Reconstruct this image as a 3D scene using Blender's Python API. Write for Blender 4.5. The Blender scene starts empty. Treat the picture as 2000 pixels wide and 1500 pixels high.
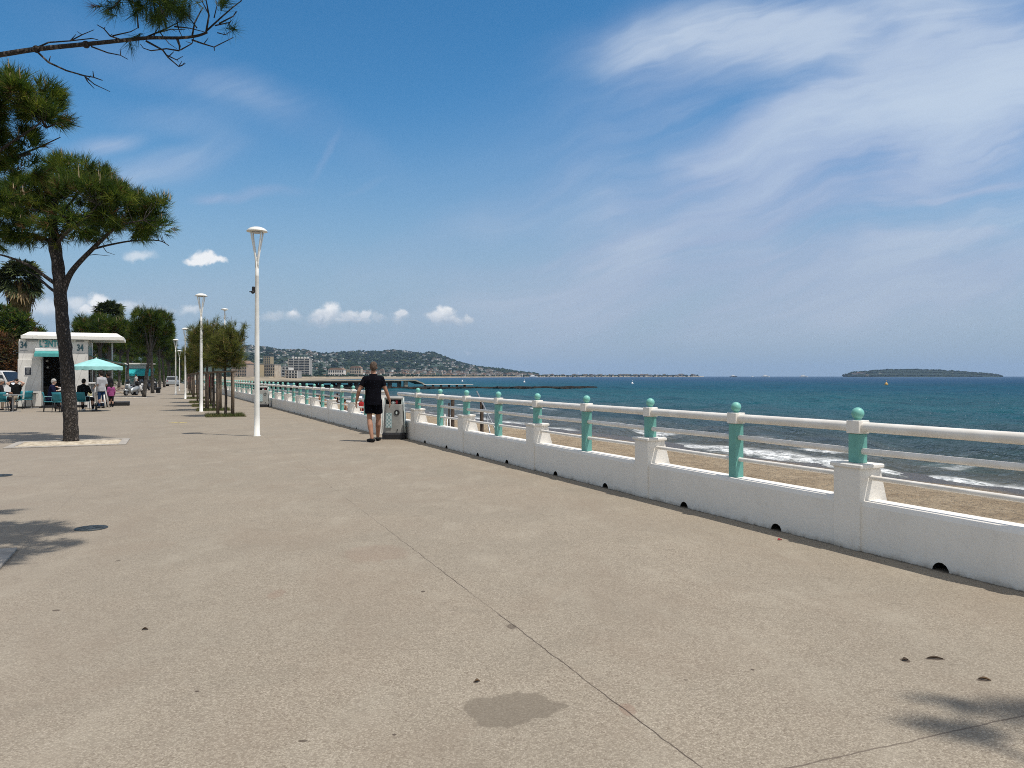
import bpy, bmesh, math, random
import numpy as np
from mathutils import Vector, Matrix, Quaternion, noise as mnoise
random.seed(7); rng = np.random.default_rng(11)
SC = bpy.context.scene; COL = SC.collection
R = math.radians; PI = math.pi

# ------------------------------------------------------------------ camera
CH = 1.55; F = 1500.0; H0 = 735.0
cam_d = bpy.data.cameras.new('camera'); cam = bpy.data.objects.new('camera', cam_d); COL.objects.link(cam)
cam.location = (0, 0, CH); cam.rotation_euler = (R(90), 0, 0)
cam_d.sensor_width = 36; cam_d.lens = 27.0; cam_d.shift_y = -(750 - H0) / 2000.0
cam_d.clip_start = 0.05; cam_d.clip_end = 60000
SC.camera = cam
SC.view_settings.view_transform = 'Standard'; SC.view_settings.look = 'None'
SC.view_settings.gamma = 1; SC.view_settings.exposure = 0.0
SC.render.engine = 'CYCLES'
SC.cycles.filter_width = 1.0; SC.cycles.use_denoising = False; SC.cycles.sample_clamp_indirect = 1.5; SC.cycles.sample_clamp_direct = 8.0
SC.cycles.max_bounces = 6; SC.cycles.diffuse_bounces = 3; SC.cycles.glossy_bounces = 3
SC.cycles.transmission_bounces = 4; SC.cycles.volume_bounces = 0; SC.cycles.caustics_reflective = False

def G(x, y, z=0.0):
    d = (CH - z) * F / (y - H0)
    return Vector(((x - 1000) * d / F, d, z))
def PX(x, y, d):
    return Vector(((x - 1000) * d / F, d, CH - (y - H0) * d / F))

# ------------------------------------------------------------------ node helpers
class NT:
    def __init__(s, tree): s.t = tree; s.n = tree.nodes; s.l = tree.links
    def put(s, sock, v):
        if isinstance(v, bpy.types.NodeSocket): s.l.new(v, sock)
        elif v is not None:
            if hasattr(sock.default_value, '__len__'):
                k = len(sock.default_value)
                if not hasattr(v, '__len__'): v = (v,) * k
                v = tuple(v)[:k]
                if len(v) < k: v = v + (1.0,) * (k - len(v))
            sock.default_value = v
    def node(s, typ, ins=None, **p):
        n = s.n.new(typ)
        for k, v in p.items(): setattr(n, k, v)
        for k, v in (ins or {}).items(): s.put(n.inputs[k], v)
        return n
    def m(s, op, a, b=None, c=None, clamp=False):
        n = s.n.new('ShaderNodeMath'); n.operation = op; n.use_clamp = clamp
        s.put(n.inputs[0], a)
        if b is not None: s.put(n.inputs[1], b)
        if c is not None: s.put(n.inputs[2], c)
        return n.outputs[0]
    def v(s, op, a, b=None):
        n = s.n.new('ShaderNodeVectorMath'); n.operation = op
        s.put(n.inputs[0], a)
        if b is not None: s.put(n.inputs[1], b)
        return n.outputs['Value'] if op in ('LENGTH', 'DOT_PRODUCT', 'DISTANCE') else n.outputs[0]
    def mix(s, f, a, b, bt='MIX'):
        n = s.n.new('ShaderNodeMix'); n.data_type = 'RGBA'; n.blend_type = bt
        s.put(n.inputs['Factor'], f); s.put(n.inputs[6], a); s.put(n.inputs[7], b)
        return n.outputs[2]
    def noise(s, vec, scale, detail=3, rough=.55, dist=0.0):
        n = s.node('ShaderNodeTexNoise', {'Vector': vec, 'Scale': scale, 'Detail': detail, 'Roughness': rough, 'Distortion': dist})
        return n
    def ss(s, x, lo, hi, a=0.0, b=1.0):
        n = s.n.new('ShaderNodeMapRange'); n.interpolation_type = 'SMOOTHSTEP'
        s.put(n.inputs['Value'], x)
        for k, w in zip(('From Min', 'From Max', 'To Min', 'To Max'), (lo, hi, a, b)): s.put(n.inputs[k], w)
        return n.outputs[0]
    def lin(s, x, lo, hi, a=0.0, b=1.0):
        n = s.n.new('ShaderNodeMapRange'); n.clamp = True
        s.put(n.inputs['Value'], x)
        for k, w in zip(('From Min', 'From Max', 'To Min', 'To Max'), (lo, hi, a, b)): s.put(n.inputs[k], w)
        return n.outputs[0]
    def xyz(s, vec):
        n = s.n.new('ShaderNodeSeparateXYZ'); s.put(n.inputs[0], vec); return n.outputs
    def comb(s, x, y, z=0.0):
        n = s.n.new('ShaderNodeCombineXYZ')
        for i, w in enumerate((x, y, z)): s.put(n.inputs[i], w)
        return n.outputs[0]

# ------------------------------------------------------------------ sky and sun
SUN_EL = R(66.0); SD = Vector((0.895 * math.cos(SUN_EL), -0.446 * math.cos(SUN_EL), math.sin(SUN_EL))).normalized()
W = bpy.data.worlds.new('World'); SC.world = W; W.use_nodes = True
def build_world():
    t = NT(W.node_tree); t.n.clear()
    out = t.node('ShaderNodeOutputWorld')
    sky = t.node('ShaderNodeTexSky', sky_type='NISHITA')
    sky.sun_disc = False; sky.sun_elevation = SUN_EL; sky.sun_rotation = math.atan2(SD.x, SD.y)
    sky.air_density = 1.0; sky.dust_density = 0.35; sky.ozone_density = 2.2
    hs = t.node('ShaderNodeHueSaturation', {'Saturation': 1.36, 'Value': 1.14, 'Hue': .494, 'Color': sky.outputs[0]})
    bg1 = t.node('ShaderNodeBackground', {'Color': hs.outputs[0], 'Strength': 0.11})
    tc = t.node('ShaderNodeTexCoord').outputs['Generated']
    x, y, z = t.xyz(tc)
    yy = t.m('MAXIMUM', y, 0.12)
    u = t.m('DIVIDE', x, yy); v = t.m('DIVIDE', z, yy)
    uv = t.comb(u, v, t.m('MULTIPLY', y, .3))
    def pc(px, py): return ((px - 1000) / F, (H0 - py) / F)
    def ell(vec, px, py, rx, ry, ang=0.0):
        c = pc(px, py)
        d = t.v('SUBTRACT', vec, (c[0], c[1], 0))
        d = t.v('MULTIPLY', d, (1, 1, 0))
        if ang:
            n = t.node('ShaderNodeVectorRotate', {'Vector': d, 'Angle': -R(ang)}, rotation_type='Z_AXIS'); d = n.outputs[0]
        return t.v('LENGTH', t.v('MULTIPLY', d, (F / rx, F / ry, 0)))
    # --- thin high cloud
    wob = t.noise(uv, 2.2, 4)
    uvd = t.v('ADD', uv, t.v('MULTIPLY', t.v('SUBTRACT', wob.outputs['Color'], (.5, .5, .5)), (.22, .16, 0)))
    def envelope(vec, lst):
        env = None
        for (px, py, rx, ry, a, k) in lst:
            e = t.ss(ell(vec, px, py, rx, ry, a), 1.2, .05, 0, k)
            env = e if env is None else t.m('ADD', env, e)
        return env
    # thick white streaks, upper right
    core = envelope(uvd, [(1400, 85, 320, 85, 4, .72), (1640, 60, 400, 85, 10, .6), (1920, 120, 430, 160, 14, .72), (1640, 220, 280, 70, 26, .5), (1860, 235, 330, 120, 22, .5), (1530, 245, 170, 34, 24, .3)])
    # wide milky veil
    veil = envelope(uvd, [(1700, 260, 900, 390, 18, .95), (1500, 420, 700, 180, 12, .45), (1330, 190, 190, 80, -40, .22), (1330, 310, 200, 60, 20, .2), (1650, 590, 1050, 130, 3, .80), (1150, 540, 520, 45, 4, .35), (900, 625, 700, 80, 0, .25), (700, 520, 520, 60, 4, .2), (1990, 500, 420, 80, 12, .6),
                              (270, 325, 260, 45, 6, .50), (420, 180, 420, 60, -22, .36), (330, 240, 200, 40, -15, .22), (480, 388, 130, 12, 0, .75), (390, 385, 50, 12, 0, .6), (960, 400, 420, 55, 25, .26), (1000, 500, 420, 30, 8, .30), (1230, 440, 260, 16, 14, .30), (190, 262, 75, 24, 0, .65), (150, 590, 420, 80, 0, .45), (1840, 450, 170, 18, 4, .5), (1880, 352, 190, 12, 14, .55), (1400, 330, 300, 16, 18, .22), (1450, 440, 300, 14, 12, .25), (1300, 470, 260, 14, 10, .22), (1700, 150, 260, 14, 22, .3)])
    gap = envelope(uvd, [(1820, 390, 240, 42, 14, .5), (1560, 165, 220, 34, 22, .32), (1330, 270, 260, 60, 30, .25), (1640, 430, 300, 34, 14, .2), (1350, 215, 120, 50, 0, .1)])
    rot = t.node('ShaderNodeVectorRotate', {'Vector': uvd, 'Angle': R(-17)}, rotation_type='Z_AXIS').outputs[0]
    wp = t.noise(rot, 3.5, 5, .6)
    rot = t.v('ADD', rot, t.v('MULTIPLY', t.v('SUBTRACT', wp.outputs['Color'], (.5, .5, .5)), (.07, .03, 0)))
    st = t.noise(t.v('MULTIPLY', rot, (1.5, 7.0, 1)), 2.2, 7, .52, .3).outputs[0]
    st2 = t.noise(t.v('MULTIPLY', rot, (2.0, 4.2, 1)), 1.5, 5, .5, .3).outputs[0]
    st3 = t.noise(t.v('MULTIPLY', rot, (1.8, 20.0, 1)), 4.0, 6, .55, .4).outputs[0]
    fib = t.m('ADD', t.m('ADD', t.m('MULTIPLY', t.ss(st, .20, .84), .75), t.m('MULTIPLY', t.ss(st2, .22, .78), .45)), t.m('MULTIPLY', t.m('SUBTRACT', st3, .5), .55))
    ci = t.m('ADD', t.m('MULTIPLY', core, t.m('ADD', t.m('MULTIPLY', fib, .6), .36)), t.m('MULTIPLY', veil, t.m('ADD', t.m('MULTIPLY', fib, .70), .22)))
    ci = t.m('SUBTRACT', ci, t.m('MULTIPLY', gap, t.m('SUBTRACT', 1.0, t.m('MULTIPLY', fib, .5))), clamp=True)
    # contrail
    cl = t.v('ADD', uv, t.v('MULTIPLY', t.v('SUBTRACT', t.noise(uv, 14, 4).outputs['Color'], (.5, .5, .5)), (.035, .03, 0)))
    ct = t.ss(ell(cl, 632, 305, 62, 10, 66), 1.3, .1, 0, .2)
    ct2 = t.ss(ell(cl, 715, 362, 50, 8, 22), 1.3, .1, 0, .1)
    ci = t.m('MINIMUM', t.m('ADD', t.m('MULTIPLY', ci, .92), t.m('ADD', ct, ct2)), .84)
    lowm = t.ss(v, .30, .0)
    cir_col = t.mix(t.ss(t.m('ADD', t.m('MULTIPLY', fib, .75), t.m('MULTIPLY', core, .55)), .25, 1.25), (.335, .435, .655, 1), (.60, .69, .81, 1)); cir_col = t.mix(t.m('MULTIPLY', lowm, .85), cir_col, (.43, .50, .61, 1))
    # overall pale band towards the horizon
    hz = t.ss(v, .38, -.02, 0, .97)
    bg_h = t.node('ShaderNodeBackground', {'Color': (.295, .405, .53, 1), 'Strength': 1.0})
    mx0 = t.node('ShaderNodeMixShader', {0: hz, 1: bg1.outputs[0], 2: bg_h.outputs[0]})
    bg2 = t.node('ShaderNodeBackground', {'Color': cir_col, 'Strength': 1.0})
    mx1 = t.node('ShaderNodeMixShader', {0: ci, 1: mx0.outputs[0], 2: bg2.outputs[0]})
    # --- heaped clouds above the hills
    n1 = t.noise(uv, 24, 6, .62); n2 = t.noise(uv, 70, 5, .6)
    off = t.v('ADD', t.v('MULTIPLY', t.v('SUBTRACT', n1.outputs['Color'], (.5, .5, .5)), (.035, .028, 0)),
              t.v('MULTIPLY', t.v('SUBTRACT', n2.outputs['Color'], (.5, .5, .5)), (.014, .012, 0)))
    uvc = t.v('ADD', uv, off)
    def cumulus(lst, lo, hi):
        mn = None
        for b in lst:
            e = ell(uvc, *b)
            mn = e if mn is None else t.node('ShaderNodeMath', {0: mn, 1: e, 2: .25}, operation='SMOOTH_MIN').outputs[0]
        return t.ss(mn, hi, lo)
    solid = cumulus([(648, 606, 20, 17), (636, 618, 40, 15), (622, 625, 26, 9), (684, 617, 22, 13), (712, 616, 17, 11), (690, 627, 38, 8), (868, 612, 20, 13), (852, 622, 22, 14), (872, 628, 34, 9), (906, 628, 14, 10), (398, 503, 26, 13), (385, 512, 26, 9), (418, 508, 22, 8), (192, 588, 26, 18), (180, 604, 40, 12), (572, 614, 11, 9), (782, 616, 16, 10)], .42, 1.22)
    soft = cumulus([(780, 622, 19, 12), (572, 620, 17, 12), (535, 620, 26, 10), (740, 624, 16, 10), (90, 604, 40, 18), (150, 590, 24, 14), (310, 606, 30, 9), (370, 608, 24, 10), (275, 500, 28, 12), (655, 632, 70, 8), (880, 634, 44, 6), (916, 685, 12, 4), (20, 610, 60, 20), (245, 600, 40, 12)], .2, 1.35)
    puff = t.noise(uvc, 60, 5, .6).outputs[0]
    shade = t.m('ADD', t.ss(v, .064, .094), t.m('MULTIPLY', t.m('SUBTRACT', puff, .5), 1.3), clamp=True)
    shade = t.m('MAXIMUM', shade, t.ss(v, .125, .145))
    ccol = t.mix(shade, (.42, .50, .60, 1), (.93, .94, .95, 1))
    bg3 = t.node('ShaderNodeBackground', {'Color': ccol, 'Strength': 1.0})
    fac = t.m('MAXIMUM', t.m('MULTIPLY', solid, .97), t.m('MULTIPLY', soft, .55))
    fac = t.m('MULTIPLY', fac, t.ss(y, 0.0, .1))
    mx2 = t.node('ShaderNodeMixShader', {0: fac, 1: mx1.outputs[0], 2: bg3.outputs[0]})
    # unseen white cloud added overhead and inland as warm fill light
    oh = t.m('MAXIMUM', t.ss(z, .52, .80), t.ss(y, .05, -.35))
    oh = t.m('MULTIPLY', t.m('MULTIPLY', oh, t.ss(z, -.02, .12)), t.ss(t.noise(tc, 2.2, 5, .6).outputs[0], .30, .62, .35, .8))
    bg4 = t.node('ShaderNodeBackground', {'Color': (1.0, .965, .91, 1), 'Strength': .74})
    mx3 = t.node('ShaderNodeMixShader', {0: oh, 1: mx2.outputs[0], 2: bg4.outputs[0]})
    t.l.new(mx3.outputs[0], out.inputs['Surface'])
build_world()
W.cycles.sampling_method = 'MANUAL'; W.cycles.sample_map_resolution = 512
sun_d = bpy.data.lights.new('sun', 'SUN'); sun = bpy.data.objects.new('sun', sun_d); COL.objects.link(sun)
sun_d.energy = 4.3; sun_d.angle = R(0.53); sun_d.color = (1.0, .945, .865)
sun.rotation_euler = SD.to_track_quat('Z', 'Y').to_euler()

# ------------------------------------------------------------------ object helpers
def setp(o, label=None, cat=None, group=None, kind=None):
    if label: o['label'] = label
    if cat: o['category'] = cat
    if group: o['group'] = group
    if kind: o['kind'] = kind
    return o
def thing(name, label, cat, loc=(0, 0, 0), rz=0.0, group=None):
    o = bpy.data.objects.new(name, None); COL.objects.link(o); o.empty_display_size = .2
    o.location = loc; o.rotation_euler = (0, 0, rz)
    return setp(o, label, cat, group)
def link(name, me, mats=(), parent=None):
    for m in mats: me.materials.append(m)
    o = bpy.data.objects.new(name, me); COL.objects.link(o)
    if parent: o.parent = parent
    return o
def copy_tree(o, parent=None):
    c = o.copy(); COL.objects.link(c); c.parent = parent
    for ch in list(o.children): copy_tree(ch, c)
    return c
def rename_copy(c, loc, rz=0.0, label=None, group=None, scale=None):
    c.location = loc; c.rotation_euler = (0, 0, rz)
    if label: c['label'] = label
    if group: c['group'] = group
    if scale: c.scale = scale if hasattr(scale, '__len__') else (scale,) * 3
    return c
def np_mesh(name, V, Fc, mi=None, smooth=False):
    """V (n,3); Fc (m,k) with constant k"""
    me = bpy.data.meshes.new(name); V = np.asarray(V, dtype=np.float32); Fc = np.asarray(Fc, dtype=np.int32)
    m, k = Fc.shape
    me.vertices.add(len(V)); me.vertices.foreach_set('co', V.ravel())
    me.loops.add(m * k); me.loops.foreach_set('vertex_index', Fc.ravel())
    me.polygons.add(m); me.polygons.foreach_set('loop_start', np.arange(0, m * k, k, dtype=np.int32))
    me.polygons.foreach_set('loop_total', np.full(m, k, dtype=np.int32))
    if mi is not None: me.polygons.foreach_set('material_index', np.asarray(mi, dtype=np.int32))
    me.polygons.foreach_set('use_smooth', np.full(m, bool(smooth)))
    me.update(calc_edges=True); me.validate()
    return me

class MB:
    def __init__(s): s.v = []; s.f = []; s.mi = []; s.sm = []; s.cur = 0; s.M = Matrix.Identity(4)
    def addv(s, pts):
        b = len(s.v)
        for p in pts: s.v.append(tuple(s.M @ Vector(p)))
        return b
    def face(s, idx, sm=False): s.f.append(tuple(idx)); s.mi.append(s.cur); s.sm.append(sm)
    def box(s, c, d, rz=0.0, rx=0.0, ry=0.0, taper=1.0):
        c = Vector(c); hx, hy, hz = d[0] / 2, d[1] / 2, d[2] / 2
        rot = Matrix.Rotation(rz, 4, 'Z') @ Matrix.Rotation(ry, 4, 'Y') @ Matrix.Rotation(rx, 4, 'X')
        pts = []
        for z in (-1, 1):
            k = taper if z > 0 else 1.0
            for (x, y) in ((-1, -1), (1, -1), (1, 1), (-1, 1)):
                pts.append(c + rot @ Vector((x * hx * k, y * hy * k, z * hz)))
        b = s.addv(pts)
        for q in ((3, 2, 1, 0), (4, 5, 6, 7), (0, 1, 5, 4), (1, 2, 6, 5), (2, 3, 7, 6), (3, 0, 4, 7)): s.face([b + i for i in q])
        return s
    def bbox(s, c, d, bev=.01, rz=0.0):
        """box with chamfered edges all round (vertical and horizontal)"""
        c = Vector(c); hx, hy, hz = d[0] / 2, d[1] / 2, d[2] / 2; bev = min(bev, hx * .9, hy * .9, hz * .9)
        rot = Matrix.Rotation(rz, 4, 'Z'); rings = []
        for (z, i) in ((-hz, bev), (-hz + bev, 0), (hz - bev, 0), (hz, bev)):
            a, b_ = hx - i, hy - i; e = bev * (.3 if i else 1)
            ring = [(-a + e, -b_), (a - e, -b_), (a, -b_ + e), (a, b_ - e), (a - e, b_), (-a + e, b_), (-a, b_ - e), (-a, -b_ + e)]
            rings.append([c + rot @ Vector((x, y, z)) for x, y in ring])
        return s.loft(rings, True, True, False)
    def loft(s, rings, cap0=True, cap1=True, sm=True):
        n = len(rings[0]); bs = [s.addv(r) for r in rings]
        for a, b in zip(bs[:-1], bs[1:]):
            for i in range(n):
                j = (i + 1) % n; s.face((a + i, a + j, b + j, b + i), sm)
        if cap0: s.face([bs[0] + i for i in range(n - 1, -1, -1)])
        if cap1: s.face([bs[-1] + i for i in range(n)])
        return s
    def tube(s, path, rad, n=8, sm=True):
        path = [Vector(p) for p in path]
        if not hasattr(rad, '__len__'): rad = [rad] * len(path)
        rings = []; up = None
        for i, p in enumerate(path):
            d = (path[min(i + 1, len(path) - 1)] - path[max(i - 1, 0)]).normalized()
            if up is None: up = Vector((0, 0, 1)) if abs(d.z) < .9 else Vector((1, 0, 0))
            x = d.cross(up)
            if x.length < 1e-4: x = d.orthogonal()
            x.normalize(); yv = x.cross(d).normalized(); up = yv
            rings.append([p + (x * math.cos(2 * PI * k / n) + yv * math.sin(2 * PI * k / n)) * rad[i] for k in range(n)])
        # orientation: make the faces point outwards
        return s.loft([list(reversed(r)) for r in rings], True, True, sm)
    def lathe(s, prof, c=(0, 0, 0), n=16, sm=True, sx=1.0, sy=1.0):
        c = Vector(c)
        rings = [[c + Vector((r * sx * math.cos(2 * PI * k / n), r * sy * math.sin(2 * PI * k / n), z)) for k in range(n)] for r, z in prof]
        return s.loft(rings, True, True, sm)
    def sphere(s, c, r, n=12, m=8):
        r = r if hasattr(r, '__len__') else (r, r, r); c = Vector(c); rings = []
        for i in range(1, m):
            a = PI * i / m
            rings.append([c + Vector((r[0] * math.sin(a) * math.cos(2 * PI * k / n), r[1] * math.sin(a) * math.sin(2 * PI * k / n), -r[2] * math.cos(a))) for k in range(n)])
        b = len(s.v); s.loft(rings, False, False, True)
        p0 = s.addv([c - Vector((0, 0, r[2]))]); p1 = s.addv([c + Vector((0, 0, r[2]))])
        for k in range(n):
            s.face((p0, b + (k + 1) % n, b + k), True); e = b + (m - 2) * n
            s.face((p1, e + k, e + (k + 1) % n), True)
        return s
    def prism(s, poly, y0, y1):
        """poly in xz, extruded along y"""
        n = len(poly)
        a = s.addv([(x, y0, z) for x, z in poly]); b = s.addv([(x, y1, z) for x, z in poly])
        for i in range(n):
            j = (i + 1) % n; s.face((a + i, a + j, b + j, b + i))
        s.face([a + i for i in range(n - 1, -1, -1)]); s.face([b + i for i in range(n)])
        return s
    def mesh(s, name='m'):
        me = bpy.data.meshes.new(name); me.from_pydata(s.v, [], s.f)
        me.polygons.foreach_set('material_index', s.mi); me.polygons.foreach_set('use_smooth', s.sm)
        me.update()
        bm = bmesh.new(); bm.from_mesh(me); bmesh.ops.recalc_face_normals(bm, faces=bm.faces); bm.to_mesh(me); bm.free()
        return me
    def build(s, name, mats, parent=None):
        if not isinstance(mats, (list, tuple)): mats = [mats]
        return link(name, s.mesh(name), mats, parent)
def apply_mods(o):
    dg = bpy.context.evaluated_depsgraph_get(); dg.update()
    me = bpy.data.meshes.new_from_object(o.evaluated_get(dg)); old = o.data
    o.modifiers.clear(); o.data = me; return o

# ------------------------------------------------------------------ materials
MATS = {}
def mat(name, c, rough=.6, c2=None, scale=4.0, amt=1.0, bump=0.0, bscale=None, metal=0.0, detail=4, lo=.35, hi=.65, coords='Object', spec=None, stretch=None):
    if name in MATS: return MATS[name]
    m = bpy.data.materials.new(name); m.use_nodes = True; t = NT(m.node_tree)
    bs = t.n['Principled BSDF']; bs.inputs['Roughness'].default_value = rough; bs.inputs['Metallic'].default_value = metal
    bs.inputs['Specular IOR Level'].default_value = spec if spec is not None else (.12 if rough > .5 else .4)
    tc = t.node('ShaderNodeTexCoord').outputs[coords]
    if stretch: tc = t.v('MULTIPLY', tc, stretch)
    if c2 is None: c2 = tuple(x * .86 for x in c)
    n = t.noise(tc, scale, detail).outputs[0]
    t.put(bs.inputs['Base Color'], t.mix(t.m('MULTIPLY', t.ss(n, lo, hi), amt), tuple(c) + (1,), tuple(c2) + (1,)))
    if bump:
        b = t.node('ShaderNodeBump', {'Strength': bump, 'Distance': .02, 'Height': t.noise(tc, bscale or scale * 4, 4).outputs[0]})
        t.l.new(b.outputs[0], bs.inputs['Normal'])
    MATS[name] = m; return m
def leafmat(m, k=.45, gain=1.5):
    """thin leaves let part of the light through"""
    if m.get('leaf'): return m
    m['leaf'] = 1; t = NT(m.node_tree); bs = t.n['Principled BSDF']; src = bs.inputs['Base Color'].links[0].from_socket
    out = [n for n in t.n if n.type == 'OUTPUT_MATERIAL'][0]
    tr = t.node('ShaderNodeBsdfTranslucent', {'Color': t.mix(1.0, src, (gain, gain * 1.05, gain * .8, 1), 'MULTIPLY')})
    mx = t.node('ShaderNodeMixShader', {0: k, 1: bs.outputs[0], 2: tr.outputs[0]}); t.l.new(mx.outputs[0], out.inputs['Surface']); return m
# ------------------------------------------------------------------ ground
LA, LB = 6.24, .4635           # sea wall, near part: x = LA - LB*y (front face)
LA2, LB2 = 5.95, .466          # the part beyond the litter bin
SH = 21.3; SB = .47; SN = 1 / math.sqrt(1 + SB * SB)   # waterline x = SH - SB*y
SEA = -1.3
def prom_material():
    m = bpy.data.materials.new('exposed_aggregate'); m.use_nodes = True; t = NT(m.node_tree)
    bs = t.n['Principled BSDF']; bs.inputs['Roughness'].default_value = .82; bs.inputs['Specular IOR Level'].default_value = .25
    pos = t.node('ShaderNodeNewGeometry').outputs['Position']; x, y, z = t.xyz(pos)
    vo = t.node('ShaderNodeTexVoronoi', {'Vector': pos, 'Scale': 125.0, 'Randomness': 1.0})
    r, g, b = t.xyz(vo.outputs['Color'])
    grain = t.ss(r, .05, 1.0)
    col = t.mix(grain, (.246, .212, .164, 1), (.386, .342, .272, 1))
    col = t.mix(t.m('MULTIPLY', t.ss(g, .88, .96), .5), col, (.52, .46, .385, 1))
    col = t.mix(t.m('MULTIPLY', t.ss(b, .9, .97), .6), col, (.14, .108, .082, 1))
    edge = t.ss(vo.outputs['Distance'], .36, .62)
    col = t.mix(t.m('MULTIPLY', edge, .4), col, (.18, .146, .115, 1))
    fine = t.noise(pos, 240, 2).outputs[0]
    col = t.mix(t.ss(fine, .3, .7, .0, .30), col, (.36, .31, .25, 1), 'OVERLAY')
    big = t.noise(pos, .55, 5, .6).outputs[0]
    col = t.mix(t.ss(big, .35, .68, 0, .28), col, (.200, .178, .142, 1))
    med = t.noise(t.v('MULTIPLY', pos, (1, .45, 1)), 2.3, 6, .65).outputs[0]
    col = t.mix(t.ss(med, .48, .72, 0, .28), col, (.385, .345, .275, 1))
    med2 = t.noise(t.v('ADD', pos, (31, 7, 0)), 1.1, 7, .7, .6).outputs[0]
    col = t.mix(t.ss(med2, .54, .72, 0, .30), col, (.17, .146, .112, 1))
    br = t.noise(t.v('ADD', t.v('MULTIPLY', pos, (1, .7, 1)), (11, 3, 0)), .8, 8, .68, .8).outputs[0]
    col = t.mix(t.ss(br, .46, .66, 0, .30), col, (.22, .172, .128, 1))
    bl = t.noise(t.v('ADD', pos, (5, 17, 0)), 6.0, 6, .7).outputs[0]
    col = t.mix(t.ss(bl, .55, .75, 0, .35), col, (.14, .115, .088, 1)); col = t.mix(t.ss(bl, .42, .28, 0, .22), col, (.43, .385, .31, 1))
    # pinkish tint of the paving towards the pine side
    col = t.mix(t.ss(t.m('ADD', t.m('MULTIPLY', y, .43), x), 1.0, -3.0, 0, .30), col, (.275, .236, .198, 1))
    def blotch(px, py, rx, ry, nsc, amp=1.1):
        c = G(px, py)
        d = t.v('SUBTRACT', pos, (c.x, c.y, 0))
        d = t.v('MULTIPLY', d, (1 / rx, 1 / ry, 0))
        d = t.v('ADD', d, t.v('MULTIPLY', t.v('SUBTRACT', t.noise(pos, nsc, 5, .6).outputs['Color'], (.5, .5, .5)), (amp, amp, 0)))
        return t.v('LENGTH', d)
    col = t.mix(t.ss(blotch(1000, 1384, .225, .20, 4.5, 1.7), 1.05, .90, 0, .62), col, (.135, .112, .085, 1))
    for (px, py, rx, ry, a) in [(1000, 1224, .035, .05, .6), (1225, 1385, .04, .08, .45), (930, 1332, .016, .02, .7), (592, 1447, .02, .012, .75), (283, 1230, .022, .012, .85), (385, 1350, .012, .009, .9), (1470, 1308, .012, .012, .8), (826, 1155, .016, .022, .8), (1340, 1328, .014, .01, .6),
                                (1768, 1290, .026, .03, .8), (1922, 1328, .04, .022, .8), (1827, 1287, .055, .018, .8), (770, 1435, .01, .01, .8), (735, 1080, .3, .35, .22), (540, 1160, .06, .12, .3), (230, 1095, .02, .03, .6), (110, 1192, .03, .02, .7)]:
        col = t.mix(t.ss(blotch(px, py, rx, ry, 14 if rx < .1 else 3), 1.1, .75, 0, a), col, (.052, .036, .027, 1) if a > .5 else (.21, .13, .095, 1))
    wn = t.m('MULTIPLY', t.m('SUBTRACT', t.noise(pos, 5, 4).outputs[0], .5), .035)
    def joint(a, b, c, w, lim=None):
        d = t.m('ABSOLUTE', t.m('ADD', t.m('ADD', t.m('MULTIPLY', x, a), t.m('MULTIPLY', y, b)), t.m('ADD', wn, c)))
        f = t.ss(d, w, w * .35)
        if lim is not None: f = t.m('MULTIPLY', f, lim)
        return f
    def line(p, q):
        d = (q - p).normalized(); n = Vector((d.y, -d.x)); return n.x, n.y, -(n.x * p.x + n.y * p.y)
    a = line(G(1370, 1500).xy, G(560, 885).xy); jn = t.ss(t.noise(pos, 1.6, 4, .6).outputs[0], .32, .6, .35, .95); jn = t.m('MULTIPLY', jn, t.ss(y, 12, 4, .35, 1)); col = t.mix(t.m('MULTIPLY', joint(*a, .0058), jn), col, (.06, .046, .036, 1))
    a = line(G(35, 1077).xy, G(250, 858).xy); col = t.mix(t.m('MULTIPLY', joint(*a, .010), t.m('MULTIPLY', jn, .45)), col, (.10, .08, .065, 1))
    p, q = G(1540, 1500).xy, G(1830, 1436).xy
    right = t.m('GREATER_THAN', t.m('ADD', x, t.m('MULTIPLY', y, .43)), 2.1)
    a = line(p, q); col = t.mix(t.m('MULTIPLY', joint(*a, .007, right), .6), col, (.07, .05, .04, 1))
    leftm = t.m('LESS_THAN', t.m('ADD', x, t.m('MULTIPLY', y, .41)), -1.6)
    a = line(G(0, 932).xy, G(185, 927).xy); col = t.mix(t.m('MULTIPLY', joint(*a, .016, leftm), .5), col, (.10, .08, .065, 1))
    nd = Vector((.425, -.905))
    for k in (22, 29, 36, 43):     # further cross joints, faint
        col = t.mix(t.m('MULTIPLY', joint(.38, .925, -k, .012), .25), col, (.10, .08, .065, 1))
    # dirt and damp along the foot of the wall
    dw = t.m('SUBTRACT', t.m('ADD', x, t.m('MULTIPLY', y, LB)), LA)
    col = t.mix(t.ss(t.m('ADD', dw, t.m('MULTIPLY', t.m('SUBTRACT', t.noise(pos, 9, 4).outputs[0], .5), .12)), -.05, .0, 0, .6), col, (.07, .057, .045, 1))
    t.put(bs.inputs['Base Color'], col)
    h = t.m('ADD', t.m('MULTIPLY', t.m('SUBTRACT', 1.0, vo.outputs['Distance']), .6), t.m('MULTIPLY', fine, .5))
    bp = t.node('ShaderNodeBump', {'Strength': .5, 'Distance': .004, 'Height': h}); t.l.new(bp.outputs[0], bs.inputs['Normal'])
    return m
mb = MB()
far = [(-60, -40), (LA - LB * -3 + .15 + 4, -40), (8.4, -.5)]
pts = [(9, -40), (8.6, -.5), (3.66 + .27, 5.56 + .1), (LA - LB * 20.3 + .15, 20.3), (LA2 - LB2 * 20.5 + .15, 20.5), (LA2 - LB2 * 240 + .15, 240), (-330, 420), (-330, -40)]
b = mb.addv([(x, y, 0) for x, y in pts]); mb.face([b + i for i in range(len(pts))])
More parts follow.
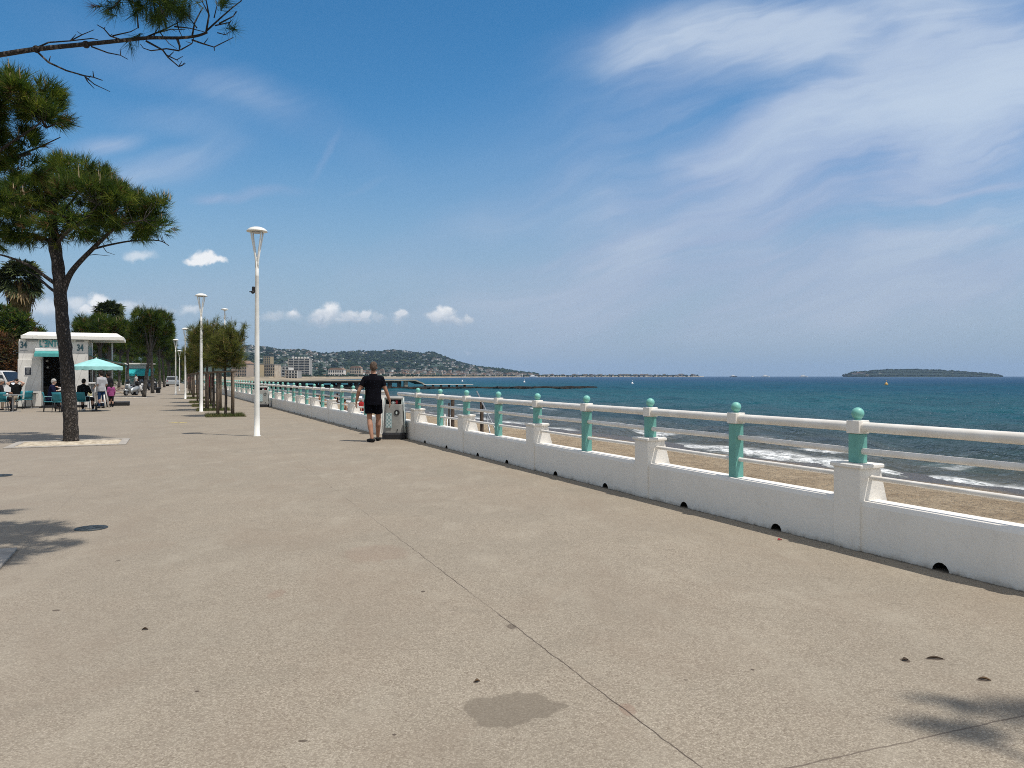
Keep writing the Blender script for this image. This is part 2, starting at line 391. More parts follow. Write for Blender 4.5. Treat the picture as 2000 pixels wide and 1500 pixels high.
o = mb.build('promenade', prom_material()); setp(o, kind='structure')

# park ground and road beyond the pine row, far land
m_asph = mat('asphalt', (.075, .072, .07), .9, (.11, .105, .1), 3, bump=.2)
mb = MB(); b = mb.addv([(-400, 30, .004), (-36, 30, .004), (-110, 200, .004), (-400, 300, .004)]); mb.face([b, b + 1, b + 2, b + 3])
o = mb.build('road', m_asph); setp(o, kind='structure')

# ------------------------------------------------------------------ beach
def sand_material():
    m = bpy.data.materials.new('sand'); m.use_nodes = True; t = NT(m.node_tree); bs = t.n['Principled BSDF']
    pos = t.node('ShaderNodeNewGeometry').outputs['Position']; x, y, z = t.xyz(pos)
    s = t.m('MULTIPLY', t.m('SUBTRACT', t.m('ADD', x, t.m('MULTIPLY', y, SB)), SH), SN)
    n1 = t.noise(pos, 1.3, 6, .65).outputs[0]; n2 = t.noise(pos, 9, 6, .7).outputs[0]; n3 = t.noise(pos, 40, 3).outputs[0]
    col = t.mix(t.ss(n1, .35, .65), (.40, .295, .18, 1), (.53, .41, .265, 1))
    col = t.mix(t.ss(n2, .5, .7, 0, .75), col, (.22, .145, .08, 1))
    col = t.mix(t.ss(n3, .3, .7, 0, .2), col, (.5, .4, .27, 1))
    n4 = t.noise(t.v('MULTIPLY', pos, (1, 1, 1)), 3.4, 7, .72, .5).outputs[0]; col = t.mix(t.ss(n4, .5, .66, 0, .6), col, (.19, .125, .068, 1)); col = t.mix(t.ss(n4, .44, .3, 0, .5), col, (.56, .44, .29, 1))
    sw = t.m('ADD', s, t.m('MULTIPLY', t.m('SUBTRACT', t.noise(pos, .35, 3).outputs[0], .5), 3.0))
    wet = t.ss(sw, -1.5, -.4)
    col = t.mix(wet, col, (.125, .10, .075, 1))
    weed = t.ss(t.noise(t.v('MULTIPLY', pos, (1, 1, 1)), 3.2, 8, .8, 1.2).outputs[0], .6, .70)
    col = t.mix(t.m('MULTIPLY', weed, .6), col, (.06, .045, .03, 1))
    t.put(bs.inputs['Base Color'], col); t.put(bs.inputs['Roughness'], t.lin(wet, 0, 1, .9, .35))
    h = t.m('ADD', n2, t.m('MULTIPLY', t.noise(pos, 4, 5, .6).outputs[0], 1.6))
    bp = t.node('ShaderNodeBump', {'Strength': 1.0, 'Distance': .22, 'Height': h}); t.l.new(bp.outputs[0], bs.inputs['Normal'])
    return m
def sheet(name, x0f, x1f, ys, ncol, zf, matl, smooth=True):
    V = []; 
    for y in ys:
        a, c = x0f(y), x1f(y)
        for k in range(ncol + 1):
            x = a + (c - a) * k / ncol; V.append((x, y, zf(x, y, k / ncol)))
    Fc = []
    for i in range(len(ys) - 1):
        for k in range(ncol):
            q = i * (ncol + 1) + k; Fc.append((q, q + 1, q + ncol + 2, q + ncol + 1))
    return link(name, np_mesh(name, V, Fc, smooth=smooth), [matl])
M_SAND = sand_material()
def zb(x, y, f):
    s = (x + SB * y - SH) * SN
    z = -1.0 if s < -6 else -1.0 - .36 * min(1, (s + 6) / 7.5) ** 1.2
    if s > 1.5: z -= (s - 1.5) * .15
    return z + .03 * (mnoise.noise((x * .9, y * .9, 0)) + .5 * mnoise.noise((x * 2.3, y * 2.3, 3)))
ys = [2 + 120 * (k / 150) ** 1.5 for k in range(151)] + [130, 145, 160, 180, 200, 230]
o = sheet('beach', lambda y: LA - .47 * y + .05, lambda y: SH - SB * y + 6, ys, 60, zb, M_SAND); setp(o, kind='structure')

# ------------------------------------------------------------------ sea
def sea_material():
    m = bpy.data.materials.new('sea_water'); m.use_nodes = True; t = NT(m.node_tree); bs = t.n['Principled BSDF']
    pos = t.node('ShaderNodeNewGeometry').outputs['Position']; x, y, z = t.xyz(pos)
    s = t.m('MULTIPLY', t.m('SUBTRACT', t.m('ADD', x, t.m('MULTIPLY', y, SB)), SH), SN)
    al = t.m('MULTIPLY', t.m('SUBTRACT', y, t.m('MULTIPLY', x, SB)), SN)     # along the shore
    sl = t.comb(t.m('MULTIPLY', s, 1.0), t.m('MULTIPLY', al, .38), 0)
    w1 = t.noise(sl, .012, 4).outputs[0]
    sd = t.m('ADD', s, t.m('MULTIPLY', t.m('SUBTRACT', w1, .5), t.m('MULTIPLY', s, .8)))
    col = t.mix(t.ss(sd, 0, 12), (.085, .085, .068, 1), (.030, .055, .058, 1))
    col = t.mix(t.ss(sd, 8, 36), col, (.008, .082, .106, 1))
    col = t.mix(t.ss(sd, 40, 130), col, (.008, .072, .122, 1))
    col = t.mix(t.ss(sd, 100, 420), col, (.011, .056, .128, 1))
    # blotches of wind and of weed on the bottom
    w2 = t.noise(t.v('MULTIPLY', sl, (1, .5, 1)), .045, 5, .6).outputs[0]
    col = t.mix(t.ss(w2, .45, .7, 0, .4), col, (.012, .05, .085, 1))
    w4 = t.noise(sl, .55, 6, .62).outputs[0]  # dark and light faces of the ripples, painted into the water colour
    col = t.mix(t.ss(w4, .5, .72, 0, .45), col, (.005, .030, .042, 1))
    col = t.mix(t.ss(w4, .46, .28, 0, .30), col, (.05, .15, .165, 1))
    w5 = t.noise(t.v('MULTIPLY', sl, (1, .45, 1)), .17, 7, .7).outputs[0]  # far ripples: shaded and bright wave sides put into the colour too
    col = t.mix(t.ss(w5, .48, .68, 0, .45), col, (.004, .026, .052, 1)); col = t.mix(t.ss(w5, .46, .30, 0, .30), col, (.03, .11, .15, 1))
    # foam: swash on the sand, one or two small breakers
    na = t.noise(t.comb(t.m('MULTIPLY', al, .16), 0.3, 0), 1.0, 5, .6).outputs[0]
    nb = t.noise(t.comb(t.m('MULTIPLY', al, .11), 8.3, 0), 1.0, 4, .6).outputs[0]
    nf = t.noise(t.v('MULTIPLY', sl, (1.0, 1.6, 1)), 2.6, 8, .75).outputs[0]
    nw = t.m('MULTIPLY', t.m('SUBTRACT', nf, .5), 1.4)
    s1 = t.m('ADD', t.m('ADD', s, t.m('MULTIPLY', t.m('SUBTRACT', na, .5), 3.6)), nw)
    f1 = t.m('MULTIPLY', t.ss(s1, -.6, .1), t.ss(s1, 1.5, .6))
    s2 = t.m('ADD', t.m('ADD', s, t.m('MULTIPLY', t.m('SUBTRACT', nb, .5), 4.5)), t.m('MULTIPLY', nw, 1.2))
    f2 = t.m('MULTIPLY', t.m('MULTIPLY', t.ss(s2, 3.4, 3.9), t.ss(s2, 5.6, 4.4)), t.ss(na, .47, .6))
    s3 = t.m('ADD', s2, 0.0)
    f3 = t.m('MULTIPLY', t.m('MULTIPLY', t.ss(s3, 9.2, 9.5), t.ss(s3, 10.4, 9.8)), t.ss(nb, .56, .66))
    lace = t.m('MULTIPLY', t.ss(nf, .34, .56), t.ss(t.noise(sl, 7.0, 5, .7).outputs[0], .30, .52, .45, 1))
    foam = t.m('MULTIPLY', t.m('MAXIMUM', t.m('MAXIMUM', f1, f2), f3), lace)
    foam = t.m('MULTIPLY', foam, 1.0, clamp=True)
    far_r = t.ss(y, 60, 900, .10, .30)
    h = t.m('ADD', t.noise(sl, 1.7, 5, .62).outputs[0], t.m('MULTIPLY', t.noise(sl, 6.5, 4, .6).outputs[0], .3))
    h = t.m('ADD', h, t.m('MULTIPLY', t.noise(sl, .32, 4, .6).outputs[0], 2.2))
    bp = t.node('ShaderNodeBump', {'Strength': 1.0, 'Distance': .5, 'Height': h}); N_ = bp.outputs[0]
    fr = t.node('ShaderNodeFresnel', {'IOR': 1.33, 'Normal': N_}).outputs[0]
    fr = t.m('MULTIPLY', fr, t.ss(y, 10, 200, .80, .30)); fr = t.m('MULTIPLY', fr, t.m('SUBTRACT', 1.0, foam), clamp=True)
    df = t.node('ShaderNodeBsdfDiffuse', {'Color': t.mix(foam, col, (.80, .82, .82, 1)), 'Normal': N_}); gl = t.node('ShaderNodeBsdfGlossy', {'Color': (1, 1, 1, 1), 'Roughness': far_r, 'Normal': N_})
    mx = t.node('ShaderNodeMixShader', {0: fr, 1: df.outputs[0], 2: gl.outputs[0]}); out = [n for n in t.n if n.type == 'OUTPUT_MATERIAL'][0]; t.l.new(mx.outputs[0], out.inputs['Surface']); t.n.remove(bs)
    return m
def build_sea():
    nr, nc = 760, 430
    D = np.geomspace(5.0, 15500, nr); U = np.linspace(-.75, 1.5, nc)
    X = U[None, :] * D[:, None]; Y = np.repeat(D[:, None], nc, 1)
    s = (X + SB * Y - SH) * SN
    Z = np.full_like(X, SEA)
    cell = np.maximum(np.gradient(D), 0)[:, None] * np.ones_like(X)
    dirs = np.array([-SN, -SB * SN])
    for i in range(44):
        lam = .9 * (17 / .9) ** rng.random()
        an = rng.normal(0, .55); d = np.array([dirs[0] * math.cos(an) - dirs[1] * math.sin(an), dirs[0] * math.sin(an) + dirs[1] * math.cos(an)])
        amp = .040 * lam / (2 * PI) * (1.0 if lam < 6 else .6); ph = rng.random() * 2 * PI
        att = np.clip((lam / cell) / 2.2 - 1, 0, 1)
        w = np.sin((X * d[0] + Y * d[1]) * 2 * PI / lam + ph)
        Z += amp * att * (w + .25 * np.cos(2 * ((X * d[0] + Y * d[1]) * 2 * PI / lam + ph)))
    # small breakers along the shore
    al = (Y - SB * X) * SN
    for s0, hgt, wd in ((4.6, .16, .8), (9.8, .12, 1.1)):
        mod = .5 + .5 * np.sin(al * .31 + s0) * np.sin(al * .13 + 2 * s0)
        c = s0 + .6 * np.sin(al * .21 + s0)
        Z += hgt * mod * np.exp(-((s - c) / wd) ** 2)
    k = np.clip((s + 3) / 8, 0, 1); Z = SEA + (Z - SEA) * (.25 + .75 * k)
    V = np.stack([X, Y, Z], -1).reshape(-1, 3)
    q = np.arange((nr - 1) * nc).reshape(nr - 1, nc)[:, :-1].ravel()
    Fc = np.stack([q, q + 1, q + nc + 1, q + nc], 1)
    o = link('sea', np_mesh('sea', V, Fc, smooth=True), [sea_material()]); setp(o, kind='structure')
build_sea()

# ------------------------------------------------------------------ sea wall with its railing
def white_material():
    m = bpy.data.materials.new('white_masonry_paint'); m.use_nodes = True; t = NT(m.node_tree); bs = t.n['Principled BSDF']
    pos = t.node('ShaderNodeNewGeometry').outputs['Position']; x, y, z = t.xyz(pos)
    n = t.noise(pos, 3.0, 6, .6).outputs[0]; st = t.noise(t.v('MULTIPLY', pos, (9, 9, .6)), 1.0, 4).outputs[0]
    col = t.mix(t.ss(n, .4, .75, 0, .5), (.77, .74, .69, 1), (.69, .66, .61, 1))
    col = t.mix(t.ss(st, .58, .8, 0, .35), col, (.60, .57, .51, 1))
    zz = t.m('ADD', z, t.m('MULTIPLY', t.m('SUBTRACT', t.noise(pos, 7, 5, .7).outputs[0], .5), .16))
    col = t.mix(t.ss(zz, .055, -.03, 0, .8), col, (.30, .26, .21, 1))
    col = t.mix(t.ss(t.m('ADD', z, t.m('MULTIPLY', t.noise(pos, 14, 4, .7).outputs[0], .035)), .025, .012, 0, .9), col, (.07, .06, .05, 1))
    rst = t.m('MULTIPLY', t.ss(t.noise(t.v('MULTIPLY', pos, (5, 5, .35)), 1.3, 5, .65).outputs[0], .60, .72), t.ss(z, .45, .1)); col = t.mix(t.m('MULTIPLY', rst, .25), col, (.42, .33, .24, 1))
    ck = t.node('ShaderNodeTexVoronoi', {'Vector': t.v('ADD', pos, t.v('MULTIPLY', t.noise(pos, 4, 4).outputs['Color'], (.25, .25, .25))), 'Scale': 1.6}, feature='DISTANCE_TO_EDGE').outputs['Distance']
    col = t.mix(t.m('MULTIPLY', t.ss(ck, .006, .002), .10), col, (.35, .31, .26, 1))
    chip = t.ss(t.noise(pos, 26, 3, .6).outputs[0], .73, .76)
    col = t.mix(t.m('MULTIPLY', chip, .6), col, (.42, .38, .32, 1))
    t.put(bs.inputs['Base Color'], col); bs.inputs['Roughness'].default_value = .7; bs.inputs['Specular IOR Level'].default_value = .15
    h = t.m('ADD', t.noise(pos, 12, 5, .6).outputs[0], t.m('MULTIPLY', t.noise(pos, 45, 4, .65).outputs[0], .5))
    bp = t.node('ShaderNodeBump', {'Strength': .40, 'Distance': .012, 'Height': h}); t.l.new(bp.outputs[0], bs.inputs['Normal'])
    return m
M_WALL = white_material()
M_RAIL = mat('white_rail_paint', (.80, .765, .71), .4, (.72, .68, .62), 6, bump=.05)
M_TEAL = mat('teal_paint', (.155, .40, .35), .5, (.12, .32, .285), 5, amt=.7, bump=.12, bscale=18)
M_BALL = mat('teal_ball_paint', (.185, .47, .41), .45, (.145, .39, .34), 9, amt=.7)
M_HOLE = mat('dark_drain', (.02, .018, .015), .9)
def sea_wall(label, front, holes, posts, ends, far_sec=False):
    """front: list of (x,y) on the promenade face, near to far"""
    base = Vector((front[0][0], front[0][1], 0)); fr = [Vector((p[0], p[1], 0)) for p in front]
    root = thing('sea_wall', label, 'sea wall', base, 0)
    nrm = []
    for i in range(len(fr)):
        d = (fr[min(i + 1, len(fr) - 1)] - fr[max(i - 1, 0)]).normalized(); nrm.append(Vector((d.y, -d.x, 0)))
    prof = [(0, -1.4), (0, .405), (.012, .43), (.04, .446), (.225, .446), (.255, .43), (.265, .405), (.265, -1.4)]
    mb = MB(); mb.loft([[fr[i] - base + nrm[i] * a + Vector((0, 0, z)) for a, z in prof] for i in range(len(fr))], True, True, False)
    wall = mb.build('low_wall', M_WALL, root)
    dirn = (fr[-1] - fr[-2]).normalized(); nv = Vector((dirn.y, -dirn.x, 0)); ang = math.atan2(dirn.y, dirn.x) - PI / 2
    if holes:
        cut = MB()
        for h in holes:
            c = Vector((h[0], h[1], 0)) - base; r = h[2] if len(h) > 2 else .075
            ring0 = [c - nv * .1 + dirn * (r * math.cos(a)) + Vector((0, 0, r * math.sin(a) * 1.05 - .01)) for a in [2 * PI * k / 14 for k in range(14)]]
            ring1 = [p + nv * .29 for p in ring0]
            cut.loft([ring0, ring1], True, True, False)
        co = cut.build('cut', M_HOLE); co.location = base; co.hide_render = True
        md = wall.modifiers.new('b', 'BOOLEAN'); md.object = co; md.solver = 'EXACT'; md.operation = 'DIFFERENCE'
        wall.data.materials.append(M_HOLE)
        try: md.material_mode = 'TRANSFER'
        except Exception: pass
        bpy.context.view_layer.update(); apply_mods(wall)
        bpy.data.objects.remove(co)
    # prototypes
    protos = {}
    def make_post(z0, parent, loc):
        key = ('post', z0)
        if key not in protos:
            a = MB().bbox((0, 0, (z0 + 1.03) / 2), (.113, .116, 1.03 - z0), .005).mesh('post'); a.materials.append(M_TEAL)
            b = MB().bbox((0, 0, 1.092), (.138, .141, .118), .005).mesh('collar'); b.materials.append(M_RAIL)
            c = MB().lathe([(.03, 1.150), (.03, 1.162), (.018, 1.166)], n=12)
            c.sphere((0, 0, 1.213), .055, 20, 12); c = c.mesh('ball'); c.materials.append(M_BALL)
            protos[key] = (a, b, c)
        a, b, c = protos[key]
        p = link('post', a, [], parent); p.location = loc; p.rotation_euler = (0, 0, ang)
        for nm, me in (('collar', b), ('ball', c)): link(nm, me, [], p)
    def make_pier(loc, parent, big=False):
        key = 'pierb' if big else 'pier'
        if key not in protos:
            mb = MB(); hw = .143
            def ring(z, v0, v1, w=hw): return [(v0, -w, z), (v1, -w, z), (v1, w, z), (v0, w, z)]
            top = 1.13 if big else .73
            mb.loft([ring(-1.3, -.018, .34), ring(.40, -.018, .335), ring(top, -.018, .24)], True, True, False)
            a = mb.mesh('pier'); a.materials.append(M_WALL)
            c = MB().bbox((.112, 0, top + .0185), (.30, .35, .037), .008).mesh('cap'); c.materials.append(M_WALL)
            protos[key] = (a, c)
        a, c = protos[key]
        p = link('pier', a, [], parent); p.location = loc; p.rotation_euler = (0, 0, ang)
        link('cap', c, [], p)
    for (x, y, on) in posts:
        loc = Vector((x, y, 0)) - base
        if on: make_pier(loc - nv * .125, root)
        make_post(.767 if on else .44, root, loc)
    for (x, y) in ends: make_pier(Vector((x, y, 0)) - base - nv * .125, root, True)
    path = [fr[i] - base + nrm[i] * .125 for i in range(len(fr))]
    def dense(path):
        out = []
        for a, b in zip(path[:-1], path[1:]):
            k = max(1, int((b - a).length / 1.5))
            out += [a.lerp(b, j / k) for j in range(k)]
        return out + [path[-1]]
    path = dense(path)
    for nm, z, r, n in (('top_rail', 1.092, .046, 16), ('middle_rail', .877, .029, 12), ('lower_rail', .644, .023, 12)):
        mb = MB(); mb.tube([p + Vector((0, 0, z + .004 * math.sin(3.1 * i + z * 9))) for i, p in enumerate(path)], r, n); mb.build(nm, M_RAIL, root)
    return root
def onR(px):
    y = LA / ((px - 1000) / F + LB); return (LA - LB * y, y)
def onL(px):
    y = LA2 / ((px - 1000) / F + LB2); return (LA2 - LB2 * y, y)
PR = [(6.378 - LB * y, y, i % 2 == 0) for i, y in enumerate([6.98 + 1.465 * k for k in range(9)])]
PR += [(LA - LB * 5.56 + .573 * t_ + .102, 5.56 - .819 * t_ + .072, k_) for t_, k_ in ((.38, False), (1.98, True), (3.58, False), (5.18, True))]
PLF = [(6.09 - LB2 * y, y, i % 2 == 0) for i, y in enumerate([20.62 + 1.43 * k for k in range(62)])]
bend = (LA - LB * 5.56, 5.56)
sea_wall('low white sea wall nearest the camera, with teal ball-topped posts and white rails, right of the litter bin',
         [(bend[0] + 4.2, bend[1] - 6.0), bend, (LA - LB * 20.15, 20.15)], [onR(p) for p in (1837, 1516, 1336, 1182, 1085, 990, 933, 872, 830)], PR, [])
sea_wall('low white sea wall receding into the distance beyond the walking man, crowded with teal posts',
         [(LA2 - LB2 * 20.42, 20.42), (LA2 - LB2 * 109, 109)], [onL(p) + (.06,) for p in (696, 672, 652, 633, 616, 601, 587, 575, 564)], PLF[1:], [(6.09 - LB2 * 20.58, 20.58)])
# ------------------------------------------------------------------ street lamps
M_LAMP = mat('lamp_white_paint', (.80, .79, .75), .35, (.70, .69, .64), 3)
M_LENS = mat('lamp_diffuser', (.55, .56, .56), .3)
M_BLACK = mat('black_plastic', (.018, .018, .02), .45)
def make_lamp(camera_box):
    root = thing('street_lamp', 'white street lamp', 'street lamp')
    mb = MB(); mb.lathe([(.10, 0), (.10, .012), (.074, .02), (.068, .5), (.066, .52), (.058, 3.0), (.047, 4.14), (.050, 4.15), (.050, 4.17), (.047, 4.18), (.046, 4.52), (.02, 4.54)], n=20)
    mb.build('pole', M_LAMP, root)
    for k in range(4):
        a = PI / 4 + k * PI / 2 + .12; d = Vector((math.cos(a), math.sin(a), 0))
        mb = MB(); mb.tube([d * r + Vector((0, 0, z)) for r, z in ((.022, 4.35), (.028, 4.5), (.05, 4.66), (.10, 4.9), (.145, 5.1), (.172, 5.24), (.178, 5.325))], [.027, .026, .024, .022, .021, .020, .019], 8)
        mb.build('arm', M_LAMP, root)
    mb = MB(); mb.lathe([(.10, 5.29), (.23, 5.30), (.262, 5.305), (.265, 5.315), (.24, 5.35), (.18, 5.395), (.10, 5.422), (.03, 5.432)], n=28); sh = mb.build('lamp_shade', M_LAMP, root)
    mb = MB(); mb.lathe([(.03, 5.262), (.12, 5.268), (.15, 5.288)], n=24); mb.build('diffuser', M_LENS, root)
    if camera_box:
        mb = MB(); mb.bbox((-.085, -.01, 3.80), (.07, .08, .16), .012); mb.sphere((-.10, -.03, 3.735), .045, 10, 8); mb.box((-.155, -.03, 3.745), (.06, .03, .025)); mb.build('security_camera', M_BLACK, root)
    return root
for i, (px, py, top, lab) in enumerate([(502, 852, 443, 'tall white street lamp nearest the camera with a small black box on its pole'), (393, 804, 573, 'white street lamp standing in front of the staked tamarisk trees'),
                                        (362, 779, 640, 'white street lamp with its head half hidden beside the left edge of the tamarisk trees'), (343, 771, 662, 'white street lamp against the dark pines, left of a further lamp'), (350.5, 763.5, 684, 'farthest white street lamp, its pole right behind the lamp against the dark pines')]):
    p = G(px, py); h = CH + (H0 - top) * p.y / F
    l = make_lamp(i == 0); l.location = p; l.scale = (1, 1, h / 5.432) if i < 2 else (.95, .95, h / 5.432); l['label'] = lab; l['group'] = 'street lamps along the promenade'

# ------------------------------------------------------------------ litter bins
M_BIN = mat('bin_grey_metal', (.31, .31, .29), .5, (.26, .26, .245), 6)
M_BINL = mat('bin_pale_frame', (.62, .70, .68), .35)
M_DARK = mat('dark_interior', (.012, .012, .012), .9)
def checker_mat():
    m = bpy.data.materials.new('perforated_panel'); m.use_nodes = True; t = NT(m.node_tree); bs = t.n['Principled BSDF']
    tc = t.node('ShaderNodeTexCoord').outputs['Object']
    ch = t.node('ShaderNodeTexChecker', {'Vector': tc, 'Color1': (.48, .56, .56, 1), 'Color2': (.20, .31, .32, 1), 'Scale': 24.0})
    t.put(bs.inputs['Base Color'], ch.outputs[0]); bs.inputs['Roughness'].default_value = .4; return m
M_CHK = checker_mat(); M_RED = mat('red_packaging', (.45, .03, .04), .5)
def make_bin():
    root = thing('litter_bin', 'bin', 'litter bin')
    def ring(hx, hy, z, c=.10, n=5):
        pts = []
        for (sx, sy, a0) in ((1, 1, 0), (-1, 1, 90), (-1, -1, 180), (1, -1, 270)):
            for k in range(n):
                a = R(a0 + 90 * k / (n - 1)); pts.append((sx * (hx - c) + c * math.cos(a), sy * (hy - c) + c * math.sin(a), z))
        return pts
    mb = MB(); mb.loft([ring(.285, .27, 0.0), ring(.285, .27, .12), ring(.265, .25, .165)], True, True, False); mb.build('base', M_BLACK, root)
    mb = MB(); mb.loft([ring(.262, .245, .165), ring(.262, .245, .19), ring(.232, .218, .84), ring(.226, .212, .86)], True, True, False); body = mb.build('body', M_BIN, root)
    mb = MB(); mb.loft([ring(.19, .18, .855, .08), ring(.19, .18, 1.0, .08)], True, True, False); mb.build('opening', M_DARK, root)
    for sx in (-1, 1): MB().box((sx * .205, 0, .925), (.035, .34, .15)).build('side_post', M_BINL, root)
    mb = MB(); mb.loft([ring(.235, .222, .985), ring(.235, .222, 1.02), ring(.20, .19, 1.05), ring(.12, .11, 1.06)], True, True, False); mb.build('lid', M_BIN, root)
    for sx in (-1, 1):
        mb = MB(); mb.tube([(sx * .285, -.2, .16), (sx * .268, -.19, .5), (sx * .25, -.18, .86), (sx * .245, -.17, 1.02)], .013, 6); mb.build('edge_trim', M_BINL, root)
    mb = MB(); mb.box((-.11, -.247, .47), (.15, .012, .36), rx=-.043); mb.build('perforated_panel', M_CHK, body)
    mb = MB(); mb.box((.262, -.02, .5), (.012, .3, .44), ry=-.045); mb.build('perforated_panel', M_CHK, body)
    def disc(name, c, r, matl, th=.012, squeeze=1.0):
        mb = MB(); n = 20
        f = [(c[0] + r * squeeze * math.cos(2 * PI * k / n), c[1] - th, c[2] + r * math.sin(2 * PI * k / n)) for k in range(n)]
        mb.loft([[(p[0], c[1] + .02, p[2]) for p in f], f], True, True, False); return mb.build(name, matl, body)
    disc('emblem', (.085, -.232, .66), .068, M_BLACK, .006); disc('emblem_mark', (.078, -.232, .655), .036, M_BINL, .010, .6)
    disc('lock', (.10, -.255, .235), .016, M_BLACK, .006)
    mb = MB(); mb.bbox((.0, -.15, .90), (.13, .10, .09), .03, .5); mb.build('bin_bag', M_BINL, root)
    mb = MB(); mb.bbox((.07, -.16, .915), (.06, .08, .10), .02, .9); mb.build('packaging', M_RED, root)
    return root
bn = make_bin(); p = G(769, 857.5); bn.location = (p.x, p.y + .12, 0); bn.rotation_euler = (0, 0, R(2))
bn['label'] = 'grey litter bin with black base standing beside the walking man'; bn['group'] = 'litter bins along the sea wall'
b2 = rename_copy(copy_tree(bn), G(514, 795), R(20), 'small distant litter bin against the sea wall, just right of the nearest lamp pole')

# ------------------------------------------------------------------ foliage helpers
M_NEED = [mat('pine_needles_dark', (.034, .066, .015), .7, (.019, .040, .011), 2), mat('pine_needles_green', (.088, .130, .021), .7, (.052, .085, .016), 2),
          mat('pine_needles_bright', (.190, .205, .032), .7, (.09, .11, .026), 2), mat('pine_needles_brown', (.13, .072, .030), .6, (.10, .05, .022), 2), mat('pine_buds', (.40, .31, .20), .6)]
for _m in M_NEED[:3]: leafmat(_m, .35, 1.4)
def needle_mesh(P, A, n, ln, wd, spread, probs, name='crown', candles=0.0, jit=.25):
    """P tuft centres, A unit axes; n needles per tuft"""
    N = len(P); r_ = rng
    base_mi = r_.choice(4, size=N, p=probs)
    d = A[:, None, :] + spread * r_.normal(size=(N, n, 3)); d /= np.linalg.norm(d, axis=2, keepdims=True)
    L = ln * (1 - jit + 2 * jit * r_.random((N, n, 1)))
    b = P[:, None, :] + d * L * .04 - A[:, None, :] * (r_.random((N, n, 1)) * ln * .55)
    tip = b + d * L
    rd = r_.normal(size=(N, n, 3)); side = np.cross(d, rd); side /= np.linalg.norm(side, axis=2, keepdims=True) + 1e-9
    side *= wd / 2
    V = np.stack([b - side, b + side, tip], 2).reshape(-1, 3)
    T = np.arange(len(V)).reshape(-1, 3); mi = np.repeat(base_mi, n)
    flip = r_.random(len(mi)) < .12; mi = np.where(flip, (mi + 1) % 3, mi)
    if candles > 0:
        up = (A[:, 2] > .75) & (r_.random(N) < candles); Q = P[up]
        if len(Q):
            k = len(Q); h = ln * (.5 + .5 * r_.random(k)); w = wd * 1.3
            top = Q + np.stack([r_.normal(size=k) * .01, r_.normal(size=k) * .01, h], 1); c0 = Q.copy()
            vs = []
            for an in (0, 2 * PI / 3, 4 * PI / 3): vs.append(c0 + np.array([math.cos(an), math.sin(an), 0]) * w)
            VV = np.concatenate([np.stack([vs[i], vs[(i + 1) % 3], top], 1).reshape(-1, 3) for i in range(3)])
            T2 = np.arange(len(VV)).reshape(-1, 3) + len(V); V = np.concatenate([V, VV]); T = np.concatenate([T, T2]); mi = np.concatenate([mi, np.full(len(T2), 4)])
    return np_mesh(name, V, T, mi)
def crown_points(blobs, n, seed=0, gap=.0, gscale=1.3, shell=.55, up=.5):
    """blobs: (cx,cy,cz,rx,ry,rz); points biased to the outside of the union"""
    r_ = np.random.default_rng(seed); B = np.array(blobs, float)
    vol = B[:, 3] * B[:, 4] + B[:, 3] * B[:, 5] + B[:, 4] * B[:, 5]; pr = vol / vol.sum()
    idx = r_.choice(len(B), size=n, p=pr)
    d = r_.normal(size=(n, 3)); d /= np.linalg.norm(d, axis=1, keepdims=True)
    rad = (shell + (1 - shell) * r_.random(n) ** .6) * (1 + .12 * r_.normal(size=n) * .6)
    P = B[idx, :3] + d * B[idx, 3:] * rad[:, None]
    A = d / B[idx, 3:]; A /= np.linalg.norm(A, axis=1, keepdims=True); A = A + np.array([0, 0, up]); A /= np.linalg.norm(A, axis=1, keepdims=True)
    if gap > 0:
        keep = np.array([mnoise.noise(Vector(p * gscale) + Vector((seed, 0, 0))) > -1 + 2 * gap * .5 - (1 - gap) * .0 - .35 for p in P]) if False else np.array([mnoise.noise(Vector(p * gscale) + Vector((seed * 1.7, 0, 0))) > -.55 + gap for p in P])
        P, A = P[keep], A[keep]
    return P, A
def clump_points(blobs, M, k, rc, seed, up=.45, gap=.1, gscale=1.4):
    """needle pads: M rounded clumps on the blobs, each a half dome of k tufts"""
    blobs = [(b[0], b[1], b[2], max(.05, b[3] - rc * .75), max(.05, b[4] - rc * .6), max(.05, b[5] - rc * .55)) for b in blobs]
    Cc, Ca = crown_points(blobs, int(M * 1.4), seed, gap=gap, gscale=gscale, shell=.55, up=.25); Cc, Ca = Cc[:M], Ca[:M]
    r_ = np.random.default_rng(seed + 100); m = len(Cc)
    d = r_.normal(size=(m, k, 3)); d /= np.linalg.norm(d, axis=2, keepdims=True)
    ax = Ca + np.array([0, 0, up]); ax /= np.linalg.norm(ax, axis=1, keepdims=True)
    dot = (d * ax[:, None, :]).sum(2, keepdims=True); d = np.where(dot < -.15, d - 2 * dot * ax[:, None, :], d)
    R_ = rc * (.65 + .7 * r_.random((m, 1, 1)))
    P = Cc[:, None, :] + d * R_ * np.array([1.15, 1.15, .8]) * (.55 + .45 * r_.random((m, k, 1)))
    A = d + .55 * ax[:, None, :] + np.array([0, 0, .2]); A /= np.linalg.norm(A, axis=2, keepdims=True)
    return P.reshape(-1, 3), A.reshape(-1, 3)
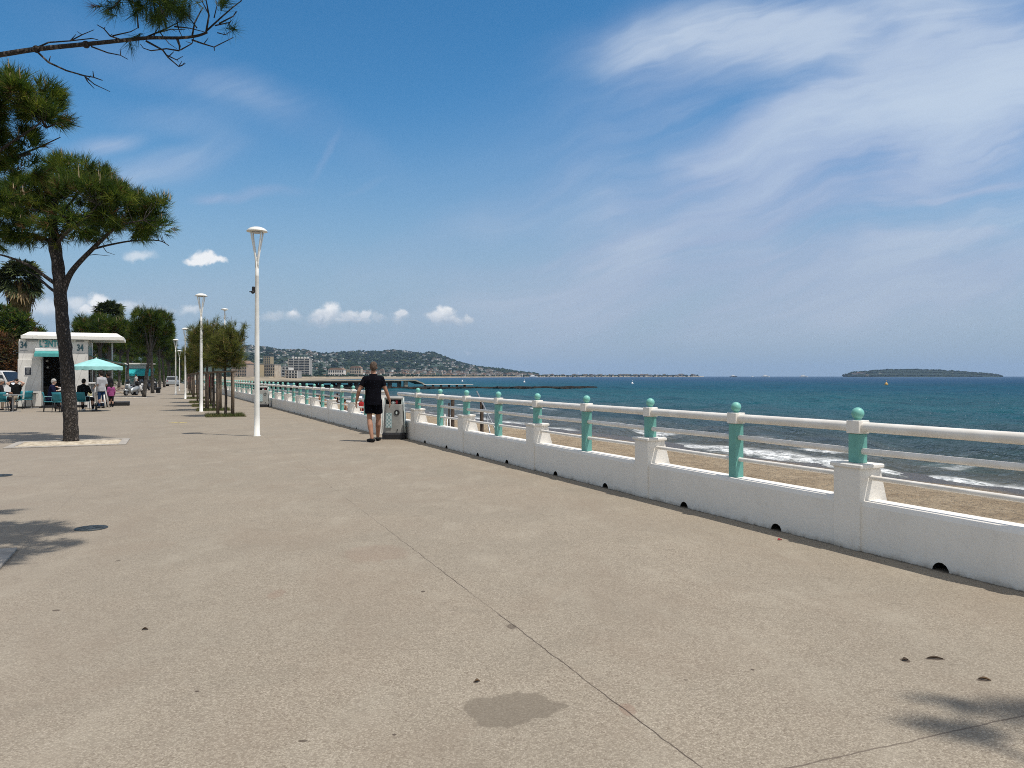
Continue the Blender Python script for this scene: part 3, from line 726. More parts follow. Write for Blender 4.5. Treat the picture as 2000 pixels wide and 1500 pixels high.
def bark_material():
    m = bpy.data.materials.new('pine_bark'); m.use_nodes = True; t = NT(m.node_tree); bs = t.n['Principled BSDF']
    tc = t.v('MULTIPLY', t.node('ShaderNodeTexCoord').outputs['Object'], (1, 1, .42))
    tc = t.v('ADD', tc, t.v('MULTIPLY', t.v('SUBTRACT', t.noise(tc, 9, 3).outputs['Color'], (.5, .5, .5)), (.20, .20, .12)))
    vo = t.node('ShaderNodeTexVoronoi', {'Vector': tc, 'Scale': 22.0}, feature='DISTANCE_TO_EDGE')
    vc = t.node('ShaderNodeTexVoronoi', {'Vector': tc, 'Scale': 22.0})
    n = t.noise(tc, 30, 4).outputs[0]
    plate = t.ss(vo.outputs['Distance'], .0, .26)
    col = t.mix(t.xyz(vc.outputs['Color'])[0], (.115, .095, .082, 1), (.06, .048, .041, 1))
    col = t.mix(t.ss(n, .5, .72, 0, .6), col, (.19, .17, .15, 1)); col = t.mix(plate, (.022, .017, .014, 1), col)
    t.put(bs.inputs['Base Color'], col); bs.inputs['Roughness'].default_value = .9
    bp = t.node('ShaderNodeBump', {'Strength': 1.0, 'Distance': .05, 'Height': t.m('ADD', plate, t.m('MULTIPLY', n, .3))}); t.l.new(bp.outputs[0], bs.inputs['Normal'])
    return m
M_BARK = bark_material(); M_BARKF = mat('grey_pine_bark', (.105, .095, .085), .9, (.05, .045, .04), 9)
def smooth_path(pts, k=4):
    pts = [Vector(p) for p in pts]; out = []
    for i in range(len(pts) - 1):
        p0, p1, p2, p3 = pts[max(i - 1, 0)], pts[i], pts[i + 1], pts[min(i + 2, len(pts) - 1)]
        for j in range(k):
            t = j / k
            out.append(.5 * ((2 * p1) + (p2 - p0) * t + (2 * p0 - 5 * p1 + 4 * p2 - p3) * t * t + (3 * p1 - p0 - 3 * p2 + p3) * t ** 3))
    return out + [pts[-1]]
def limb(mb, pts, r0, r1, n=8, k=4):
    p = smooth_path(pts, k); m = len(p)
    mb.tube(p, [r0 + (r1 - r0) * (i / (m - 1)) for i in range(m)], n)
def twigs(mb, P, starts, cnt, r_, rad=.008):
    """thin branches from limb points to some tuft positions"""
    S = np.array([tuple(s) for s in starts])
    for i in r_.choice(len(P), size=min(cnt, len(P)), replace=False):
        q = P[i]; j = np.argmin(np.linalg.norm(S - q, axis=1)); a = S[j]
        mid = (a + q) / 2 + r_.normal(size=3) * .06 * np.linalg.norm(q - a) + np.array([0, 0, -.05 * np.linalg.norm(q - a)])
        mb.tube([a, mid, q], [rad * 1.7, rad, rad * .5], 4)

# ------------------------------------------------------------------ the big pine by the kiosk
def pine_b():
    D0 = 2325 / 127.0; base = G(139, 862); sc = D0 / F
    def q(px, py, dy=0.0):
        d = D0 + dy; v = PX(px, py, d); return v - base
    root = thing('pine_tree', 'umbrella pine with a slanting dark trunk in front of the white kiosk', 'pine tree', base)
    mb = MB(); tr = smooth_path([q(139, 862), q(137, 800), q(131, 720), q(123, 640), q(117, 570), q(112, 510), q(106, 470), q(104, 430), q(110, 390)], 8); m = len(tr)
    rr = []
    for i in range(m):
        f = i / (m - 1); r0 = .162 - .040 * min(1, f * 1.15); r0 += .025 * max(0, 1 - f * 12) ** 2
        if f > .72: r0 *= 1 - (f - .72) * 1.9
        rr.append(r0)
    mb.tube(tr, rr, 18)
    me_pts = mb.v
    for i, p in enumerate(me_pts):     # knobbly bark outline
        mb.v[i] = tuple(Vector(p) + Vector((mnoise.noise(Vector(p) * 7), mnoise.noise(Vector(p) * 7 + Vector((9, 0, 0))), 0)) * .022)
    limbs = [([q(119, 585), q(132, 545), q(150, 518), q(185, 482), q(218, 450), q(250, 420, .3)], .085, .03), ([q(118, 560), q(95, 545, -.2), q(60, 520, -.4), q(10, 500, -.5), q(-40, 490, -.4)], .055, .012),
             ([q(117, 575), q(98, 563, .3), q(72, 540, .7), q(45, 525, .9)], .045, .01), ([q(110, 490), q(90, 468, .2), q(50, 455, .4), q(0, 458, .5), q(-50, 440, .4)], .05, .015),
             ([q(108, 480), q(130, 455, -.4), q(165, 430, -.8), q(190, 400, -.9)], .05, .015), ([q(105, 440), q(80, 400, .3), q(70, 360, .4)], .04, .015), ([q(110, 430), q(150, 380, .4), q(165, 350, .6)], .04, .015),
             ([q(180, 487), q(215, 478, .2), q(262, 470, .3), q(310, 470, .4), q(330, 480, .4)], .028, .008), ([q(205, 462), q(235, 440, -.4), q(280, 430, -.5)], .03, .01)]
    starts = list(tr[len(tr) // 2 + 8:])
    for pts, a, b in limbs: limb(mb, pts, a, b, 8, 5); starts += smooth_path(pts, 4)[3:]
    blobs = []
    for (px, py, rx, ry, dy, rd) in [(55, 425, 80, 58, 0, 1.0), (-35, 430, 75, 60, .2, .9), (145, 405, 85, 72, -.7, .9), (140, 385, 80, 60, .9, .9), (235, 415, 70, 60, 0, .9), (290, 430, 42, 45, .1, .6), (140, 338, 72, 36, .2, .8), (195, 345, 30, 25, .1, .4), (60, 375, 60, 50, .3, .8),
                                     (215, 385, 50, 30, -.4, .6), (265, 392, 35, 24, .3, .5), (220, 452, 70, 35, .4, .6), (312, 470, 20, 18, .2, .3), (328, 490, 9, 9, .2, .12), (315, 410, 20, 26, .1, .3), (20, 390, 40, 45, -.6, .6), (115, 455, 60, 28, -.5, .6), (-20, 375, 60, 40, .2, .7), (225, 372, 10, 16, 0, .15)]:
        c = q(px, py, dy); blobs.append((c.x, c.y, c.z, rx * sc, rd, ry * sc))
    P, A = clump_points(blobs, 150, 26, .28, 3, gap=.2)
    r_ = np.random.default_rng(5); twigs(mb, P, starts, 260, r_, .007)
    # bare hanging twigs under the crown
    for (a, b, c) in [((165, 500), (185, 497), (215, 500)), ((60, 455), (45, 470), (20, 465)), ((95, 470), (80, 485), (62, 482)), ((30, 505), (12, 512), (-10, 508)), ((60, 520), (40, 508), (15, 520)), ((200, 480), (208, 492), (225, 498)), ((40, 457), (28, 447), (10, 470))]:
        mb.tube([q(*a), q(*b), q(*c)], [.012, .008, .004], 5)
    mb.build('trunk', M_BARK, root)
    link('crown', needle_mesh(P, A, 15, .24, .013, .55, [.35, .43, .16, .06], candles=.16), M_NEED, root)
    # sparse drooping needles on the left under-branches
    return root
pine_b()

# ------------------------------------------------------------------ the pine standing just outside the left edge
def pine_a():
    base = Vector((-6.4, 7.6, 0)); root = thing('pine_tree', 'pine beyond the left edge whose long half-bare branch crosses the top left corner', 'pine tree', base)
    Db = 6.3; s4 = .25
    def q(px, py, d=Db): return PX(px, py, d) - base
    mb = MB()
    tr = smooth_path([(0, 0, 0), (.08, .0, 1.5), (.0, .1, 3.0), (-.1, .2, 4.2), (-.1, .25, 5.6)], 5)
    mb.tube(tr, [.24 - .13 * i / (len(tr) - 1) for i in range(len(tr))], 14)
    br = smooth_path([(-.02, .1, 3.3), q(-420, 190, 6.9), q(-200, 140, 6.6), q(0, 107), q(72, 96), q(170, 86), q(240, 79), q(290, 74), q(350, 74), q(385, 70), q(405, 63)], 4); m = len(br)
    rr = [.075 * (1 - i / (m - 1)) ** .8 + .008 for i in range(m)]
    for i in range(m):
        if i >= 12: rr[i] = .0215 - .0125 * (i - 12) / (m - 13)
        else: rr[i] = .055 - .033 * i / 12
    mb.tube(br, rr, 10)
    mb0 = MB()
    for (px, py) in ((71, 96), (168, 87)): mb.sphere(q(px, py), .03, 8, 6)
    T = [(.009, [(72, 100), (95, 122), (130, 138), (165, 148), (183, 151), (200, 157)]), (.006, [(165, 148), (170, 158), (184, 173)]), (.006, [(168, 151), (185, 165), (215, 179)]),
         (.008, [(75, 92), (95, 83), (137, 80), (180, 75), (192, 78)]), (.006, [(137, 80), (160, 68), (184, 58)]), (.007, [(178, 91), (210, 103), (235, 108), (250, 116)]),
         (.008, [(240, 79), (215, 70), (203, 56), (189, 48)]), (.006, [(220, 70), (255, 62), (270, 54)]), (.008, [(285, 73), (325, 56), (352, 42)]), (.009, [(285, 80), (318, 98), (328, 112), (349, 130), (362, 124)]),
         (.006, [(326, 108), (345, 117), (357, 110)]), (.005, [(349, 130), (356, 128), (360, 122)]), (.012, [(346, 76), (351, 90), (350, 99)]), (.007, [(350, 99), (325, 95), (295, 99), (280, 94), (274, 86)]), (.008, [(375, 72), (380, 45), (392, 22), (397, 14)]),
         (.009, [(402, 65), (408, 30), (404, 8), (400, -10)]), (.008, [(404, 60), (430, 36), (455, 14), (471, 2), (474, -8)]), (.007, [(428, 46), (455, 32), (463, 22)]), (.008, [(375, 78), (398, 86), (418, 92), (456, 73)]), (.007, [(340, 52), (370, 55), (402, 63)]),
         (.006, [(420, 50), (448, 44), (452, 40)]), (.006, [(408, 28), (396, 5), (394, -8)]), (.006, [(385, 55), (370, 35), (372, 10)]), (.006, [(352, 98), (375, 85), (380, 70)]), (.005, [(310, 60), (330, 85), (345, 95)]), (.006, [(345, 40), (350, 60), (356, 72)]), (.005, [(418, 35), (424, 10), (420, -6)]),
         (.006, [(300, 66), (335, 57), (362, 58)]), (.006, [(298, 76), (305, 60), (318, 40)]), (.007, [(270, 55), (268, 30), (262, 8), (255, -12)]), (.008, [(325, 55), (318, 30), (310, 0), (300, -25)]), (.007, [(205, 22), (222, 14), (235, 0), (250, -20)]), (.005, [(425, 64), (440, 68), (452, 60)])]
    for r, pts in T:
        dj = random.uniform(-.18, .18); n = len(pts)
        mb.tube([q(x, y, Db + dj * (i / n)) for i, (x, y) in enumerate(pts)], [r * (1 - .6 * i / (n - 1)) for i in range(n)], 5)
        for (x, y) in pts[1:-1]:
            if random.random() < .45: mb.tube([q(x, y, Db), q(x + random.uniform(-12, 12), y + random.uniform(-14, 10), Db + .05)], [r * .6, r * .3], 4)
    # limb to the crown lobe seen below
    for pts, a, b in [([(-.05, .15, 3.9), (-.3, 1.2, 4.3), (-.5, 2.6, 4.5), PX(-60, 320, 11) - base, PX(60, 300, 11) - base], .07, .02), ([PX(-40, 320, 11) - base, PX(20, 280, 10.8) - base, PX(80, 240, 10.8) - base], .03, .01), ([PX(20, 310, 11) - base, PX(70, 290, 11.2) - base, PX(118, 268, 11.2) - base], .02, .006),
                      ([(-.1, .2, 4.6), (.9, -.6, 5.3), (1.9, -1.0, 5.6)], .05, .02), ([(-.1, .22, 4.9), (.8, .1, 5.6), (1.9, -.2, 5.9)], .05, .02)]: limb(mb, pts, a, b, 7, 5)
    sc = 11 / F; blobs = []
    for (px, py, rx, ry, d, rd) in [(30, 205, 82, 66, 11, .6), (-60, 220, 90, 90, 11, .7), (85, 225, 40, 40, 11, .35), (30, 285, 76, 42, 11.2, .4), (45, 325, 70, 30, 11.3, .4), (-20, 345, 60, 30, 11.3, .4), (-30, 300, 70, 40, 11.3, .4), (105, 260, 18, 22, 11.1, .2), (70, 180, 45, 30, 11.2, .3)]:
        c = PX(px, py, d) - base; blobs.append((c.x, c.y, c.z, rx * sc, rd, ry * sc))
    P, A = clump_points(blobs, 62, 24, .19, 8, gscale=2.2)
    tt = SD / SD.z
    B2 = [tuple(G(px, py) + tt * h - base) + (rx, ry, .25) for (px, py, rx, ry, h) in ((20, 1040, .55, .40, 5.5), (-40, 1050, .6, .5, 5.6), (60, 1025, .4, .22, 5.4), (25, 1080, .35, .25, 5.3), (95, 1035, .3, .14, 5.3), (-70, 1100, .5, .5, 5.5), (-40, 1000, .5, .4, 5.7), (110, 1062, .2, .1, 5.3))]
    P4, A4 = crown_points(B2, 620, 19, gap=.05, shell=.25)
    P2, A2 = crown_points([(1.5, -1.2, 5.75, .9, .8, .45), (2.6, -.9, 5.7, .7, .7, .35), (1.0, -.4, 5.9, 1.0, .8, .5), (3.2, -1.6, 5.9, .5, .5, .3), (0, -.6, 6.0, 1.1, 1.0, .6), (-.8, .6, 6.2, 1.2, 1.2, .6), (2.2, -2.0, 5.9, .7, .7, .35)], 620, 9, gap=.1, gscale=1.5, shell=.3)
    # needle brushes along the branch
    C = []
    for (px, py, ax, az, k, w) in [(205, 22, -1, -.5, 3, 8), (188, 12, -1, .1, 1, 3), (228, 12, -.5, -.7, 4, 10), (268, 22, -.2, -1, 5, 10), (300, 28, -.2, -1, 7, 16), (320, 22, 0, -.8, 10, 20), (345, 20, .3, -.8, 8, 16), (335, 2, 0, .2, 12, 28), (290, -5, 0, .2, 8, 20), (310, 35, 0, -1, 5, 14), (360, 25, .5, -.3, 4, 10), (430, 8, .3, .8, 2, 8), (455, 55, .8, 0, 2, 5), (258, 90, .2, -1, 1, 4), (265, 75, -.6, -.4, 1, 3), (262, 2, -.3, -.6, 5, 12), (436, 2, 0, .5, 3, 8), (360, 5, .2, -.5, 5, 14)]:
        for _ in range(k):
            v = q(px + rng.normal() * w * .7, py + rng.normal() * w * .5, Db + rng.normal() * .1)
            a = np.array([ax, rng.normal() * .4, az]) + rng.normal(size=3) * .35; C.append((np.array(v), a / np.linalg.norm(a)))
    P3 = np.array([c[0] for c in C]); A3 = np.array([c[1] for c in C])
    twigs(mb, P, [PX(x, y, 11) - base for x, y in ((-20, 300), (30, 290), (60, 260), (90, 250), (0, 230), (50, 220))], 110, np.random.default_rng(4), .006)
    twigs(mb, P2, [(1.0, -.6, 5.4), (1.9, -1.0, 5.6), (1.9, -.2, 5.8), (.3, 0, 5.6), (-.1, .2, 5.4)], 60, np.random.default_rng(6), .006)
    mb.build('trunk', M_BARK, root)
    link('crown', needle_mesh(P, A, 22, .19, .010, .5, [.34, .42, .16, .08], candles=.18), M_NEED, root)
    link('crown', needle_mesh(P2, A2, 22, .20, .012, .5, [.36, .40, .14, .10]), M_NEED, root)
    link('crown', needle_mesh(P4, A4, 20, .20, .012, .55, [.36, .40, .14, .10]), M_NEED, root)
    for q_ in B2: limb(mb0, [(-.1, .2, 5.0), (q_[0] * .5, q_[1] * .5, 5.6), q_[:3]], .04, .01, 5)
    mb0.build('limb', M_BARK, root)
    link('needle_brush', needle_mesh(P3, A3, 46, .135, .0035, .62, [.62, .26, .06, .06]), M_NEED, root)
    return root
pine_a()
# the pine whose crown shades the bottom right corner: it stands behind the camera on the right
def pine_c():
    base = Vector((7.2, -1.6, 0)); root = thing('pine_tree', 'tall pine beyond the right edge of the photo, known by its shadow bottom right', 'pine tree', base)
    mb = MB(); limb(mb, [(0, 0, 0), (.1, .2, 4.2), (.1, .5, 7.0), (-.1, .8, 10.2)], .22, .08, 10)
    t = SD / SD.z; blobs = []; ends = []
    for (px, py, rx, ry, h) in [(1880, 1372, .20, .06, 11.2), (1850, 1418, .15, .07, 11.0), (1950, 1385, .22, .08, 11.4), (1900, 1436, .20, .04, 11.1), (2040, 1400, .2, .12, 11.5), (2110, 1400, .3, .2, 11.6)]:
        g = G(px, py); c = g + t * h - base; blobs.append((c.x, c.y, c.z, rx, ry, .10)); ends.append(c)
    for e in ends: limb(mb, [(0, .75, 9.6), (e.x / 2, (e.y + .8) / 2, (e.z + 10) / 2 + .2), e], .04, .01, 6)
    P, A = crown_points([(a_, b_, c_, d_ * 1.15, e_ * 1.3, f_ * 2) for a_, b_, c_, d_, e_, f_ in blobs], 105, 12, shell=.1, up=.3)
    mb.build('trunk', M_BARK, root)
    link('crown', needle_mesh(P, A, 22, .16, .011, .6, [.36, .40, .14, .10]), M_NEED, root)
pine_c()
# ------------------------------------------------------------------ tree pits, covers, painted mark
M_KERB = mat('pale_stone_kerb', (.40, .37, .33), .8, (.31, .285, .255), 8, bump=.2)
M_GRAV = mat('pale_pit_gravel', (.58, .51, .40), .95, (.36, .30, .22), 9, bump=.6, bscale=40)
ROW = math.atan2(.905, -.40) - PI / 2      # heading of the promenade rows
def pit(label, corner, wx, wy, gravel=True):
    """corner: the nearest-right corner of the frame; rows run along the promenade"""
    root = thing('tree_pit', label, 'tree pit', corner, ROW)
    k = .16
    for nm, c, d in (('kerb', (-wx / 2, k / 2, .012), (wx, k, .024)), ('kerb', (-wx / 2, wy - k / 2, .012), (wx, k, .024)), ('kerb', (-k / 2, wy / 2, .012), (k, wy - 2 * k - .004, .024)), ('kerb', (-wx + k / 2, wy / 2, .012), (k, wy - 2 * k - .004, .024))):
        MB().bbox(c, d, .004).build(nm, M_KERB, root)
    mb = MB(); n = 14
    def z(i, j): return .006 + .03 * max(0, mnoise.noise((i * .5, j * .5, 2))) + .012 * math.sin(PI * i / n) * math.sin(PI * j / n)
    g = [[mb.addv([(-k - (wx - 2 * k) * i / n, k + (wy - 2 * k) * j / n, z(i, j))]) for j in range(n + 1)] for i in range(n + 1)]
    for i in range(n):
        for j in range(n): mb.face((g[i][j], g[i][j + 1], g[i + 1][j + 1], g[i + 1][j]), True)
    mb.build('gravel', M_GRAV if gravel else M_SAND, root)
    return root
pit('pale gravel tree pit with stone kerb round the slanting pine trunk', G(246, 869), 2.35, 1.75)
pit('pale tree pit round the dark pine with a thin grey trunk', G(287, 777.5), 2.2, 1.7); pit('pale tree pit round the second thin pine trunk', G(307, 769.6), 2.2, 1.7)
pit('stone kerbed tree pit cut off by the left edge of the photo', G(-92, 1215), 1.9, 2.2)
def small_pit(label, c, w=1.6): return pit(label, c, w, 1.3)
M_IRON = mat('cast_iron_cover', (.075, .085, .09), .5, (.05, .058, .06), 20, metal=.5, bump=.4, bscale=40)
def cover(label, p, r, name='manhole_cover'):
    root = thing(name, label, 'manhole cover', p)
    mb = MB(); mb.lathe([(r, 0.001), (r, .006), (r * .93, .0065), (r * .92, .004)], n=32); mb.build('rim', M_IRON, root)
    mb = MB(); mb.lathe([(r * .9, .002), (r * .9, .0075), (r * .5, .0075)], n=32)
    for a in range(8):
        t = a * PI / 4; mb.box((r * .55 * math.cos(t), r * .55 * math.sin(t), .009), (r * .5, .015, .004), t)
    mb.build('lid', M_IRON, root); return root
cover('round iron manhole cover set in the paving near the left shadow', G(178, 1032), .155)
cover('dark iron cover cut off by the left edge of the paving', G(-3, 929.5), .19)
m_y = mat('yellow_road_paint', (.62, .50, .13), .8, (.40, .34, .22), 14, amt=.9, lo=.42, hi=.56)
mb = MB(); c = G(345, 826)
for (dx, dy, w, d, rz) in ((-.17, .05, .22, .10, .3), (.02, -.04, .20, .10, -.4), (.2, .06, .22, .13, .2), (.22, -.08, .16, .06, 0), (-.05, .12, .3, .05, 0)): mb.box((dx, dy, .004 + .0006 * len(mb.v) / 8), (w, d, .003), rz)
o = mb.build('painted_mark', m_y); o.location = c; setp(o, 'worn yellow paint marks on the paving in front of the lamps', 'paint mark')

# ------------------------------------------------------------------ young tamarisk trees with their stakes
M_TAM = [mat('tamarisk_olive', (.150, .158, .040), .8, (.105, .118, .032), 3), mat('tamarisk_dark', (.080, .092, .028), .8, (.03, .038, .015), 3), mat('tamarisk_green', (.165, .172, .045), .8), mat('tamarisk_rust', (.23, .17, .07), .8), mat('tamarisk_bud', (.2, .14, .09), .7)]
for _m in M_TAM[:3]: leafmat(_m, .45, 1.5)
M_STAKE = mat('grey_timber', (.215, .165, .12), .85, (.13, .10, .075), 10, bump=.3, stretch=(4, 4, .5))
M_TRUNK = mat('dark_bark', (.045, .036, .03), .9, (.08, .065, .055), 14, bump=.6)
M_GRASS = [mat('grass_blade', (.085, .115, .03), .7, (.06, .085, .025), 3), mat('grass_dry', (.20, .17, .08), .8)]
def tamarisk(seed, R0=1.02, H=4.05):
    root = thing('tamarisk_tree', 'tamarisk', 'tree')
    r_ = np.random.default_rng(seed); mb = MB()
    limb(mb, [(0, 0, 0), (.03, .02, .8), (-.02, .0, 1.6), (.02, 0, 2.2)], .055, .04, 8)
    blobs = []; starts = [(.02, 0, 2.2), (0, 0, 1.9)]
    for i in range(9):
        a = i * 2.4 + seed; rr = R0 * (.30 + .32 * r_.random()); z = 2.15 + 1.1 * r_.random()
        blobs.append((rr * math.cos(a) - .08, rr * math.sin(a), z, R0 * .40, R0 * .40, .42))
        p = (rr * math.cos(a), rr * math.sin(a), z); limb(mb, [(.02, 0, 2.0), (p[0] * .5, p[1] * .5, z - .25), p], .025, .008, 5); starts.append(p)
    blobs += [(0, 0, 2.6, R0 * .62, R0 * .62, .75), (.1, 0, 3.15, R0 * .4, R0 * .4, .5)]
    P, A = crown_points(blobs, 1500, seed, gap=.30, gscale=2.2, shell=.25, up=.8)
    # upright wispy shoots above the crown
    Q = []; QA = []
    for i in range(13):
        a = r_.random() * 6.28; rr = R0 * .75 * math.sqrt(r_.random()); p0 = np.array([rr * math.cos(a), rr * math.sin(a), 2.9]); h = (H - 2.9) * (.5 + .5 * r_.random()) * (1.1 - .5 * rr / R0)
        d = np.array([.16 * math.cos(a), .16 * math.sin(a), 1.0]); mb.tube([p0, p0 + d * h * .5, p0 + d * h], [.012, .008, .004], 4)
        for k in range(10):
            f = .2 + .8 * r_.random(); Q.append(p0 + d * h * f + r_.normal(size=3) * .05); v = np.array([r_.normal() * .5, r_.normal() * .5, 1.0]); QA.append(v / np.linalg.norm(v))
    P = np.concatenate([P, np.array(Q)]); A = np.concatenate([A, np.array(QA)])
    twigs(mb, P, starts, 110, r_, .006)
    mb.build('trunk', M_TRUNK, root)
    link('crown', needle_mesh(P, A, 14, .24, .014, .75, [.40, .24, .24, .12]), M_TAM, root)
    return root
def stakes():
    root = thing('tree_stakes', 'stakes', 'tree stakes')
    for (x, y) in ((-.27, -.25), (.27, -.25), (.27, .3), (-.27, .3)):
        mb = MB(); mb.tube([(x, y, 0), (x * 1.02, y, .9), (x, y, 1.70)], .048, 10); mb.build('post', M_STAKE, root)
    for y, z in ((-.25, 1.735), (.3, 1.74)): MB().bbox((0, y, z), (.86, .10, .055), .01).build('crossbar', M_STAKE, root)
    for x in (-.27, .27): MB().bbox((x, .025, 1.69), (.07, .45, .05), .01).build('crossbar', M_STAKE, root)
    return root
def pit_grass():
    N = 420; P = np.stack([rng.uniform(-.68, .68, N), rng.uniform(-.6, .6, N), np.zeros(N) + .02], 1); A = np.tile(np.array([0, 0, 1.0]), (N, 1)) + rng.normal(size=(N, 3)) * .25
    A /= np.linalg.norm(A, axis=1, keepdims=True)
    hs = needle_mesh(P, A, 12, .15, .010, .55, [.6, .2, .1, .1], 'grass'); hs.polygons.foreach_set('material_index', (np.array([p.material_index for p in hs.polygons]) % 2).astype(np.int32)); return hs
GR = pit_grass(); protoT = [tamarisk(3), tamarisk(5, 1.08, 4.2)]; protoS = stakes(); usedT = 0
M_SOIL = mat('pit_soil', (.10, .075, .05), .95, (.06, .07, .03), 6, bump=.5)
tpos = [(440, 813), (417, 801.5), (404, 793.5), (395.5, 786.5), (386, 778.5), (379, 771), (373, 764), (369, 758)]
first_labels = ['nearest staked tamarisk tree, right of the white lamp post', 'staked tamarisk tree directly behind the nearest one']
for i, (px, py) in enumerate(tpos):
    p = G(px, py); 
    t = protoT[i] if i < 2 else copy_tree(protoT[i % 2])
    t.location = p; t.rotation_euler = (0, 0, i * 1.3 if i else .4); sc = (.96, 1.08, 1.12, 1.1, 1.1, 1.05, 1, 1)[i]; t.scale = (sc, sc, sc)
    t['group'] = 'row of staked tamarisk trees'; t['label'] = first_labels[i] if i < 2 else 'tamarisk tree farther back in the staked row beside the sea wall'
    s = protoS if i == 0 else copy_tree(protoS); s.location = p; s.rotation_euler = (0, 0, ROW + .1 * (i % 3)); s['group'] = 'timber stakes of the tamarisk trees'
    s['label'] = 'four grey timber stakes with crossbars round the nearest tamarisk' if i == 0 else ('timber stakes and crossbars of the second tamarisk in the row' if i == 1 else 'timber stakes of a tamarisk farther back in the row')
    if i < 6:
        g = bpy.data.objects.new('grass', GR); COL.objects.link(g)
        if i == 0: [GR.materials.append(m) for m in M_GRASS]
        g.location = p; g.rotation_euler = (0, 0, ROW); setp(g, 'short weedy grass in the pit of a tamarisk tree', 'grass', None, 'stuff')
        mb = MB(); mb.bbox((0, 0, .006), (1.45, 1.35, .02), .005); so = mb.build('soil', M_SOIL); so.location = p; so.rotation_euler = (0, 0, ROW); setp(so, kind='structure')

# ------------------------------------------------------------------ background pines
def bg_pine(seed, trunk_h, cr, flat=.55, lean=0.0, n=2000, name='pine_tree', tint=None, ln=.30):
    root = thing(name, 'pine', 'pine tree'); r_ = np.random.default_rng(seed); mb = MB()
    limb(mb, [(0, 0, 0), (lean * .4, 0, trunk_h * .5), (lean, .05, trunk_h)], .17, .10, 9)
    blobs = []; starts = [(lean, .05, trunk_h)]
    for i in range(11):
        a = i * 2.4 + seed; rr = cr * .62 * math.sqrt((i + .6) / 11); z = trunk_h + cr * flat * (.55 + .7 * r_.random()) * (1.15 - .55 * rr / cr)
        blobs.append((lean + rr * math.cos(a), rr * math.sin(a), z, cr * .38, cr * .38, cr * flat * .55))
        limb(mb, [(lean, .05, trunk_h * (.8 + .2 * r_.random())), (lean + rr * .55 * math.cos(a), rr * .55 * math.sin(a), z - cr * .2), (lean + rr * math.cos(a), rr * math.sin(a), z)], .055, .02, 5)
    P, A = clump_points(blobs, n // 20, 20, cr * .20, seed, gscale=1.0)
    mb.build('trunk', M_BARKF, root)
    link('crown', needle_mesh(P, A, 13, ln, .022, .6, tint or [.48, .36, .08, .08], candles=.05), M_NEED, root)
    return root
GB = 'pines in the row along the promenade'
pv = [bg_pine(21, 2.7, 2.15, .68, .5), bg_pine(22, 3.4, 2.2, .55, -.15), bg_pine(23, 3.2, 1.9, .6, .25)]
first = [(281, 775.5, 'dark pine with a thin grey trunk between the kiosk and the white lamps', .95, 0), (298, 768.5, 'dark pine directly behind the one with the thin grey trunk', 1.02, 1)]
use = [0, 0, 0]
def put(v, p, label, sc, rz, zs=1.25, group=GB):
    t = pv[v] if not use[v] else copy_tree(pv[v]); use[v] = 1
    t.location = p; t.rotation_euler = (0, 0, rz); t.scale = (sc, sc, sc * zs); t['label'] = label; t['group'] = group
put(0, G(281, 775.5), first[0][2], .92, .3, 1.42); put(1, G(298, 768.5), first[1][2], 1.0, 1.2, 1.25)
put(2, Vector((-33.5, 62.5, 0)), 'broad bushy pine rising right behind the kiosk roof', 1.35, 2.0, 1.0)
k = 0
for (px, d, sc) in [(312, 92, 1.0), (321, 108, 1.05), (328, 126, 1.0), (333, 146, 1.05), (338, 168, 1.1), (341, 195, 1.1), (250, 84, 1.05), (232, 98, 1.1), (262, 112, 1.1), (215, 82, 1.0), (285, 130, 1.2), (240, 140, 1.3), (300, 165, 1.3), (268, 170, 1.4), (200, 120, 1.3), (318, 200, 1.4), (185, 100, 1.1), (352, 175, .95), (356, 215, 1.2)]:
    p = PX(px, 735, d); p.z = 0; k += 1
    put(k % 3, p, 'pine in the dark row receding behind the kiosk', sc, k * 1.7, 1.3)
# low dark hedge closing the view behind the trees
def hedge(name, label, cat, x0, y0, x1, y1, h, w, n, mats, probs, ln=.3, seed=1):
    L = math.hypot(x1 - x0, y1 - y0); r_ = np.random.default_rng(seed)
    blobs = []; m = max(3, int(L / 1.6))
    for i in range(m):
        f = (i + .5) / m; hh = h * (.75 + .35 * r_.random()); blobs.append(((x1 - x0) * f, (y1 - y0) * f, hh * .52, 1.3, w, hh * .5))
    P, A = crown_points(blobs, n, seed, gap=.05, shell=.45, up=.35)
    o = link(name, needle_mesh(P, A, 11, ln, .045, .8, probs, name), mats); o.location = (x0, y0, 0); setp(o, label, cat); return o
hedge('hedge', 'tall dark hedge behind the pines closing the end of the promenade', 'hedge', -60, 98, -80, 190, 6.2, 1.8, 7000, M_NEED, [.7, .26, .02, .02], .6)
hedge('hedge', 'dark hedge behind the small far kiosk', 'hedge', -47, 74, -58, 100, 4.6, 1.4, 3200, M_NEED, [.68, .26, .03, .03], .45, 4)
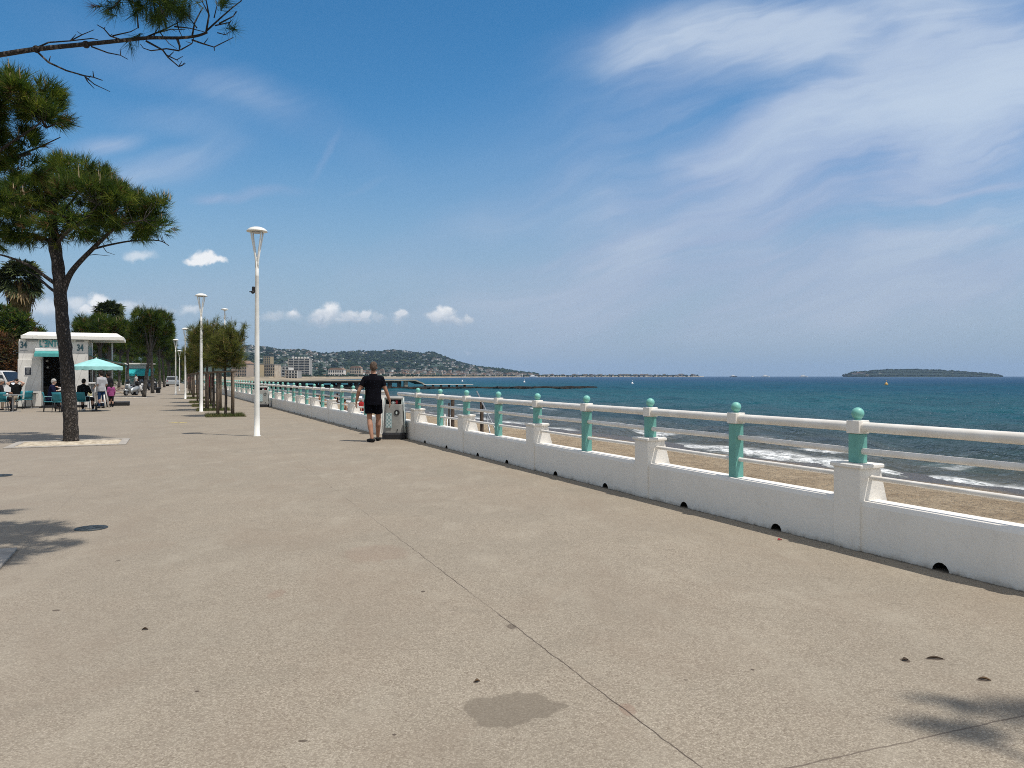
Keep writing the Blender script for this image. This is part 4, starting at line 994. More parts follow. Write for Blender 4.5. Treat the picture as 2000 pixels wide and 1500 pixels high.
# the reddish brown shrubs and the green tree left of the kiosk
M_RED = [mat('leaf_rust', (.090, .042, .020), .8, (.06, .032, .015), 2), mat('leaf_olive', (.060, .056, .018), .8), mat('leaf_orange', (.16, .075, .028), .8), mat('leaf_darkbrown', (.035, .028, .014), .8), mat('leaf_bud', (.1, .08, .03), .8)]
def leaf_tree(name, label, cat, base, blobs, n, mats, probs, th, seed, ln=.3):
    root = thing(name, label, cat, base); mb = MB(); limb(mb, [(0, 0, 0), (.1, 0, th * .5), (0, 0, th)], .2, .1, 8)
    for b in blobs: limb(mb, [(0, 0, th * .7), (b[0] * .5, b[1] * .5, (b[2] + th) / 2), b[:3]], .07, .02, 5)
    mb.build('trunk', M_TRUNK, root); P, A = crown_points(blobs, n, seed, gap=.12, gscale=.8, shell=.45, up=.2)
    link('crown', needle_mesh(P, A, 10, ln, .07, .9, probs), mats, root); return root
b = Vector((-35.0, 52, 0))
leaf_tree('rust_leaved_tree', 'rust brown leaved tree at the left edge behind the kiosk', 'tree', b, [(-1.5, 0, 2.9, 1.8, 1.4, 1.5), (.6, -.4, 2.6, 1.5, 1.3, 1.5), (1.2, 0, 1.5, 1.2, 1.2, 1.3), (-.4, -.6, 1.3, 1.7, 1.2, 1.2), (-2.8, 0, 2.2, 1.4, 1.2, 1.9), (.2, 0, 3.8, 1.2, 1.0, .7), (1.6, .2, 2.9, .9, .9, .9)], 2300, M_RED, [.46, .20, .18, .16], 1.6, 31, .36)
b = Vector((-37.1, 56, 0))
leaf_tree('broad_green_tree', 'dark green tree above the rust brown tree at the left edge', 'tree', b, [(-2.4, 0, 5.4, 1.7, 1.5, 1.3), (-.6, 0, 5.9, 1.4, 1.3, 1.1), (.9, -.2, 5.3, 1.4, 1.2, 1.1), (2.1, -.1, 4.7, .9, .9, .7), (2.7, 0, 4.25, .55, .6, .4), (.3, 0, 4.6, 1.8, 1.3, 1.0), (-1.8, 0, 4.4, 1.8, 1.4, 1.2)], 2300, M_NEED, [.5, .34, .1, .06], 3.2, 32, .36)

# ------------------------------------------------------------------ fan palms
M_PALM = [mat('palm_green', (.062, .078, .026), .6, (.035, .05, .018), 2), mat('palm_dry', (.20, .145, .075), .8)]
def palm(label, base, hgt, cr, nf, seed, skirt=True):
    root = thing('fan_palm', label, 'palm tree', base); r_ = np.random.default_rng(seed)
    mb = MB(); limb(mb, [(0, 0, 0), (.05, 0, hgt * .5), (0, 0, hgt)], .24, .19, 10); mb.build('trunk', M_BARKF, root)
    V = []; T = []; MI = []
    def frond(az, el, ln, dry):
        d = Vector((math.cos(az) * math.cos(el), math.sin(az) * math.cos(el), math.sin(el))); side = d.cross(Vector((0, 0, 1))).normalized(); side = (Matrix.Rotation(r_.normal() * .55, 3, d) @ side).normalized(); nup = side.cross(d).normalized()
        c = Vector((0, 0, hgt)) + d * ln * .42
        b0 = len(V); w = side * .014; V.extend([Vector((0, 0, hgt)) - w, Vector((0, 0, hgt)) + w, c]); T.append((b0, b0 + 1, b0 + 2)); MI.append(dry)
        m = 17
        for k in range(m):
            a = R(-100 + 200 * k / (m - 1)); dd = (d * math.cos(a) + side * math.sin(a)).normalized(); L = ln * .55 * (.8 + .2 * math.cos(a)) * r_.uniform(.85, 1.1)
            tip = c + dd * L * .75; tip2 = c + dd * L + Vector((0, 0, -.35 * L * r_.uniform(.3, 1.3))) - nup * .03
            ws = dd.cross(nup).normalized() * L * .085; b0 = len(V)
            V.extend([c, c + dd * L * .5 - ws, tip, c + dd * L * .5 + ws, tip2]); T.append((b0, b0 + 1, b0 + 2)); T.append((b0, b0 + 2, b0 + 3)); T.append((b0 + 1, b0 + 4, b0 + 3)); MI.extend([dry] * 3)
    for i in range(nf): frond(i * 2.4 + r_.random() * .4, R(85 - 140 * (i / nf) ** .95 + r_.normal() * 9), cr * r_.uniform(.85, 1.1), 0 if i < nf * .86 else 1)
    link('crown', np_mesh('crown', V, T, MI), M_PALM, root)
    if skirt:
        V2 = []; T2 = []
        for i in range(560):
            a = r_.random() * 6.28; z = hgt - .25 - r_.random() * cr * 1.0; rr = .4 + .65 * r_.random() * (1 if z > hgt - cr * .8 else .7); d = Vector((math.cos(a), math.sin(a), 0)); s = Vector((-d.y, d.x, 0)) * .11
            p0 = d * .2 + Vector((0, 0, z + .3)); p1 = d * rr + Vector((0, 0, z)); p2 = d * (rr * .9) + Vector((0, 0, z - .7)); b0 = len(V2)
            V2 += [p0, p1 - s, p1 + s, p2]; T2 += [(b0, b0 + 1, b0 + 2), (b0 + 1, b0 + 3, b0 + 2)]
        link('dry_skirt', np_mesh('dry_skirt', V2, T2), [M_PALM[1] if False else mat('dead_fronds', (.16, .11, .05), .9, (.085, .07, .025), 5)], root)
    return root
pb = PX(40, 735, 60); pb.z = 0; palm('fan palm with a shaggy dry skirt beside the slanting pine trunk', pb, 1.55 + 188 * 60 / F, 2.15, 64, 41)
pb = PX(214, 735, 90); pb.z = 0; palm('dark palm top showing above the bushy pine behind the kiosk', pb, 1.55 + 118 * 90 / F, 2.3, 60, 42, False)
# ------------------------------------------------------------------ kiosk
M_KW = None
def kiosk_mat():
    m = bpy.data.materials.new('kiosk_board'); m.use_nodes = True; t = NT(m.node_tree); bs = t.n['Principled BSDF']
    tc = t.node('ShaderNodeTexCoord').outputs['Object']; x, y, z = t.xyz(tc)
    dg = t.m('ADD', x, t.m('ADD', t.m('MULTIPLY', z, -.30), y))
    fr = t.m('FRACT', t.m('MULTIPLY', dg, 2.6)); l = t.ss(t.m('ABSOLUTE', t.m('SUBTRACT', fr, .5)), .045, .015)
    n = t.noise(tc, 2.5, 5).outputs[0]
    col = t.mix(t.ss(n, .4, .7), (.69, .67, .63, 1), (.60, .58, .54, 1)); col = t.mix(t.m('MULTIPLY', l, .6), col, (.36, .35, .33, 1))
    t.put(bs.inputs['Base Color'], col); bs.inputs['Roughness'].default_value = .6
    return m
def peel_mat():
    m = bpy.data.materials.new('weathered_roof_paint'); m.use_nodes = True; t = NT(m.node_tree); bs = t.n['Principled BSDF']
    tc = t.v('MULTIPLY', t.node('ShaderNodeTexCoord').outputs['Object'], (1, 1, 3.0))
    n = t.noise(tc, 4.5, 7, .7, .6).outputs[0]; w = t.noise(tc, 1.2, 3).outputs[0]
    col = t.mix(t.ss(n, .57, .62, 0, .6), (.78, .76, .71, 1), (.22, .20, .17, 1)); col = t.mix(t.ss(w, .5, .8, 0, .4), col, (.55, .52, .46, 1))
    t.put(bs.inputs['Base Color'], col); bs.inputs['Roughness'].default_value = .7; return m
M_KW = kiosk_mat(); M_PEEL = peel_mat(); M_AWT = mat('teal_awning', (.075, .31, .30), .7, (.06, .25, .245), 5); M_AWD = mat('dark_teal_awning', (.07, .21, .19), .75, (.05, .16, .15), 5)
M_WHITE = mat('white_paint', (.80, .79, .77), .5); M_TLET = mat('teal_lettering', (.03, .26, .28), .5); M_NLET = mat('slate_lettering', (.05, .13, .16), .5)
M_INT = mat('dim_interior', (.030, .028, .026), .8, (.05, .045, .04), 3); M_GREYB = mat('grey_board', (.33, .34, .34), .6)
def text(body, size, name, matl, parent, loc, extr=.012, sx=1.0, mirror=False, bold=.0):
    cu = bpy.data.curves.new(name, 'FONT'); cu.body = body; cu.size = size; cu.extrude = extr; cu.offset = bold; cu.resolution_u = 3
    o = bpy.data.objects.new(name, cu); COL.objects.link(o); bpy.context.view_layer.update()
    me = bpy.data.meshes.new_from_object(o.evaluated_get(bpy.context.evaluated_depsgraph_get())); bpy.data.objects.remove(o)
    xs = [v.co.x for v in me.vertices]; w = max(xs) if xs else 0; mn = min(xs) if xs else 0
    for v in me.vertices:
        x, y, z = v.co; x = (w + mn - x) if mirror else x
        v.co = (x * sx, -z, y)
    if mirror: me.flip_normals()
    o = link(name, me, [matl], parent); o.location = loc
    return w * sx
KO = Vector((-23.9, 37.2, 0)); KA = math.atan2(.425, .905)
def kiosk():
    W_, D_, H_ = 2.95, 3.6, 3.26
    root = thing('kiosk', 'white kiosk numbered 34 with teal lettering and weathered flat roof behind the slanting pine', 'kiosk', KO, KA)
    mb = MB(); th = .1   # walls round a door opening
    dx0, dx1, dz = .98, 2.02, 2.55
    mb.box((dx0 / 2, th / 2, H_ / 2 + .06), (dx0, th, H_ - .12)); mb.box(((dx1 + W_) / 2, th / 2, H_ / 2 + .06), (W_ - dx1, th, H_ - .12)); mb.box(((dx0 + dx1) / 2, th / 2, (dz + H_) / 2), (dx1 - dx0 - .004, th, H_ - dz))
    mb.box((th / 2, D_ / 2 + th / 2, H_ / 2 + .06), (th, D_ - th - .01, H_ - .12)); mb.box((W_ / 2, D_ - th / 2, H_ / 2 + .06), (W_ - 2 * th - .01, th, H_ - .12))
    # side wall with serving hatch
    x = W_ - th / 2
    mb.box((x, .28, H_ / 2 + .06), (th, .34, H_ - .12)); mb.box((x, D_ - .25, H_ / 2 + .06), (th, .48, H_ - .12)); mb.box((x, (D_) / 2 - .02, .62), (th, D_ - .95, 1.12)); mb.box((x, D_ / 2 - .02, (2.35 + H_) / 2), (th, D_ - .95, H_ - 2.35))
    mb.build('wall', M_KW, root)
    mb = MB(); mb.box((W_ / 2, D_ / 2, .06), (W_ + .08, D_ + .08, .12)); mb.build('plinth', M_BLACK, root)
    mb = MB(); mb.box((W_ / 2, D_ / 2 + .1, .14), (W_ - .25, D_ - .5, .03)); mb.box((W_ / 2, D_ * .62, 1.5), (W_ - .3, .05, 2.6)); mb.box((1.35, 1.0, .6), (.9, .4, .9)); mb.box((W_ / 2, D_ * .6, 1.9), (1.6, .06, .04)); mb.build('interior', M_INT, root)
    mb = MB()
    for (x, z) in ((1.1, 2.32), (1.75, 2.1), (1.7, 1.95), (1.12, 2.0)): mb.sphere((x, .8, z), .06, 8, 6)
    mb.build('hanging_lamp', M_PEEL, root)
    mb = MB(); mb.bbox((.46, -.03, 1.23), (.98, .05, 2.3), .01); mb.build('folded_shutter', M_KW, root)
    mb = MB(); mb.bbox((.40, -.065, 1.80), (.32, .02, .42), .004); fr = mb.build('menu_board', M_WHITE, root)
    mb = MB(); mb.bbox((.40, -.078, 1.80), (.26, .01, .36), .003); pn = mb.build('board_panel', mat('slate_panel', (.03, .035, .05), .5), fr)
    mb = MB()
    for k in range(6): mb.box((.40 + .01 * (k % 2), -.085, 1.93 - .05 * k), (.18 - .03 * (k % 3), .003, .012))
    mb.build('chalk_line', M_GREYB, fr)
    # door frame
    mb = MB(); mb.box((dx0 + .02, .02, dz / 2 + .06), (.05, .1, dz - .1)); mb.box((dx1 - .02, .02, dz / 2 + .06), (.05, .1, dz - .1)); mb.box(((dx0 + dx1) / 2, .02, dz + .0), (dx1 - dx0 - .06, .08, .05)); mb.build('door_frame', M_GREYB, root)
    # awning with cassette
    aw = MB(); aw.bbox((1.42, -.14, 2.83), (1.46, .22, .15), .03); cas = aw.build('awning_cassette', M_WHITE, root)
    mb = MB(); mb.loft([[(.72, -.24, 2.79), (2.12, -.24, 2.79), (2.12, -.23, 2.76), (.72, -.23, 2.76)], [(.72, -.62, 2.66), (2.12, -.62, 2.66), (2.12, -.61, 2.64), (.72, -.61, 2.64)], [(.72, -.64, 2.50), (2.12, -.64, 2.50), (2.12, -.63, 2.50), (.72, -.63, 2.50)]], True, True, False); mb.build('awning', M_AWT, root)
    # lettering
    lt = thing('shop_sign', None, None); lt.parent = root
    lx = .86; z0 = 3.0
    lx += text("L'", .46, 'letters', M_TLET, lt, (lx, -.012, z0), sx=.60, bold=.012) + .03
    lx += text('E', .46, 'letters', M_TLET, lt, (lx, -.012, z0), sx=.60, mirror=True, bold=.012) + .02
    text('NTORS', .46, 'letters', M_TLET, lt, (lx, -.012, z0), sx=.60, bold=.012)
    for x in (.06, 2.46): text('34', .44, 'number', M_NLET, root, (x, -.012, 2.93 if x < 1 else 2.83), sx=.66, bold=.010)
    mb = MB(); mb.box((.21, -.006, 2.80), (.32, .012, .03)); mb.box((2.63, -.006, 2.70), (.36, .012, .03)); mb.build('number_underline', M_GREYB, root)
    # roof: weathered slab running on over the terrace to the right
    mb = MB(); x0, x1, y0, y1 = .12, 4.55, -.25, 3.3
    def rc(i, z): return [(x0 + i, y0 + i, z), (x1 - i, y0 + i, z), (x1 - i, y1 - i, z), (x0 + i, y1 - i, z)]
    mb.loft([rc(.0, 3.38), rc(0, 3.54), rc(.05, 3.55), rc(.30, 3.72), rc(.34, 3.73)], True, True, False); mb.build('roof', M_PEEL, root)
    mb = MB(); mb.box((W_ / 2, D_ / 2 - .02, 3.31), (W_ - .02, D_ - .1, .09)); mb.build('roof_band', M_PEEL, root)
    mb = MB(); mb.bbox((.55, .02, 3.30), (.5, .1, .1), .01); mb.bbox((2.6, .02, 3.32), (.35, .1, .07), .01); mb.build('roof_bracket', M_GREYB, root)
    # side counter, teal panels, side awning
    mb = MB(); mb.bbox((W_ + .22, 1.6, 1.21), (.5, 2.5, .07), .01); mb.build('counter', M_WHITE, root)
    mb = MB(); mb.box((W_ + .05, 1.6, .66), (.1, 2.4, 1.02)); mb.build('counter_front', M_GREYB, root)
    for k in range(3):
        mb = MB(); mb.bbox((W_ + .015, .62 + .85 * k, 2.86), (.02, .72, .44), .004); mb.build('teal_panel', mat('pale_teal_panel', (.30, .46, .46), .5), root)
    mb = MB(); mb.loft([[(W_ + .02, .45, 2.62), (W_ + .02, 3.4, 2.62), (W_ + .02, 3.4, 2.59), (W_ + .02, .45, 2.59)], [(W_ + 1.62, .45, 2.22), (W_ + 1.62, 3.4, 2.22), (W_ + 1.62, 3.4, 2.19), (W_ + 1.62, .45, 2.19)], [(W_ + 1.66, .45, 2.02), (W_ + 1.66, 3.4, 2.02), (W_ + 1.65, 3.4, 2.02), (W_ + 1.65, .45, 2.02)]], True, True, False); mb.build('side_awning', M_AWD, root)
    mb = MB()
    for y in (.6, 3.2): mb.tube([(W_ + .02, y, 2.3), (W_ + .8, y, 2.32), (W_ + 1.6, y, 2.2)], .025, 6)
    mb.bbox((W_ + 1.66, 1.9, 2.2), (.07, 3.1, .07), .02); mb.build('awning_arm', M_WHITE, root)
    mb = MB(); mb.tube([(W_ + .95, 2.9, 0), (W_ + .95, 2.9, 3.36)], .05, 8); mb.build('roof_post', M_WHITE, root)
    return root
kiosk()
def far_kiosk():
    p = PX(268, 735, 93); p.z = 0
    root = thing('kiosk', 'small far white kiosk with a bright teal awning between the dark pine trunks', 'kiosk', p, KA)
    mb = MB(); mb.box((0, 1.5, 1.5), (2.6, 3, 3.0)); mb.build('wall', mat('far_kiosk_wall', (.5, .52, .53), .6), root)
    mb = MB(); mb.box((.45, -.02, 1.15), (.8, .06, 2.0)); mb.build('doorway', M_INT, root)
    mb = MB(); mb.box((.2, 1.3, 3.08), (3.6, 3.6, .16)); mb.build('roof', M_PEEL, root)
    mb = MB(); mb.loft([[(-1.2, -.05, 2.5), (1.9, -.05, 2.5), (1.9, -.05, 2.46), (-1.2, -.05, 2.46)], [(-1.1, -1.3, 1.85), (1.8, -1.3, 1.85), (1.8, -1.3, 1.6), (-1.1, -1.3, 1.6)]], True, True, False); mb.build('awning', mat('bright_teal', (.03, .36, .38), .6), root)
    text('34', .5, 'number', M_TLET, root, (-1.1, -.012, 2.55)) if False else None
    mb = MB(); mb.bbox((-.75, -.05, 1.1), (.8, .06, .9), .01); mb.build('poster', mat('pale_poster', (.35, .42, .42), .6, (.1, .3, .3), 6), root)
    p2 = PX(287, 735, 96); p2.z = 0
    r2 = thing('white_pillar', 'white sign pillar beside the far teal kiosk between two pine trunks', 'pillar', p2, KA)
    mb = MB(); mb.bbox((0, 0, 1.55), (.42, .42, 2.3), .03); mb.build('shaft', M_WHITE, r2); mb = MB(); mb.bbox((0, 0, .2), (.7, .6, .4), .05); mb.build('base', M_WHITE, r2); mb = MB(); mb.bbox((.1, 0, 2.75), (.8, .45, .14), .02); mb.build('cap', M_WHITE, r2)
far_kiosk()

# ------------------------------------------------------------------ terrace furniture
M_CH = mat('teal_chair', (.022, .20, .25), .5, (.018, .165, .205), 5); M_CHL = mat('chair_leg_dark', (.03, .03, .033), .45, metal=.3); M_CHS = mat('chair_edge_pale', (.22, .45, .48), .5)
def make_chair():
    root = thing('cafe_chair', 'teal chair', 'chair')
    MB().bbox((0, 0, .44), (.44, .43, .035), .012).build('seat', M_CH, root)
    mb = MB()
    rings = []
    for z, y in ((.47, -.20), (.6, -.225), (.75, -.255), (.86, -.29)):
        rings.append([(-.215, y - .012 + .03, z), (-.1, y - .012, z), (.1, y - .012, z), (.215, y - .012 + .03, z), (.215, y + .042, z), (.1, y + .012, z), (-.1, y + .012, z), (-.215, y + .042, z)])
    mb.loft(rings, True, True, True); mb.build('backrest', M_CH, root)
    for sx in (-1, 1):
        mb = MB(); mb.tube([(sx * .235, -.22, .47), (sx * .24, -.2, .66), (sx * .245, .12, .66), (sx * .235, .19, .44)], .014, 6); mb.build('armrest', M_CHS, root)
        for sy in (-1, 1): MB().tube([(sx * .2, sy * .19, .43), (sx * .225, sy * .225, 0)], .014, 6).build('leg', M_CHL, root)
    return root
chair0 = make_chair(); cu = [0]
def chair(px, py, rz, label):
    c = chair0 if not cu[0] else copy_tree(chair0); cu[0] = 1
    c.location = G(px, py); c.rotation_euler = (0, 0, R(rz)); c['label'] = label; c['group'] = 'teal chairs on the kiosk terrace'; return c
chair(49, 798, 75, 'teal chair turned side-on right of the man with his hands behind his head')
chair(29, 800, 180, 'teal chair under the man with his hands behind his head')
chair(97, 804, -62, 'teal chair under the grey-haired person, seen half from the side')
chair(118, 805, -8, 'empty teal chair with its back to the camera, left of the slanting pine trunk')
chair(161, 803, 3, 'teal chair of the person in black, right of the slanting pine trunk')
chair(3, 803, 20, 'teal chair cut off by the left edge of the photo')
M_TT = mat('table_grey', (.36, .36, .36), .4); M_TTD = mat('table_dark', (.03, .03, .032), .4)
def make_table(matl, r=.36):
    root = thing('cafe_table', 'table', 'table')
    MB().lathe([(r, .715), (r + .01, .722), (r + .01, .738), (r, .744)], n=24).build('table_top', matl, root)
    MB().tube([(0, 0, .02), (0, 0, .72)], .03, 10).build('leg', M_TT, root)
    mb = MB()
    for k in range(4): mb.box((.15 * math.cos(k * PI / 2 + .5), .15 * math.sin(k * PI / 2 + .5), .018), (.3, .05, .03), k * PI / 2 + .5)
    mb.build('foot', M_TT, root); return root
tb = make_table(M_TT); tb.location = G(25, 804); tb['label'] = 'grey bistro table in front of the man with his hands behind his head'; tb['group'] = 'kiosk terrace tables'
tb2 = make_table(M_TTD, .25); tb2.location = G(62, 797.5); tb2['label'] = 'small dark table against the front of the kiosk'; tb2['group'] = 'kiosk terrace tables'
tb3 = copy_tree(tb); rename_copy(tb3, G(133, 800), 0, 'bistro table half hidden behind the slanting pine trunk', 'kiosk terrace tables')
def cup(label, p):
    mb = MB(); mb.lathe([(.03, 0), (.04, .07), (.036, .07), (.026, .01)], n=12); o = mb.build('cup', M_WHITE); o.location = p; setp(o, label, 'cup')
cup('white cup on the grey bistro table at the left edge', G(25, 804) + Vector((-.18, -.1, .744)))
# sun umbrella
def umbrella(label, p, r=1.03, top=2.38, hem=1.98, matl=None):
    root = thing('sun_umbrella', label, 'umbrella', p, .35)
    mb = MB(); n = 8; ring = lambda rr, z, sag=0: [(rr * math.cos(2 * PI * k / 32) * (1 - sag * (.5 - .5 * math.cos(8 * 2 * PI * k / 32)) ), rr * math.sin(2 * PI * k / 32) * (1 - sag * (.5 - .5 * math.cos(8 * 2 * PI * k / 32))), z - .02 * sag * 10 * (.5 - .5 * math.cos(8 * 2 * PI * k / 32)) * 0) for k in range(32)]
    mb.loft([ring(.03, top), ring(r * .3, top - .09, .02), ring(r * .65, top - .22, .045), ring(r, hem, .07)], True, False, False)
    mb.loft([ring(r * .995, hem - .012, .07), ring(r * .63, top - .235, .045), ring(.03, top - .02)], False, True, False)
    cn = mb.build('canopy', matl, root)
    mb = MB()
    rings = []
    for k in range(65):
        a = 2 * PI * k / 64; sg = .5 - .5 * math.cos(8 * a); rr = r * (1 - .07 * sg); dep = .13 + .035 * abs(math.sin(4 * a * 2))
        rings.append([(rr * math.cos(a), rr * math.sin(a), hem), (rr * 1.005 * math.cos(a), rr * 1.005 * math.sin(a), hem - dep), (rr * .995 * math.cos(a), rr * .995 * math.sin(a), hem - dep), (rr * .99 * math.cos(a), rr * .99 * math.sin(a), hem)])
    mb.loft(rings, False, False, False); mb.build('valance', matl, cn)
    MB().tube([(0, 0, 0), (0, 0, top + .06)], .022, 8).build('pole', M_TT, root)
    mb = MB()
    for k in range(8):
        a = 2 * PI * k / 8; mb.tube([(0, 0, top - .05), (r * .97 * math.cos(a), r * .97 * math.sin(a), hem - .03)], .009, 4)
    mb.build('rib', M_TT, root); MB().lathe([(.2, 0), (.2, .05), (.05, .07), (.03, .3)], n=16).build('base', M_CHL, root)
M_UMB = mat('aqua_canvas', (.33, .62, .61), .7, (.28, .55, .54), 3)
umbrella('aqua sun umbrella with scalloped valance right of the slanting pine trunk', G(188, 803.5), 1.06, 2.34, 1.98, M_UMB)
# white high stool beside the counter
def high_stool():
    p = G(194, 797); root = thing('high_stool', 'tall white wooden stool chair under the aqua umbrella', 'stool', p, .25)
    MB().bbox((0, 0, .78), (.46, .44, .05), .01).build('seat', M_WHITE, root)
    for sx in (-1, 1):
        for sy in (-1, 1): MB().tube([(sx * .17, sy * .17, 1.22 if sy > 0 else .78), (sx * .23, sy * .2, .78), (sx * .36, sy * .3, 0)], [.035, .04, .04], 8).build('leg', M_WHITE, root)
    MB().bbox((0, -.245, .28), (.62, .05, .06), .01).build('footrest', M_WHITE, root); MB().bbox((0, .17, 1.1), (.40, .04, .2), .01).build('backrest', M_WHITE, root)
high_stool()
mb = MB(); mb.bbox((0, 0, .1), (1.6, 1.2, .2), .02); o = mb.build('platform', M_CHL); o.location = G(207, 793) + Vector((0, .7, 0)); o.rotation_euler = (0, 0, KA); setp(o, 'low dark platform at the kiosk counter under the umbrella', 'platform')
# small yellow parasol bag: pale yellow folded cloth on a white stand
root = thing('flower_stand', 'white stand with pale yellow folded cloth beside the person in black', 'stand', G(176, 798))
MB().bbox((0, 0, .3), (.18, .18, .6), .02).build('stand', M_WHITE, root); mb = MB(); mb.sphere((0, 0, .72), (.09, .09, .17), 10, 8); mb.build('cloth', mat('pale_yellow', (.66, .62, .36), .8), root)

# ------------------------------------------------------------------ vehicles
M_TYRE = mat('tyre', (.02, .02, .02), .85); M_RIM = mat('rim', (.35, .35, .36), .35, metal=.6); M_GLASS = mat('dark_glass', (.012, .015, .018), .08, spec=.6); M_SIL = mat('silver_paint', (.34, .36, .37), .3, metal=.3); M_CAR = mat('white_car_paint', (.72, .72, .72), .25)
M_CARG = mat('grey_car_paint', (.33, .36, .38), .3)
def wheel(parent, c, r, w, axis='Y'):
    def ring(rr, k): return [(c[0] + rr * math.cos(2 * PI * i / 20), c[1] + k, c[2] + rr * math.sin(2 * PI * i / 20)) for i in range(20)]
    mb = MB(); mb.loft([ring(r * .62, -w / 2), ring(r * .94, -w / 2), ring(r, -w / 3), ring(r, w / 3), ring(r * .94, w / 2), ring(r * .62, w / 2)], True, True, True); wh = mb.build('wheel', M_TYRE, parent)
    mb = MB(); mb.loft([ring(r * .58, -w / 2 - .008), ring(r * .58, w / 2 + .008)], True, True, False); mb.build('rim', M_RIM, wh)
def car(label, p, rz, paint, L=4.2, Hh=1.55, Wd=1.7, van=False):
    root = thing('parked_car', label, 'car', p, rz)
    prof = [(-L / 2, .35), (-L / 2, .75), (-L / 2 + .08, .95), (-L / 2 + .3, 1.0), (-L / 2 + (.5 if van else .75), Hh - .1), (-L / 2 + (.75 if van else 1.1), Hh), (L / 2 - 1.6, Hh), (L / 2 - 1.3, Hh - .07), (L / 2 - .75, 1.02), (L / 2 - .15, .88), (L / 2, .7), (L / 2, .35), (L / 2 - .4, .24), (-L / 2 + .4, .24)]
    mb = MB(); rings = []
    for y, k in ((-Wd / 2, .93), (-Wd / 2 + .1, 1.0), (Wd / 2 - .1, 1.0), (Wd / 2, .93)):
        rings.append([(x * (k if z < 1.0 else k - .015), y * (1 if z < 1.0 else .86), z) for x, z in prof])
    mb.loft(rings, True, True, False); mb.build('body', paint, root)
    for sy in (-1, 1):
        xa = -L / 2 + (.75 if van else 1.1)
        for (a, b) in ((xa, xa + (L - 3.0) / 2 + .2), (xa + (L - 3.0) / 2 + .28, L / 2 - 1.35)):
            mb = MB(); y0 = sy * (Wd / 2 * .86 + .006)
            mb.loft([[(a - .05, y0 + sy * .05, 1.05), (b + .25 * (b > 0), y0 + sy * .05, 1.05), (b, y0 - sy * .02, Hh - .12), (a, y0 - sy * .02, Hh - .12)], [(a - .05, y0 - sy * .02, 1.05), (b + .25 * (b > 0), y0 - sy * .02, 1.05), (b, y0 - sy * .06, Hh - .12), (a, y0 - sy * .06, Hh - .12)]], True, True, False); mb.build('window', M_GLASS, root)
        for sx in (-1, 1): wheel(root, (sx * (L / 2 - .78), sy * (Wd / 2 - .09), .31), .31, .2)
        mb = MB(); mb.bbox((L / 2 - .05, sy * (Wd / 2 - .3), .74), (.12, .3, .12), .03); mb.build('headlight', mat('lamp_glass', (.6, .6, .6), .2), root)
        mb = MB(); mb.bbox((-L / 2 + .03, sy * (Wd / 2 - .22), .82), (.08, .16, .2), .02); mb.build('tail_light', mat('tail_red', (.3, .01, .01), .3), root)
    mb = MB(); w = Wd * .40
    mb.loft([[(L / 2 - .80, -w - .1, 1.05), (L / 2 - .80, w + .1, 1.05), (L / 2 - 1.27, w, Hh - .08), (L / 2 - 1.27, -w, Hh - .08)], [(L / 2 - .83, -w - .1, 1.0), (L / 2 - .83, w + .1, 1.0), (L / 2 - 1.33, w, Hh - .1), (L / 2 - 1.33, -w, Hh - .1)]], True, True, False); mb.build('windscreen', M_GLASS, root)
    xb = -L / 2 + (.42 if van else .6)
    mb = MB(); mb.loft([[(-L / 2 + .27, -w, 1.05), (-L / 2 + .27, w, 1.05), (xb + .05, w * .95, Hh - .12), (xb + .05, -w * .95, Hh - .12)], [(-L / 2 + .35, -w, 1.05), (-L / 2 + .35, w, 1.05), (xb + .15, w * .95, Hh - .12), (xb + .15, -w * .95, Hh - .12)]], True, True, False); mb.build('rear_window', M_GLASS, root)
    return root
p = PX(-14, 735, 47); p.z = 0; car('white van parked at the left edge behind the seated man', p, R(4), M_CAR, 4.6, 1.9, 1.8, True)
p = PX(337, 735, 122); p.z = 0; car('small grey car far along the promenade left of the white lamps', p, R(110), M_CARG)
